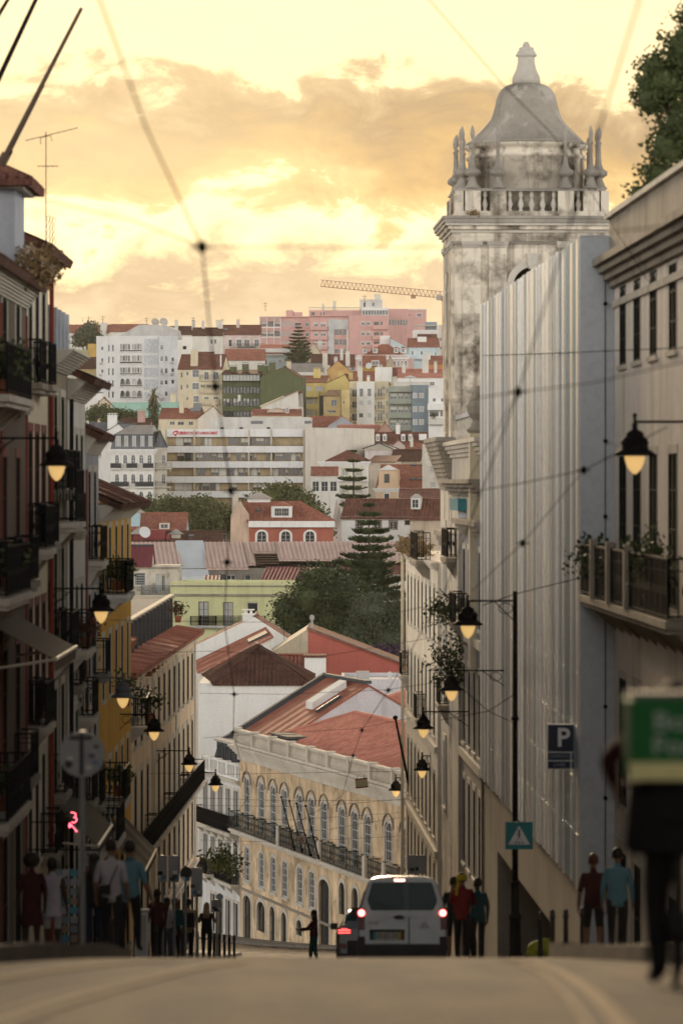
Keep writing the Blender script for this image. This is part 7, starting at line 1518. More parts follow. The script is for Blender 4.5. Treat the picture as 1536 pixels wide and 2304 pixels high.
# --- fillers so that no bare slope shows between the houses
fill = [(60, 240, 812, 1000, 'TBROWN'), (380, 480, 800, 1060, 'TERRA2'), (700, 760, 1060, 690, 'TERRA'), (900, 1010, 1110, 640, 'TERRA2'), (130, 260, 1010, 800, 'TBROWN'), (940, 1040, 1010, 760, 'TERRA'), (940, 1040, 760, 1130, 'TERRA2'), (560, 620, 1150, 560, 'TERRA2')]
words_ = ['at the far left skyline', 'right of the cream flats', 'beside the ornate facade', 'beside the shabby house', 'behind the steep grey roof', 'behind the plain beige block', 'behind the crane mast', 'behind the brick red house']
for (x0, x1, y, D, rm), wd_ in zip(fill, words_):
    h = House('background_house', 'plain half hidden house with tiled roof ' + wd_, (x0, D), (x1, D), Z(y + 8, D), 10, OFFW)
    for i in range(3): u = h.L * (i + .5) / 3; h.win(u - .6, u + .6, h.H - 3, h.H - 1.2)
    r_ = 14 * D / F * 1.2; h.walls(gable='s', rise=r_); h.gable('s', r_, MATS[{'TERRA': 'terracotta_tiles', 'TERRA2': 'old_terracotta_tiles', 'TBROWN': 'brown_old_tiles'}[rm]])
# ================================================================ street furniture: lamps, signs, wires, poles
LAMPI = mat('black_lamp_iron', (.010, .009, .009), rough=.7, var=.1, streak=0, bump=0, spec=.1)
LAMPG = mat('grey_lamp_paint', (.10, .10, .11), rough=.5, var=.1, streak=0, bump=0)
def lamp_glow():
    m = bpy.data.materials.new('lit_lamp_bowl'); m.use_nodes = True; p = m.node_tree.nodes['Principled BSDF']
    p.inputs['Base Color'].default_value = (.75, .55, .28, 1); p.inputs['Roughness'].default_value = .35
    p.inputs['Emission Color'].default_value = (1, .62, .22, 1); p.inputs['Emission Strength'].default_value = .42
    return m
BOWL = lamp_glow()
HAT = MB().lathe([(.33, -.03), (.345, 0), (.29, .045), (.225, .08), (.215, .15), (.235, .18), (.2, .26), (.15, .29), (.15, .33), (.12, .37), (.05, .40), (.04, .46), (.055, .48), (.02, .52)], n=20)
HATM = {LAMPI: HAT.mesh('lamp_hood', LAMPI, True), LAMPG: HAT.mesh('lamp_hood', LAMPG, True)}
BOWLM = MB().lathe([(.17, 0), (.165, -.08), (.14, -.17), (.1, -.25), (.045, -.31), (.01, -.33)], n=18).mesh('lamp_bowl', BOWL, True)
def lamp(label, x, y, D, wallx, m=LAMPI, pole=None):
    p = P(x, y, D) + Vector((0, 0, .06)); o = thing('street_lamp', label, 'street lamp', p, 0, 'lit street lamps along both sides of the street')
    put('lamp_hood', HATM[m], o, (0, 0, 0)); put('lamp_bowl', BOWLM, o, (0, 0, 0))
    dx = wallx - p.x; b = MB(); sg = 1 if dx > 0 else -1
    b.cyl((0, 0, .53), (dx, 0, .53), .022, .022, 8); b.cyl((0, 0, .4), (0, 0, .62), .025, .025, 8); b.ball((0, 0, .64), .035, n=8)
    b.cyl((dx * .55, 0, .53), (dx, 0, .05), .014, .014, 6)
    c = [(dx * .8 + .16 * math.cos(t), 0, .36 + .12 * math.sin(t)) for t in [k * math.pi / 8 for k in range(17)]]; b.tube(c, .01, 5)
    if pole is None: b.box(min(dx, dx + sg * .03), max(dx, dx + sg * .03), -.06, .06, -.05, .7)
    b.build('bracket_arm', m, o)
    if pole is not None:
        b = MB(); zb_ = pole - p.z; b.cyl((dx, 0, zb_), (dx, 0, .75), .075, .055, 10); b.lathe([(.17, 0), (.17, .12), (.14, .16), (.13, .9), (.15, .94), (.15, 1.0), (.1, 1.06), (.095, 1.7), (.11, 1.74), (.08, 1.8)], (dx, 0, zb_), 12); b.lathe([(.085, 0), (.085, .08)], (dx, 0, -2.2), 10); b.build('pole', m, o, True)
    return o
for i, (x, y, D) in enumerate(((128, 1052, 77), (228, 1378, 95), (277, 1572, 108), (347, 1648, 125), (426, 1722, 155), (485, 1768, 170))):
    wx = -7.2 if D < 138 else -7.9 + .0242 * (D - 138.6)
    if D == 170: wx = -7.1
    lamp(['lit lamp nearest on the left wall, large and blurred', 'second lit lamp down the left wall', 'grey hooded lit lamp, third down the left wall', 'fourth lit lamp on the left, before the beige house', 'fifth lit lamp on the left, at the long iron balconies', 'farthest lit lamp on the left, against the white corner house'][i], x, y, D, wx, LAMPG if i == 2 else LAMPI)
for i, (x, y, D) in enumerate(((1427, 1030, 63), (1052, 1410, 88), (1015, 1556, 108), (952, 1642, 125), (949, 1735, 148), (890, 1780, 170))):
    if i == 1: lamp('lit lamp on a tall black post before the clad parking building', x, y, D, X(1160, D) - .02, LAMPI, ground(D) + .14)
    else: lamp(['lit lamp nearest on the right, high before the palace windows', '', 'lit lamp on the right wall below the church front', 'lit lamp on the right wall above the ivory house corner', 'lit lamp on the right low before the ivory house', 'farthest lit lamp on the right, against the palace end'][i], x, y, D, RX(D, .55 if i == 0 else 0) - .02)
# ---------------------------------------------------------------- signs
GREYM = mat('back_of_sign_grey', (.30, .30, .30), rough=.5, var=.15, streak=.2, bump=0, patchy=(.16, .16, .17)); STEEL = mat('galvanised_post', (.22, .22, .22), rough=.5, var=.1, streak=.1, bump=0)
def post(o, h, r=.035, m=None): MB().cyl((0, .05, 0), (0, .05, h), r, r, 8).build('post', m or STEEL, o)
TEAL = mat('teal_sign_face', (.02, .20, .23), rough=.45, var=.08, streak=.1, bump=0); BLACKP = mat('black_sign_print', (.02, .02, .02), rough=.5, var=0, streak=0, bump=0)
D = 86; k = D / F; o = thing('crossing_sign', 'teal pedestrian crossing sign with white triangle on the lamp post', 'sign', P(1167, 1880, D))
b = MB(); b.box(-31 * k, 31 * k, 0, .02, -31 * k, 31 * k); b.build('plate', TEAL, o)
MB().prism([(-24 * k, -20 * k), (24 * k, -20 * k), (0, 22 * k)], 'y', -.012, -.002).build('triangle', SIGNW, o)
b = MB(); b.ball((0, -.015, 11 * k), 2.6 * k, .01, 2.6 * k, 8); b.bar((0, -.016, 8 * k), (0, -.016, -2 * k), 4 * k, .01); b.bar((0, -.016, -2 * k), (-6 * k, -.016, -12 * k), 2.6 * k, .01); b.bar((0, -.016, -2 * k), (6 * k, -.016, -12 * k), 2.6 * k, .01); b.bar((-6 * k, -.016, 2 * k), (6 * k, -.016, 4 * k), 2 * k, .01)
for i in range(5): b.bar(((-16 + i * 8) * k, -.016, -18 * k), ((-14 + i * 7) * k, -.016, -14 * k), 4 * k, .01)
b.build('walking_figure', BLACKP, o); MB().box(-.05, .05, .02, .2, -.1, .1).build('clamp', STEEL, o)
def plate_sign(label, x, y, D, w, h, m, round_=False, pole=True, name='traffic_sign', rz=0):
    k = D / F; z0 = ground(D) + .14; p = P(x, y, D); o = thing(name, label, 'sign', (p.x, p.y, z0), rz); zc = p.z - z0
    if pole: post(o, zc + h * k / 2)
    if round_: MB().cyl((0, 0, zc), (0, .015, zc), w * k / 2, w * k / 2, 28).build('plate', m, o)
    else: MB().box(-w * k / 2, w * k / 2, 0, .015, zc - h * k / 2, zc + h * k / 2).build('plate', m, o)
    b = MB(); b.box(-.05, .05, .015, .05, zc + h * k * .2, zc + h * k * .25); b.box(-.05, .05, .015, .05, zc - h * k * .25, zc - h * k * .2); b.build('clamps', STEEL, o)
    return o, zc, k
D = 46
o, zc, k = plate_sign('large blurred round sign seen from behind on the left pavement', 185, 1697, D, 104, 104, GREYM, True)
STICK = [mat('sticker_dark', (.05, .05, .055), streak=0, bump=0), mat('sticker_white', (.6, .6, .6), streak=0, bump=0), mat('sticker_blue', (.08, .2, .35), streak=0, bump=0)]
MB().box(-.15, .12, -.004, -.001, zc + .17, zc + .22).build('cross_bar', STICK[0], o); MB().box(-.03, .02, -.006, -.002, zc - .25, zc + .25).build('strap', STICK[0], o); MB().cyl((-.16, -.004, zc - .12), (-.16, -.001, zc - .12), .05, .05, 10).build('sticker', STICK[0], o)
for dx, dz, c in ((.12, -.02, 0), (.17, .09, 0), (.16, -.1, 2), (-.14, -.05, 1), (.08, -.16, 1)): MB().box(dx - .03, dx + .03, -.003, -.001, zc + dz - .02, zc + dz + .02).build('sticker', STICK[c], o)
for lb, x, y, w, h_, D, rd in (('pair of grey sign backs on the left pavement, the left plate', 366, 1955, 20, 60, 100, 0), ('pair of grey sign backs on the left pavement, the right plate', 392, 1955, 22, 60, 100.5, 0), ('dark round sign turned away on the left pavement', 419, 1964, 28, 36, 103, 1), ('grey triangular topped sign back covered in stickers', 443, 1985, 26, 66, 106, 0), ('small square sign back near the street corner', 488, 2038, 24, 28, 128, 0), ('light grey sign back above the van roof', 937, 1945, 42, 42, 118, 0)):
    o, zc, k = plate_sign(lb, x, y, D, w, h_, GREYM if not rd else mat('dark_sign_back', (.06, .055, .05), streak=.1), bool(rd), rz=.4 if rd else 0)
    r2 = random.Random(x)
    for j in range(4): dx, dz = r2.uniform(-.35, .35) * w * k, r2.uniform(-.45, -.1) * h_ * k; MB().box(dx - .06, dx + .06, -.004, -.001, zc + dz - .04, zc + dz + .05).build('sticker', STICK[j % 3], o)
o, zc, k = plate_sign('pale blue round badge sign above the small square sign', 494, 2018, 131, 16, 16, mat('pale_blue_badge', (.42, .52, .60), streak=.1), True)
D = 88; p = P(207, 1932, D); k = D / F; o = thing('hanging_shop_sign', 'small square hanging sign with a dark crab like emblem', 'sign', p)
MB().box(-18 * k, 18 * k, 0, .04, -19 * k, 19 * k).build('frame', BLACKP, o); MB().box(-16 * k, 16 * k, -.006, 0, -17 * k, 17 * k).build('face', mat('grey_white_sign_face', (.30, .31, .33), streak=.1), o)
b = MB(); b.ball((0, -.01, -2 * k), 6 * k, .006, 4.5 * k, 10)
for sg in (-1, 1):
    for j in range(3): b.bar((sg * 5 * k, -.012, (-2 - j * 2) * k), (sg * 11 * k, -.012, (1 - j * 4) * k), 1.6 * k, .006)
    b.bar((sg * 4 * k, -.012, 1 * k), (sg * 9 * k, -.012, 8 * k), 2.4 * k, .006); b.ball((sg * 8 * k, -.012, 10 * k), 3 * k, .006, 3.4 * k, 8)
b.build('emblem', BLACKP, o); MB().bar((-.18, .02, 19 * k), (-X(207, D) - 7.2 + .0, .02, 19 * k), .03).build('bracket', IRON, o) if False else MB().bar((-1.5, .02, 20 * k), (.15, .02, 20 * k), .03).build('bracket', IRON, o)
# neon sign
NEON = mat('red_neon', (1, .10, .14), emit=3.2); D = 90; k = D / F; o = thing('neon_sign', 'glowing red neon letters above a dark shop awning', 'neon sign', P(165, 1850, D))
def arc(cx, cz, r, a0, a1, n=8): return [(cx + r * math.cos(R(a0 + (a1 - a0) * i / n)), 0, cz + r * math.sin(R(a0 + (a1 - a0) * i / n))) for i in range(n + 1)]
b = MB(); b.tube([(-5 * k, 0, 22 * k)] + arc(0, 16 * k, 6 * k, 110, -80), 1.3 * k, 6); b.tube(arc(1 * k, 6 * k, 7 * k, 70, -130), 1.3 * k, 6); b.build('upper_tube', NEON, o)
b = MB(); b.tube([(-8 * k, 0, -2 * k), (-9 * k, 0, -12 * k), (-3 * k, 0, -8 * k), (-8 * k, 0, -2 * k), (9 * k, 0, -21 * k), (5 * k, 0, -20 * k)], 1.3 * k, 6); b.build('lower_tube', NEON, o)
b = MB(); b.tube([(-14 * k, .05, 24 * k), (-14 * k, .05, -24 * k)], .02, 5); b.bar((-14 * k, .05, 0), (-14 * k - .9, .05, 0), .03); b.bar((-14 * k, .05, 10 * k), (-5 * k, .0, 10 * k), .012); b.bar((-14 * k, .05, -10 * k), (-8 * k, .0, -10 * k), .012); b.build('holder', IRON, o)
# ---------------------------------------------------------------- bollards, cabinet
BOLM = MB(); BOLM.lathe([(.06, 0), (.06, .12), (.05, .16), (.045, .72), (.06, .74), (.06, .78), (.045, .80), (.05, .86), (.03, .9), (.005, .91)], n=10); BOLM = BOLM.mesh('bollard', mat('bollard_iron', (.035, .035, .035), rough=.4, var=.1, streak=0, bump=0), True)
side_words = []
def bollard(x, D, label): o = tag(put('bollard', BOLM, None, (x, D, ground(D) + .13)), label, 'bollard', 'iron bollards along the kerbs')
for i, (x, D) in enumerate(((1242, 73), (1272, 72), (1310, 70.5), (1352, 69), (1215, 75), (1395, 67.5))): bollard(X(x, D), D, 'black iron bollard on the right pavement, number %s from the lamp post' % ['two', 'three', 'four', 'five', 'one', 'six'][i])
left_b = [(250, 84), (278, 88), (305, 92), (330, 96), (352, 99), (372, 102), (392, 105), (410, 108), (428, 112), (444, 116), (458, 119), (470, 122), (482, 125), (494, 128), (505, 131), (516, 134), (527, 137)]
num = 'first second third fourth fifth sixth seventh eighth ninth tenth eleventh twelfth thirteenth fourteenth fifteenth sixteenth seventeenth'.split()
for i, (x, D) in enumerate(left_b): bollard(X(x, D), D, 'black bollard on the left kerb, %s from the near end of the row' % num[i])
D = 86; o = thing('utility_cabinet', 'pale grey utility cabinet among the left bollards', 'cabinet', (X(318, D), D, ground(D) + .14)); MB().box(-.14, .14, 0, .3, 0, 1.05).build('body', OFFW, o); MB().box(-.17, .17, -.03, .33, 1.05, 1.1).build('lid', GREYC, o); MB().box(-.11, .11, -.012, 0, .08, .98).build('door', GREYC, o)
D = 74; o = thing('postcard_rack', 'tall postcard rack outside a dark shop on the left', 'postcard rack', (X(150, D), D, ground(D) + .14)); MB().cyl((0, 0, 0), (0, 0, 1.75), .025).build('pole', IRON, o); MB().lathe([(.3, 0), (.28, .04), (.05, .06)], n=10).build('base', IRON, o); r2 = random.Random(3)
for j in range(8):
    for i in range(3): MB().box(-.23 + i * .155, -.09 + i * .155, -.12, -.1, .3 + j * .18, .44 + j * .18).build('postcard', mat('card_%d' % (i + j & 3), [(.35, .36, .38), (.10, .28, .36), (.30, .22, .16), (.22, .26, .30)][(i + j) & 3], streak=0, bump=0), o)
# ---------------------------------------------------------------- flag poles, aerials
def pole(label, a, c, r, m=IRON, name='flag_pole', cat='flag pole', tip=True):
    a, c = Vector(a), Vector(c); o = thing(name, label, cat, a); b = MB(); b.cyl((0, 0, 0), c - a, r, r * .7, 8); b.build('shaft', m, o)
    if tip: MB().ball(c - a, r * 1.5, n=8).build('finial', m, o)
    MB().cyl(-(c - a).normalized() * .12, (c - a).normalized() * .15, r * 1.8, r * 1.8, 8).build('socket', m, o)
    return o
for i, (x0, y0, x1, y1) in enumerate(((605, 437, 690, 765), (657, 462, 738, 780), (702, 478, 790, 800), (762, 492, 842, 820))):
    u = [217.5, 215, 212.5, 209.5][i]; a = P(VG.x(x1), VG.y(y1), u - .6); c = P(VG.x(x0), VG.y(y0), u - 3.2)
    pole(['leftmost', 'second', 'third', 'rightmost'][i] + ' of four bare flag poles on the palace balcony', a, c, .045)
pole('long bare flag pole leaning out from the ivory house corner', P(925, 1795, 166), P(889, 1615, 163), .07)
for i, (x0, y0, x1, y1, D, r) in enumerate(((8, 360, 184, 18, 79, .055), (18, 352, 100, 190, 79.6, .03), (-60, 300, 88, -15, 78, .06), (-60, 130, 24, -10, 77.5, .05))):
    pole(['thick dark flag pole rising from the top left roof', 'thin rod close beside the thick top left pole', 'second dark pole crossing the top left corner', 'short pole cut off at the top left corner'][i], P(x0, y0, D), P(x1, y1, D), r, BROWNW if i == 0 else IRON, tip=False)
def aerial(label, x, y0, y1, D, arms, fan=False):
    z0 = Z(y0, D); o = thing('tv_aerial', label, 'aerial', (X(x, D), D, z0)); k = D / F; r = max(.012, .5 * k); h_ = (y0 - y1) * k
    MB().cyl((0, 0, 0), (0, 0, h_), r, r * .8, 6).build('mast', IRON, o)
    for dy, x0, x1, tilt, n in arms:
        b = MB(); z = h_ - dy * k; b.bar((x0 * k, 0, z - tilt * k / 2), (x1 * k, 0, z + tilt * k / 2), r * 1.2)
        for i in range(n): t = i / max(1, n - 1); xx = (x0 + (x1 - x0) * t) * k; zz = z + (t - .5) * tilt * k; b.bar((xx, -.2, zz), (xx, .2, zz), r * .7)
        b.build('boom', IRON, o)
    return o
o = aerial('large TV aerial with lattice foot above the left roofs', 104, 550, 296, 92, ((6, -44, 70, 28, 9), (78, -18, 26, 0, 5)))
k = 92 / F; b = MB()
for i in range(4):
    for j in range(3): cx, cz = (6 + j * 6) * k, (10 + i * 16 - j * 2) * k; b.tube([(cx + 4 * k * math.cos(t), 0, cz + 7 * k * math.sin(t)) for t in [q * math.pi / 4 for q in range(9)]], .6 * k, 4)
b.build('lattice_foot', IRON, o); MB().tube([(-12 * k, 0, 225 * k), (-12 * k, 0, 240 * k), (10 * k, 0, 245 * k), (14 * k, 0, 232 * k)], .7 * k, 5).build('dipole_loop', IRON, o)
for i, (x, y0, y1, D, lab) in enumerate(((639, 1440, 1366, 303, 'thin TV aerial before the dark tree, left one'), (718, 1415, 1356, 299, 'thin TV aerial before the dark tree, right one'), (200, 735, 712, 1245, 'tiny aerial on the left skyline'), (232, 728, 710, 1245, 'tiny aerial right of the left skyline tree'), (435, 735, 713, 1120, 'tiny aerial above the dark roofed skyline house'), (500, 735, 717, 1150, 'tiny aerial on the pale pink house roof'), (330, 735, 714, 980, 'small aerial beside the satellite dishes'), (820, 690, 664, 1225, 'tiny mast on the pink upper storey'), (597, 700, 680, 1212, 'tiny mast at the left of the pink apartments'))):
    aerial(lab, x, y0, y1, D, ((2, -9, 9, 2, 5),) if D < 400 else ((3, -5, 5, 0, 4), (8, -4, 4, 0, 3)))
# ---------------------------------------------------------------- overhead wires
WIRE = mat('catenary_wire', (.02, .019, .018), rough=1., var=0, streak=0, bump=0, spec=0.)
def wire(label, pts, r=.009, sag=.0, nodes=()):
    pts = [Vector(p) for p in pts]; o = thing('overhead_wire', label, 'wire', pts[0], 0, 'overhead tram wires'); b = MB(); out = []
    for a, c in zip(pts, pts[1:]):
        n = 8 if sag else 2
        for i in range(n): t = i / n; out.append(a.lerp(c, t) - Vector((0, 0, sag * 4 * t * (1 - t))) - pts[0])
    out.append(pts[-1] - pts[0]); b.tube(out, r * .72, 6); b.build('cable', WIRE, o)
    for q in nodes:
        q = Vector(q) - pts[0]; nb = MB(); nb.lathe([(.012, -.05), (.032, -.03), (.038, 0), (.03, .035), (.012, .05)], q, 10); nb.bar(q - Vector((.09, 0, 0)), q + Vector((.09, 0, 0)), .018); nb.build('insulator', IRON, o)
def wz(D): return ground(D) + 5.62
def wp(x, D): return Vector((X(x, D), D, wz(D)))
A0 = P(455, 556, 30); A1 = P(485, 870, 37.5); A2 = P(520, 1105, 45.5); A3 = P(511, 1265, 54); A4 = P(527, 1562, 80); A5 = P(525, 1648, 95)
wire('left tram wire running from overhead down the middle of the street', [P(150, -160, 24.5), P(225, 0, 26), P(330, 290, 28), A0, P(470, 720, 34), A1, A2, A3, P(505, 1400, 64), A4, A5, P(560, 1790, 125), P(500, 1880, 180)], .011, nodes=(A0, A1, A2, A3, A4, A5))
B1 = P(1165, 882, 38); B2 = P(1000, 1330, 60); B3 = P(873, 1553, 80); B4 = P(814, 1643, 97); B5 = P(794, 1700, 110)
wire('right tram wire descending from the top right corner', [P(1460, -100, 21), P(1437, 0, 22.5), P(1350, 280, 26), B1, B2, B3, B4, B5, P(770, 1790, 135), P(640, 1870, 185)], .010, nodes=(B1, B3, B4, B5))
wire('span wire from the left wall to the blurred tram wire joint', [P(-60, 410, 30), P(90, 447, 30), P(300, 497, 30), A0], .009)
wire('span wire from the tram wire joint to the right side below the crane', [A0, P(1000, 556, 30.5), P(1600, 500, 31)], .008)
wire('thin slanting wire in front of the bell tower dome', [P(940, -30, 42), P(1000, 40, 44), P(1130, 190, 50), P(1240, 300, 56), P(1340, 450, 66), P(1500, 700, 80)], .008)
wire('upper span wire across the clad building and palace windows', [P(1085, 800, 116), P(1240, 795, 92), P(1600, 780, 60)], .012)
wire('span wire through the right tram wire joint', [P(1000, 905, 40), B1, P(1330, 862, 38), P(1600, 800, 38)], .008)
wire('slanting guy wire across the clad building', [P(1030, 1120, 60), B1], .007)
wire('feeder cable crossing the lower clad building to the balcony', [P(1085, 1362, 90), P(1160, 1336, 88), P(1345, 1290, 84)], .014)
wire('span wire with insulator bar across the middle of the clad building', [P(1040, 1110, 52), P(1185, 1085, 50), P(1312, 1058, 49), P(1500, 960, 47)], .009, nodes=(P(1312, 1058, 49), P(1175, 1222, 52)))
wire('guy wire rising over the lower half of the clad building', [P(1060, 1330, 58), P(1175, 1222, 52), P(1312, 1058, 49)], .007)
wire('Y shaped bracing wire left of the lamp post', [P(990, 1620, 92), P(1098, 1600, 89), P(1157, 1562, 88)], .012); wire('lower bracing wire left of the lamp post', [P(1040, 1550, 90), P(1098, 1600, 89), P(1158, 1628, 88)], .012)
for i, (y0, y1, xL, xR, DL, DR, ex) in enumerate(((1470, 1430, 300, 1000, 120, 108, ((470, 1465), (720, 1478))), (1660, 1600, 460, 1000, 140, 120, ((640, 1648), (800, 1640))), (1740, 1735, 330, 900, 130, 165, ((527, 1742), (790, 1737))), (1795, 1800, 440, 905, 165, 170, ((650, 1802),)), (1812, 1795, 445, 950, 170, 150, ((700, 1815),)), (1835, 1828, 445, 905, 172, 172, ((650, 1845),)), (1862, 1838, 445, 915, 175, 172, ((730, 1868), (820, 1852))), (1890, 1880, 450, 920, 178, 176, ((640, 1895),)), (1560, 1530, 450, 1015, 150, 120, ((640, 1562), (870, 1552))), (1395, 1345, 250, 1050, 95, 88, ((520, 1400), (800, 1398))))):
    pts = [P(xL, y0, DL)] + [P(x, y, DL + (DR - DL) * (x - xL) / (xR - xL)) for x, y in ex] + [P(xR, y1, DR)]
    wire('thin span wire over the street, ' + ['uppermost, before the dark trees', 'across the orange palace roof', 'along the palace cornice', 'across the tops of the palace windows', 'just under the palace window tops', 'through the middle of the palace windows', 'with a kink near the palace balcony', 'low before the palace balcony', 'before the white blank wall', 'blurred, before the tall dark tree'][i], pts, .010 if DL > 140 else .009)
# plates hung on the wires
D = 150; k = D / F; o = thing('wire_plate', 'yellowish plate with red borders hanging from the wires', 'sign', P(813, 1762, D)); o.rotation_euler = (0, R(-6), 0); MB().box(-14 * k, 14 * k, 0, .02, -11 * k, 11 * k).build('plate', mat('cream_plate', (.55, .48, .30), streak=.1), o); MB().box(-14 * k, 14 * k, -.01, .0, 8 * k, 11 * k).box(-14 * k, 14 * k, -.01, 0, -11 * k, -8 * k).build('red_border', mat('dark_red_paint', (.28, .03, .03), streak=0), o); MB().bar((-8 * k, 0, 11 * k), (-8 * k, 0, 18 * k), .02).bar((8 * k, 0, 11 * k), (8 * k, 0, 18 * k), .02).build('hangers', IRON, o)
D = 168; k = D / F; o = thing('wire_plate', 'small white warning plate with red triangle hanging from the wires', 'sign', P(678, 1888, D)); MB().box(-10 * k, 10 * k, 0, .02, -7 * k, 7 * k).build('plate', mat('dirty_white_plate', (.5, .46, .40), streak=.1), o); MB().prism([(-6 * k, -5 * k), (6 * k, -5 * k), (0, 5 * k)], 'y', -.012, 0).build('triangle', mat('dark_red_paint'), o); MB().prism([(-3 * k, -3.4 * k), (3 * k, -3.4 * k), (0, 1.6 * k)], 'y', -.02, -.012).build('triangle_inset', mat('dirty_white_plate'), o); MB().bar((-6 * k, 0, 7 * k), (-6 * k, 0, 12 * k), .02).bar((6 * k, 0, 7 * k), (6 * k, 0, 12 * k), .02).build('hangers', IRON, o)
# ================================================================ vehicles
def loft(b, secs, mi=0, caps=True):
    n = len(secs[0]); o = len(b.v)
    for s_ in secs: b.v += [tuple(p) for p in s_]
    for j in range(len(secs) - 1):
        for i in range(n):
            a, c = o + j * n + i, o + j * n + (i + 1) % n
            b.f.append((a, c, c + n, a + n)); b.m.append(mi)
    if caps: b.f.append(tuple(range(o, o + n))[::-1]); b.m.append(mi); b.f.append(tuple(range(o + (len(secs) - 1) * n, o + len(secs) * n))); b.m.append(mi)
def section(y, prof, sx=1., zmax=9., z0=0., zs=1.):
    pr = [(w * sx, min(z0 + z * zs, zmax)) for z, w in prof]
    return [(-w, y, z) for w, z in pr] + [(w, y, z) for w, z in reversed(pr)]
PAINT = mat('silver_white_paint', (.54, .58, .61), rough=.32, var=.03, streak=.05, bump=0, spec=.5); BLKP = mat('black_plastic', (.02, .02, .022), rough=.55, var=.1, streak=0, bump=0)
RUB = mat('tyre_rubber', (.018, .018, .018), rough=.8, var=.1, streak=0, bump=0); ALU = mat('wheel_rim', (.35, .35, .36), rough=.35, var=.05, streak=0, bump=0, metal=.6)
TINT = mat('tinted_glass', (.010, .05, .055), rough=.25, var=0, streak=0, bump=0, spec=.2); TAILD = mat('dark_red_lens', (.12, .008, .012), rough=.25, var=0, streak=0, bump=0); TAILL = mat('lit_tail_lamp', (1, .10, .09), emit=2.2); TAILW = mat('lit_lamp_core', (1, .5, .4), emit=2.6)
def wheel(o, x, y, r, w=.2):
    s = 1 if x > 0 else -1; t = MB(); t.lathe([(r * .62, -w/2), (r * .92, -w/2), (r, -w * .3), (r, w * .3), (r * .92, w/2), (r * .62, w/2)], n=20); q = t.build('wheel', RUB, o, True, (x, y, r)); q.rotation_euler = (0, R(90), 0)
    m = MB(); m.lathe([(.05, -w * .4), (r * .6, -w * .3), (r * .64, w * .3), (.05, w * .4)], n=14); m.build('rim', ALU, q, True)
def vehicle(name, label, x, D, yaw=0.):
    z = ground(D); sl = math.atan((ground(D + 2) - ground(D)) / 2); o = thing(name, label, 'car' if name == 'parked_car' else 'van', (x, D, z)); o.rotation_euler = (sl, 0, yaw); return o
v = vehicle('white_van', 'silver white van with lit brake lights driving down the street', X(905, 78), 78); PRF = [(.25, .74), (.30, .86), (.55, .905), (.95, .905), (1.12, .872), (1.35, .805), (1.55, .745), (1.68, .69), (1.75, .62), (1.79, .50), (1.805, .2)]
b = MB(); loft(b, [section(.0, PRF, .955, 9, .03, .97), section(.05, PRF, .985, 9, .01, .985), section(.14, PRF), section(1.2, PRF), section(2.75, PRF), section(3.25, PRF, .99, 1.55), section(3.75, PRF, .97, 1.08), section(4.2, PRF, .92, .98), section(4.38, PRF, .84, .86)]); smooth_by_angle(b.build('body', PAINT, v), 28)
q = .00125
def vx(px): return (px - 770) * q
def vzz(py): return 1.80 - (py - 130) * q
def vplate(nm, pts, m, y0=-.012, y1=.03, par=None): return MB().prism([(vx(a), vzz(c)) for a, c in pts][::-1], 'y', y0, y1).build(nm, m, par or v)
win = [(300, 240), (1225, 240), (1258, 262), (1335, 520), (1325, 585), (1280, 672), (1255, 692), (280, 692), (250, 670), (212, 570), (205, 510), (272, 262)]
vplate('rear_window', win, TINT); vplate('door_edge', [(866, 236), (886, 236), (886, 1240), (866, 1240)], BLKP, -.004); vplate('window_pillar', [(780, 244), (880, 244), (880, 688), (800, 688)], mat('blue_black_pillar', (.05, .10, .115), rough=.4, var=0, streak=0, bump=0), -.02, -.01)
vplate('door_ledge', [(250, 705), (1270, 705), (1230, 800), (300, 800)], PAINT, -.03)
vplate('door_handle', [(610, 800), (680, 770), (740, 770), (820, 800), (740, 830), (680, 830)], BLKP, -.07, -.02)
for s_, x0, x1 in ((-1, 42, 158), (1, 1372, 1490)):
    t = vplate('tail_light', [(x0, 655), (x1, 655), (x1, 1005), (x0 + (20 if s_ > 0 else 0), 1005)], TAILD, -.03, .16)
    c = (x0 + x1) / 2 - 4 * s_; MB().cyl((vx(c), -.045, vzz(735)), (vx(c), -.02, vzz(735)), .058, .062, 16).build('lit_brake_lamp', TAILW, t); MB().cyl((vx(c), -.035, vzz(735)), (vx(c), -.022, vzz(735)), .075, .078, 16).build('lamp_ring', TAILL, t)
    vplate('bumper_corner', [(x0, 1115), (x1, 1115), (x1 + 8 * -s_, 1245), (x0, 1245)], BLKP, -.06, .12)
hb = vplate('high_brake_light', [(615, 178), (830, 178), (815, 232), (630, 232)], TAILD, -.02); vplate('lit_strip', [(632, 186), (815, 186), (808, 224), (640, 224)], TAILW, -.028, -.018, hb)
vplate('plate_recess', [(235, 1000), (812, 1000), (795, 1222), (240, 1222)], BLKP, -.006, .02); vplate('recess_sill', [(245, 1175), (790, 1175), (800, 1222), (238, 1222)], PAINT, -.03, .02); pl = vplate('number_plate', [(290, 1045), (752, 1045), (752, 1172), (290, 1172)], mat('plate_white', (.34, .34, .31), rough=.5, var=.03, streak=0, bump=0), -.02, 0)
vplate('euro_strip', [(290, 1045), (338, 1045), (338, 1172), (290, 1172)], mat('plate_teal', (.02, .18, .24), rough=.5, var=0, streak=0, bump=0), -.024, -.018, pl); vplate('year_strip', [(704, 1045), (752, 1045), (752, 1172), (704, 1172)], mat('plate_yellow', (.42, .27, .02), rough=.5, var=0, streak=0, bump=0), -.024, -.018, pl)
lettering('25-SC-33', .13, BLKP, pl, (vx(520), -.024, vzz(1108)), width=.42, extrude=.002)
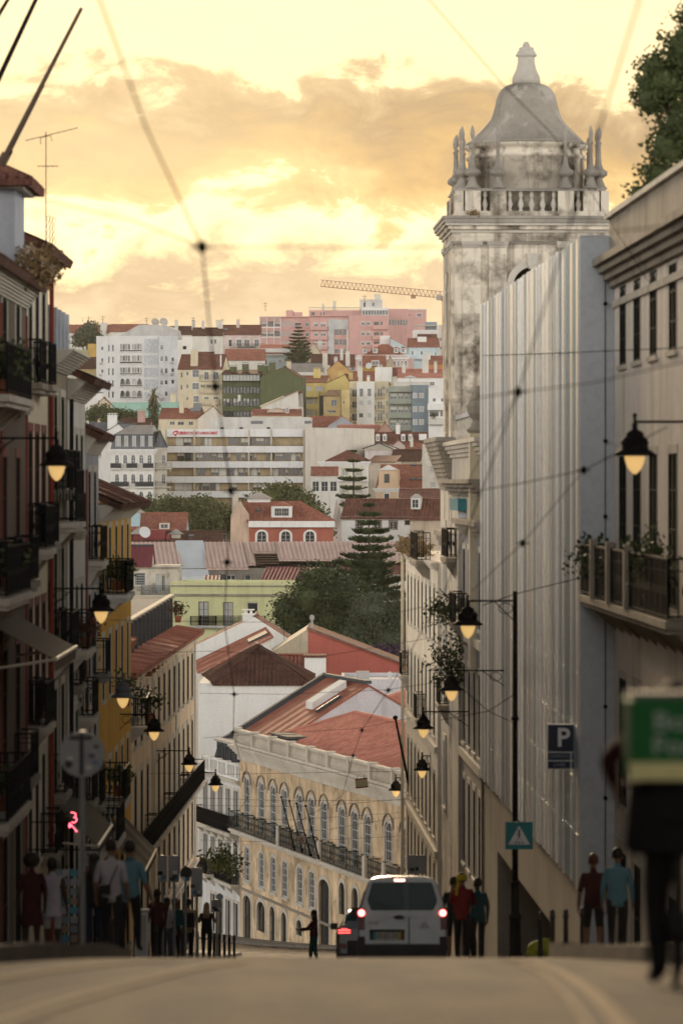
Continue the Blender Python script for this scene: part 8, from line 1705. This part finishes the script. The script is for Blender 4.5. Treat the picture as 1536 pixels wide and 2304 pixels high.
MB().bar((vx(560), -.035, vzz(690)), (vx(330), -.035, vzz(560)), .02).build('wiper', BLKP, v); vplate('tailgate_seam', [(185, 1232), (1360, 1232), (1360, 1240), (185, 1240)], BLKP, -.008)
vplate('bumper', [(30, 1245), (1500, 1245), (1480, 1480), (50, 1480)], BLKP, -.09, .3)
lettering('Berlingo', .08, mat('badge_grey', (.12, .12, .13), rough=.4, var=0, streak=0, bump=0), v, (vx(300), -.012, vzz(890)), width=.2, extrude=.004); lettering('CITROEN', .05, mat('badge_grey'), v, (vx(1130), -.012, vzz(972)), width=.2, extrude=.004)
b = MB()
for dz in (0, -.05):
    for sg in (-1, 1): b.bar((vx(1130), -.012, vzz(880) + dz), (vx(1130) + sg * .065, -.012, vzz(925) + dz), .03, .012)
b.build('chevron_badge', mat('badge_grey'), v)
for x in (-.8, .8):
    for y in (.72, 3.45): wheel(v, x, y, .31)
for s_ in (-1, 1):
    MB().box(min(s_ * .86, s_ * 1.04), max(s_ * .86, s_ * 1.04), 2.95, 3.05, .98, 1.2).build('wing_mirror', BLKP, v); b = MB(); b.hexa([(s_ * .895, .6, 1.12), (s_ * .895, 2.7, 1.12), (s_ * .86, 2.7, 1.12), (s_ * .86, .6, 1.12)], [(s_ * .775, .7, 1.5), (s_ * .775, 2.5, 1.5), (s_ * .74, 2.5, 1.5), (s_ * .74, .7, 1.5)]); b.build('side_window', TINT, v)
b = MB(); b.hexa([(-.75, 3.8, 1.06), (.75, 3.8, 1.06), (.75, 3.74, 1.06), (-.75, 3.74, 1.06)], [(-.6, 3.18, 1.62), (.6, 3.18, 1.62), (.6, 3.1, 1.6), (-.6, 3.1, 1.6)]); b.build('windscreen', TINT, v)
# hatchback ahead of it
c = vehicle('parked_car', 'pale blue hatchback with lit red tail lights, half hidden by the van', X(835, 96), 96); CP = [(.2, .70), (.26, .82), (.5, .885), (.8, .885), (.92, .85), (1.05, .76), (1.25, .66), (1.38, .57), (1.44, .45), (1.46, .2)]; CPT = mat('pale_blue_paint', (.15, .19, .215), rough=.25, var=.02, streak=0, bump=0, spec=.6)
b = MB(); loft(b, [section(0, CP, .9, .92), section(.08, CP, .96, 1.0), section(.5, CP, .99, 1.3), section(.9, CP), section(2.2, CP), section(2.9, CP, .98, 1.2), section(3.3, CP, .97, .95), section(4.1, CP, .88, .8)]); smooth_by_angle(b.build('body', CPT, c), 30)
MB().hexa([(-.72, .04, .95), (.72, .04, .95), (.72, .1, .95), (-.72, .1, .95)], [(-.56, .5, 1.33), (.56, .5, 1.33), (.56, .56, 1.33), (-.56, .56, 1.33)]).build('rear_window', TINT, c)
for s_ in (-1, 1):
    t = MB(); t.box(min(s_ * .5, s_ * .86), max(s_ * .5, s_ * .86), -.05, .12, .78, .93); t = t.build('tail_light', TAILD, c); g = MB(); x0, x1 = sorted((s_ * .52, s_ * .83)); g.box(x0, x1, -.07, -.045, .80, .825); g.box(x0, x1, -.07, -.045, .86, .89); g.box(x0 + .08, x1 - .08, -.07, -.045, .905, .92); g.build('lit_bars', TAILL, t)
    MB().box(min(s_ * .84, s_ * 1.02), max(s_ * .84, s_ * 1.02), 2.2, 2.32, .92, 1.08).build('wing_mirror', BLKP, c); MB().box(min(s_ * .62, s_ * .8), max(s_ * .62, s_ * .8), -.04, .02, .42, .55).build('reflector', TAILL if False else TAILD, c)
    for y in (.7, 3.3): wheel(c, s_ * .78, y, .31)
MB().box(-.6, .6, -.03, .05, .30, .62).build('bumper_insert', BLKP, c); MB().box(-.86, .86, -.05, .1, .2, .3).build('bumper', BLKP, c); MB().box(-.26, .26, -.02, .04, .66, .77).build('number_plate', mat('plate_white'), c)
# dark car in the garage mouth
c = vehicle('parked_car', 'dark car with red tail light inside the garage opening', RX(101) + 1.35, 99.5, R(-60)); c.rotation_euler = (0, 0, R(-50)); c.location.z = ground(103) + .15
b = MB(); loft(b, [section(0, CP, .9, .92), section(.08, CP, .96, 1.0), section(.5, CP, .99, 1.3), section(.9, CP), section(2.0, CP), section(2.6, CP, .98, 1.2), section(3.0, CP, .97, .95)]); smooth_by_angle(b.build('body', mat('black_car_paint', (.02, .02, .022), rough=.25, var=0, streak=0, bump=0), c), 30)
for s_ in (-1, 1): MB().box(min(s_ * .5, s_ * .86), max(s_ * .5, s_ * .86), -.06, .12, .82, .9).build('tail_light', TAILL, c); wheel(c, s_ * .78, .7, .3)
MB().hexa([(-.72, .04, .95), (.72, .04, .95), (.72, .1, .95), (-.72, .1, .95)], [(-.56, .5, 1.33), (.56, .5, 1.33), (.56, .56, 1.33), (-.56, .56, 1.33)]).build('rear_window', TINT, c)
# ================================================================ people
SKIN = mat('warm_skin', (.20, .11, .07), rough=.55, var=.05, streak=0, bump=0); SKIND = mat('brown_skin', (.05, .027, .018), rough=.55, var=.05, streak=0, bump=0)
CL = {}
def cloth(key, rgb): return mat('cloth_' + key, rgb, rough=.85, var=.12, scale=3., streak=0, bump=.1, fine=30.)
BLK = cloth('black', (.015, .015, .017)); NAVYC = cloth('navy', (.02, .028, .05)); JEAN = cloth('denim', (.05, .075, .12)); WTEE = cloth('white', (.38, .35, .37)); CYAN = cloth('light_blue', (.09, .20, .25)); DRED = cloth('dark_red', (.045, .009, .009)); TEALC = cloth('teal', (.012, .055, .065)); GREYCL = cloth('grey', (.10, .10, .11)); REDC = cloth('red', (.16, .012, .012)); YELC = cloth('yellow', (.45, .33, .02)); TAN = cloth('tan', (.30, .22, .14))
HAIRD = mat('dark_hair', (.018, .012, .009), rough=.6, var=.2, streak=0, bump=.2, fine=60.); HAIRB = mat('blond_hair', (.33, .22, .11), rough=.6, var=.2, streak=0, bump=.2, fine=60.); HAIRR = mat('auburn_hair', (.10, .04, .022), rough=.6, var=.2, streak=0, bump=.2, fine=60.); SHOE = cloth('shoe', (.05, .05, .05))
def person(label, x, D, H, rz, top, bottom, skin, hair, hairstyle='short', sleeves='short', legs='long', stride=0., J=None, zoff=.14, loc=None, fat=1.16):
    """one continuous skinned body facing local +y, posed by joints; colours follow the garment each face belongs to"""
    s = H / 1.72; fs = s * fat; j = dict(pel=(0, 0, .95), sp=(0, 0, 1.10), ch=(0, .01, 1.29), nb=(0, 0, 1.425), nk=(0, .012, 1.485), h0=(0, .02, 1.55), h1=(0, .02, 1.62), h2=(0, .01, 1.685), h3=(0, .005, 1.715), no=(0, .118, 1.60),
        sl=(-.175, 0, 1.39), sr=(.175, 0, 1.39), el=(-.235, -.02, 1.12), er=(.235, -.02, 1.12), wl=(-.25, .07, .88), wr=(.25, .07, .88),
        hl=(-.095, 0, .90), hr=(.095, 0, .90), kl=(-.10, .03 + stride * .5, .50), kr=(.10, .03 - stride * .4, .50), al=(-.10, stride, .09), ar=(.10, -stride, .09 + abs(stride) * .1), tl=(-.115, stride + .15, .035), tr=(.115, -stride + .15, .035 + abs(stride) * .03))
    if J: j.update(J)
    J_rider = loc is not None; V = []; Rr = []; E = []; reg = []; idx = {}
    def add(k, p, r): idx[k] = len(V); V.append(Vector(p) * s); q_ = s if k[0] in 'hnfgitup' and k not in ('hl', 'hr') else fs; Rr.append((r[0] * q_, r[1] * q_) if isinstance(r, tuple) else (r * q_, r * q_))
    rad = dict(pel=(.155, .115), sp=(.135, .10), ch=(.165, .115), nb=(.10, .075), nk=.05, h0=(.062, .075), h1=(.076, .092), h2=(.066, .078), h3=.03, no=.014, sl=.062, sr=.062, el=.043, er=.043, wl=.028, wr=.028, hl=.09, hr=.09, kl=.06, kr=.06, al=.038, ar=.038, tl=.034, tr=.034)
    for k, r in rad.items(): add(k, j[k], r)
    def ed(a, c, g): E.append((idx[a], idx[c])); reg.append(g)
    up, fo = (0 if sleeves != 'none' else 2), (0 if sleeves == 'long' else 2); lo = 1 if legs == 'long' else 2
    for a, c, g in (('pel', 'sp', 0), ('sp', 'ch', 0), ('ch', 'nb', 0), ('nb', 'nk', 2), ('nk', 'h0', 2), ('h0', 'h1', 2), ('h1', 'h2', 2), ('h2', 'h3', 2), ('h1', 'no', 2), ('ch', 'sl', 0), ('ch', 'sr', 0), ('sl', 'el', up), ('sr', 'er', up), ('el', 'wl', fo), ('er', 'wr', fo), ('pel', 'hl', 1), ('pel', 'hr', 1), ('hl', 'kl', 1), ('hr', 'kr', 1), ('kl', 'al', lo), ('kr', 'ar', lo), ('al', 'tl', 3), ('ar', 'tr', 3)): ed(a, c, g)
    for sd, e, w in (('l', 'el', 'wl'), ('r', 'er', 'wr')):          # palm, four fingers and thumb
        d = (Vector(j[w]) - Vector(j[e])).normalized(); side = d.cross(Vector((1, 0, 0))).normalized(); wv = Vector(j[w]); pm_ = wv + d * .06
        add('p' + sd, pm_, .03); ed(w, 'p' + sd, 2)
        for f in range(4):
            b0 = wv + d * .10 + side * (.027 - f * .018); ln = (.07, .08, .075, .06)[f]; curl = Vector((1 if sd == 'l' else -1, 0, 0))
            add('f%s%d' % (sd, f), b0, .0105); ed('p' + sd, 'f%s%d' % (sd, f), 2); add('g%s%d' % (sd, f), b0 + d * ln * .55 + curl * .008, .0095); ed('f%s%d' % (sd, f), 'g%s%d' % (sd, f), 2); add('i%s%d' % (sd, f), b0 + d * ln + curl * .028, .008); ed('g%s%d' % (sd, f), 'i%s%d' % (sd, f), 2)
        add('t' + sd, wv + d * .055 + side * .045, .011); ed('p' + sd, 't' + sd, 2); add('u' + sd, wv + d * .10 + side * .062, .009); ed('t' + sd, 'u' + sd, 2)
    me = bpy.data.meshes.new('body'); me.from_pydata([tuple(q) for q in V], E, []); ob = bpy.data.objects.new('body', me); COL.objects.link(ob)
    ob.modifiers.new('skin', 'SKIN'); sv = me.skin_vertices[0].data if me.skin_vertices else None
    if sv is None:
        bm = bmesh.new(); bm.from_mesh(me); bm.verts.layers.skin.verify(); bm.to_mesh(me); bm.free(); sv = me.skin_vertices[0].data
    for i, r in enumerate(Rr): sv[i].radius = r; sv[i].use_root = (i == 0)
    ob.modifiers.new('sub', 'SUBSURF').levels = 1; dg = bpy.context.evaluated_depsgraph_get(); nm = bpy.data.meshes.new_from_object(ob.evaluated_get(dg)); bpy.data.objects.remove(ob); bpy.data.meshes.remove(me)
    nm.materials.clear()
    for m in (top, bottom, skin, SHOE): nm.materials.append(m)
    for p in nm.polygons:
        c = p.center; best = 1e9; g = 0
        for (a, q_), rg in zip(E, reg):
            A, B_ = V[a], V[q_]; ab = B_ - A; t = max(0, min(1, (c - A).dot(ab) / max(1e-9, ab.length_squared))); dd = (A + ab * t - c).length - (Rr[a][0] * (1 - t) + Rr[q_][0] * t)
            if dd < best: best = dd; g = rg
        if g == 1 and c.z > .9 * s and not J_rider: g = 0
        p.material_index = g; p.use_smooth = True
    zg = ground(D) + zoff; o = thing('person', label, 'person', loc or (X(x, D), D, zg), rz); put('body', nm, o)
    hc = Vector(j['h1']) * s; b = MB(); k = s
    if hairstyle == 'afro': b.ball(hc + Vector((0, -.02, .06)) * k, .15 * k, .15 * k, .145 * k, 12)
    else: b.lathe([(math.sin(math.pi * t / 10) * .1 * k + 1e-4, .02 * k - math.cos(math.pi * t / 10) * .115 * k) for t in range(3 if hairstyle == 'short' else 2, 11)], hc + Vector((0, -.022, .03)) * k, 14, 0, .92, 1.05)
    if hairstyle == 'long': b.hexa([tuple(hc + Vector(q_) * k) for q_ in ((-.1, -.13, -.32), (.1, -.13, -.32), (.085, -.05, -.32), (-.085, -.05, -.32))], [tuple(hc + Vector(q_) * k) for q_ in ((-.088, -.1, .04), (.088, -.1, .04), (.088, -.0, .04), (-.088, -.0, .04))]); b.lathe([(.1 * k, 0), (.115 * k, .1 * k), (.09 * k, .3 * k)], hc + Vector((0, -.075, -.3)) * k, 12, 0, 1, .55)
    if hairstyle == 'bun': b.ball(hc + Vector((0, -.08, .12)) * k, .05 * k, n=8)
    b.build('hair', hair, o, True)
    for sg in (-1, 1): MB().ball(hc + Vector((sg * .03, .093, .0)) * k, .009 * k, .006 * k, .006 * k, 6).build('eye', BLK, o); MB().ball(hc + Vector((sg * .083, .005, -.01)) * k, .012 * k, .022 * k, .032 * k, 6).build('ear', skin, o)
    MB().box(hc.x - .022 * k, hc.x + .022 * k, hc.y + .088 * k, hc.y + .094 * k, hc.z - .056 * k, hc.z - .048 * k).build('mouth', DRED, o)
    return o
def skirt(o, z0, z1, r0, r1, m): MB().lathe([(r1, z0), (r1 * .97, z0 + .01), (r0, z1)], n=16, sy=.72).build('skirt', m, o, True)
p = person('person in dark red dress with rounded dark hair on the left pavement', 72, 69, 1.76, R(15), DRED, DRED, SKIND, HAIRD, 'afro', 'short', 'short'); skirt(p, .55, 1.0, .15, .23, DRED)
p = person('person in white strapless top and shorts beside the red dress', 118, 70, 1.74, R(-10), WTEE, WTEE, SKIND, HAIRD, 'bun', 'none', 'short'); skirt(p, .72, 1.0, .15, .2, WTEE)
person('dark dressed person standing in the shade left of the man in white', 212, 66, 1.70, R(10), BLK, NAVYC, SKIND, HAIRD, 'long', 'long')
p = person('man in white tee with a strap and black waist bag walking away', 250, 62.5, 1.80, R(-8), WTEE, BLK, SKIN, HAIRD, 'short', 'short', 'long', .12); MB().bar((.14, -.125, 1.45), (-.02, -.135, 1.08), .04, .015).build('strap', BLK, p); MB().box(-.16, .02, -.22, -.11, .98, 1.13).build('waist_bag', BLK, p)
person('man in light blue tee walking beside the man in white', 292, 64, 1.84, R(-12), CYAN, BLK, SKIN, HAIRD, 'short', 'short', 'long', -.15, dict(er=(.27, -.06, 1.12), wr=(.33, .04, .9)))
person('person in dark red top standing by the left sign posts', 354, 100, 1.80, R(30), DRED, BLK, SKIND, HAIRD, 'short', 'long')
person('person in white shirt in the small group on the left kerb', 376, 104, 1.66, R(-40), WTEE, JEAN, SKIN, HAIRD, 'long', 'short')
p = person('person with a teal backpack in the group on the left kerb', 394, 106, 1.68, R(25), TEALC, BLK, SKIN, HAIRR, 'long', 'short'); MB().hexa([(-.15, -.32, 1.0), (.15, -.32, 1.0), (.15, -.1, 1.0), (-.15, -.1, 1.0)], [(-.12, -.27, 1.42), (.12, -.27, 1.42), (.12, -.1, 1.42), (-.12, -.1, 1.42)]).build('backpack', TEALC, p)
p = person('person in pale shirt with black backpack by the bollards', 424, 110, 1.72, R(10), TAN, BLK, SKIN, HAIRD, 'short', 'short'); MB().hexa([(-.15, -.32, .98), (.15, -.32, .98), (.15, -.1, .98), (-.15, -.1, .98)], [(-.12, -.27, 1.38), (.12, -.27, 1.38), (.12, -.1, 1.38), (-.12, -.1, 1.38)]).build('backpack', BLK, p)
person('fair haired person in black top at the end of the left kerb', 465, 116, 1.70, R(-5), BLK, BLK, SKIN, HAIRB, 'long', 'none', 'long', 0, dict(el=(-.26, .05, 1.15), wl=(-.12, .16, 1.35), er=(.26, .05, 1.15), wr=(.14, .16, 1.32)))
person('person with long dark hair, red jumper and teal trousers crossing the street', 706, 122, 1.70, R(80), DRED, TEALC, SKIN, HAIRD, 'long', 'long', 'long', .1, dict(el=(-.22, .17, 1.18), wl=(-.15, .42, 1.16), er=(.2, .1, 1.15), wr=(.16, .33, 1.10)), zoff=.0, fat=1.35)
person('person in black shorts standing right of the van', 1020, 84, 1.74, R(0), BLK, BLK, SKIN, HAIRD, 'short', 'short', 'short')
p = person('cyclist with yellow helmet and red vest right of the van', 1038, 83, 1.80, R(-10), REDC, BLK, SKIN, HAIRD, 'short', 'long', 'long', 0, dict(el=(-.24, .16, 1.16), wl=(-.22, .36, 1.08), er=(.24, .16, 1.16), wr=(.22, .36, 1.08))); MB().lathe([(.125, 0), (.13, .05), (.11, .11), (.05, .15), (.01, .16)], (0, .01, 1.70), 12, 0, .95, 1.15).build('helmet', YELC, p); MB().bar((-.07, -.1, 1.7), (-.1, -.13, 1.38), .05, .03).build('helmet_strap', YELC, p)
person('person in teal jacket at the wall right of the cyclist', 1074, 86, 1.76, R(20), TEALC, BLK, SKIND, HAIRD, 'short', 'long')
person('man in dark red tee walking down the right pavement', 1334, 68.5, 1.76, R(4), DRED, BLK, SKIN, HAIRR, 'short', 'short', 'short', .16)
person('person in light blue shirt behind the delivery rider', 1388, 66.5, 1.80, R(-5), CYAN, BLK, SKIN, HAIRD, 'short', 'long', 'long', -.1)
D = 88; o = thing('bicycle', 'bicycle leaning beside the cyclist with the yellow helmet', 'bicycle', (X(1056, D), D, ground(D) + .14), R(8))
def bicycle(o, m):
    for y in (-.5, .52):
        t = MB(); n = 22
        for i in range(n): a0, a1 = 2 * math.pi * i / n, 2 * math.pi * (i + 1) / n; t.bar((0, y + .33 * math.cos(a0), .34 + .33 * math.sin(a0)), (0, y + .33 * math.cos(a1), .34 + .33 * math.sin(a1)), .035)
        w = t.build('wheel', RUB, o); s_ = MB()
        for i in range(10): a0 = 2 * math.pi * i / 10; s_.bar((0, y, .34), (0, y + .32 * math.cos(a0), .34 + .32 * math.sin(a0)), .006)
        s_.build('spokes', ALU, w)
    f = MB(); pts = dict(bb=(0, -.05, .30), seat=(0, -.22, .82), head=(0, .36, .85), hd2=(0, .38, .72), rear=(0, -.5, .34), front=(0, .52, .34))
    for a, c in (('bb', 'seat'), ('seat', 'head'), ('bb', 'hd2'), ('bb', 'rear'), ('rear', 'seat'), ('hd2', 'front'), ('head', 'hd2')): f.cyl(pts[a], pts[c], .02, .02, 6)
    f.build('frame', m, o); MB().hexa([(-.07, -.36, .88), (.07, -.36, .88), (.03, -.1, .88), (-.03, -.1, .88)], [(-.075, -.38, .93), (.075, -.38, .93), (.03, -.08, .92), (-.03, -.08, .92)]).build('saddle', BLKP, o); h_ = MB(); h_.cyl((0, .36, .85), (0, .38, 1.0), .018, .018, 6); h_.tube([(-.3, .28, 1.02), (-.2, .36, 1.03), (.2, .36, 1.03), (.3, .28, 1.02)], .015, 6); h_.build('handlebar', m, o)
    c = MB(); c.cyl((-.05, -.05, .30), (.05, -.05, .30), .09, .09, 12); c.bar((.06, -.05, .3), (.06, .1, .22), .02); c.bar((-.06, -.05, .3), (-.06, -.2, .38), .02); c.build('crankset', BLKP, o)
bicycle(o, IRON)
# delivery rider in the right foreground
D = 20.; zr_ = ground(D); bx = 1.76
o = thing('bicycle', 'dark bicycle of the delivery rider at the right edge', 'bicycle', (bx, D + .1, zr_ + .0), R(-6)); bicycle(o, BLKP)
rp_ = person('delivery rider in dark clothes leaning over a bicycle at the right edge', 0, D, 1.76, R(3), cloth('maroon', (.05, .008, .01)), BLK, SKIN, HAIRD, 'short', 'long', 'long', 0, dict(pel=(0, -.1, .96), sp=(0, .0, 1.08), ch=(0, .16, 1.19), nb=(0, .26, 1.27), nk=(0, .31, 1.30), h0=(0, .35, 1.33), h1=(0, .39, 1.38), h2=(0, .40, 1.44), h3=(0, .40, 1.47), no=(0, .49, 1.34), sl=(-.175, .2, 1.26), sr=(.175, .2, 1.26), el=(-.36, .26, 1.16), er=(.33, .28, 1.1), wl=(-.32, .36, 1.03), wr=(.28, .4, 1.04), hl=(-.1, -.1, .92), hr=(.1, -.1, .92), kl=(-.14, .02, .5), kr=(.13, .22, .6), al=(-.13, -.04, .09), ar=(.12, .1, .36), tl=(-.15, .12, .035), tr=(.13, .25, .33)), loc=(bx + .02, D, zr_ + .0), fat=1.3)
MB().lathe([(.29, .70), (.31, .74), (.29, .95), (.25, 1.15), (.2, 1.24)], (0, .02, 0), 16, 0, 1, .85).build('jacket', BLK, rp_, True)
bag = thing('delivery_bag', 'green insulated delivery backpack with pale lettering and reflective strip', 'backpack', (1.715, D - .1, zr_ + 1.10), R(3)); GB = mat('bright_green_nylon', (.012, .16, .035), rough=.55, var=.06, streak=0, bump=.05)
b = MB(); b.box(-.245, .245, -.2, .16, 0, .42); bmb = b.build('box', GB, bag); bv = bmb.modifiers.new('bevel', 'BEVEL'); bv.width = .025; bv.segments = 2
MB().box(-.235, .235, -.19, .15, .42, .445).build('lid', mat('grey_lid', (.16, .17, .16), rough=.6, var=.05, streak=0, bump=0), bag); MB().box(-.25, .25, -.212, -.19, .0, .095).build('reflective_strip', mat('reflective_tape', (.90, .85, .42), rough=.4, var=.03, streak=0, bump=0), bag)
PALEG = mat('pale_green_print', (.38, .48, .40), rough=.6, var=0, streak=0, bump=0); lettering('Bolt', .13, PALEG, bag, (.0, -.206, .30), width=.26, extrude=.002, bold=.003); lettering('Food', .13, PALEG, bag, (.02, -.206, .175), width=.30, extrude=.002, bold=.003)
for sg in (-1, 1): MB().tube([(sg * .13, .16, .38), (sg * .14, .32, .34), (sg * .15, .3, .1), (sg * .13, .16, .05)], .022, 6).build('shoulder_strap', mat('lime_strap', (.03, .35, .05), streak=0, bump=0), bag)
o = thing('hi_vis_jacket', 'bright yellow green jacket bundle low by the garage mouth', 'jacket', (X(1212, 80), 80, ground(80) + .14)); bl = MB(); bl.ball((0, 0, .17), .26, .2, .2, 10); bl.ball((.14, .02, .26), .16, .14, .16, 8); bl.ball((-.1, -.05, .1), .18, .14, .12, 8); bl.build('bundle', mat('hi_vis_fabric', (.38, .40, .03), rough=.7, var=.2, scale=4., streak=0, bump=.3, fine=12.), o, True)
# lit shop window on the right, behind the rider
o = thing('shop_lantern', 'small warm lit wall lantern behind the delivery rider', 'lantern', (RX(66, .4), 66, Z(1775, 66))); b = MB(); b.box(-.13, .05, -.1, .1, -.16, .16); b.build('glass', mat('warm_lantern_glass', (1, .42, .12), emit=.9), o); MB().box(-.17, .08, -.13, .13, .16, .22).box(-.05, .3, -.03, .03, .22, .26).build('cap', IRON, o)
# ================================================================ evening haze
hz = MB(); hz.box(-2600, 2600, -320, 3700, -36, 75); hz = stuff(hz.build('haze', None or MATS['white_render'])); hz.data.materials.clear()
m = bpy.data.materials.new('evening_haze'); m.use_nodes = True; t = m.node_tree; t.nodes.clear(); vo = t.nodes.new('ShaderNodeVolumePrincipled'); vo.inputs['Color'].default_value = (1, .95, .86, 1); vo.inputs['Density'].default_value = .00004; vo.inputs['Anisotropy'].default_value = .35; ou = t.nodes.new('ShaderNodeOutputMaterial'); t.links.new(vo.outputs[0], ou.inputs['Volume']); hz.data.materials.append(m)
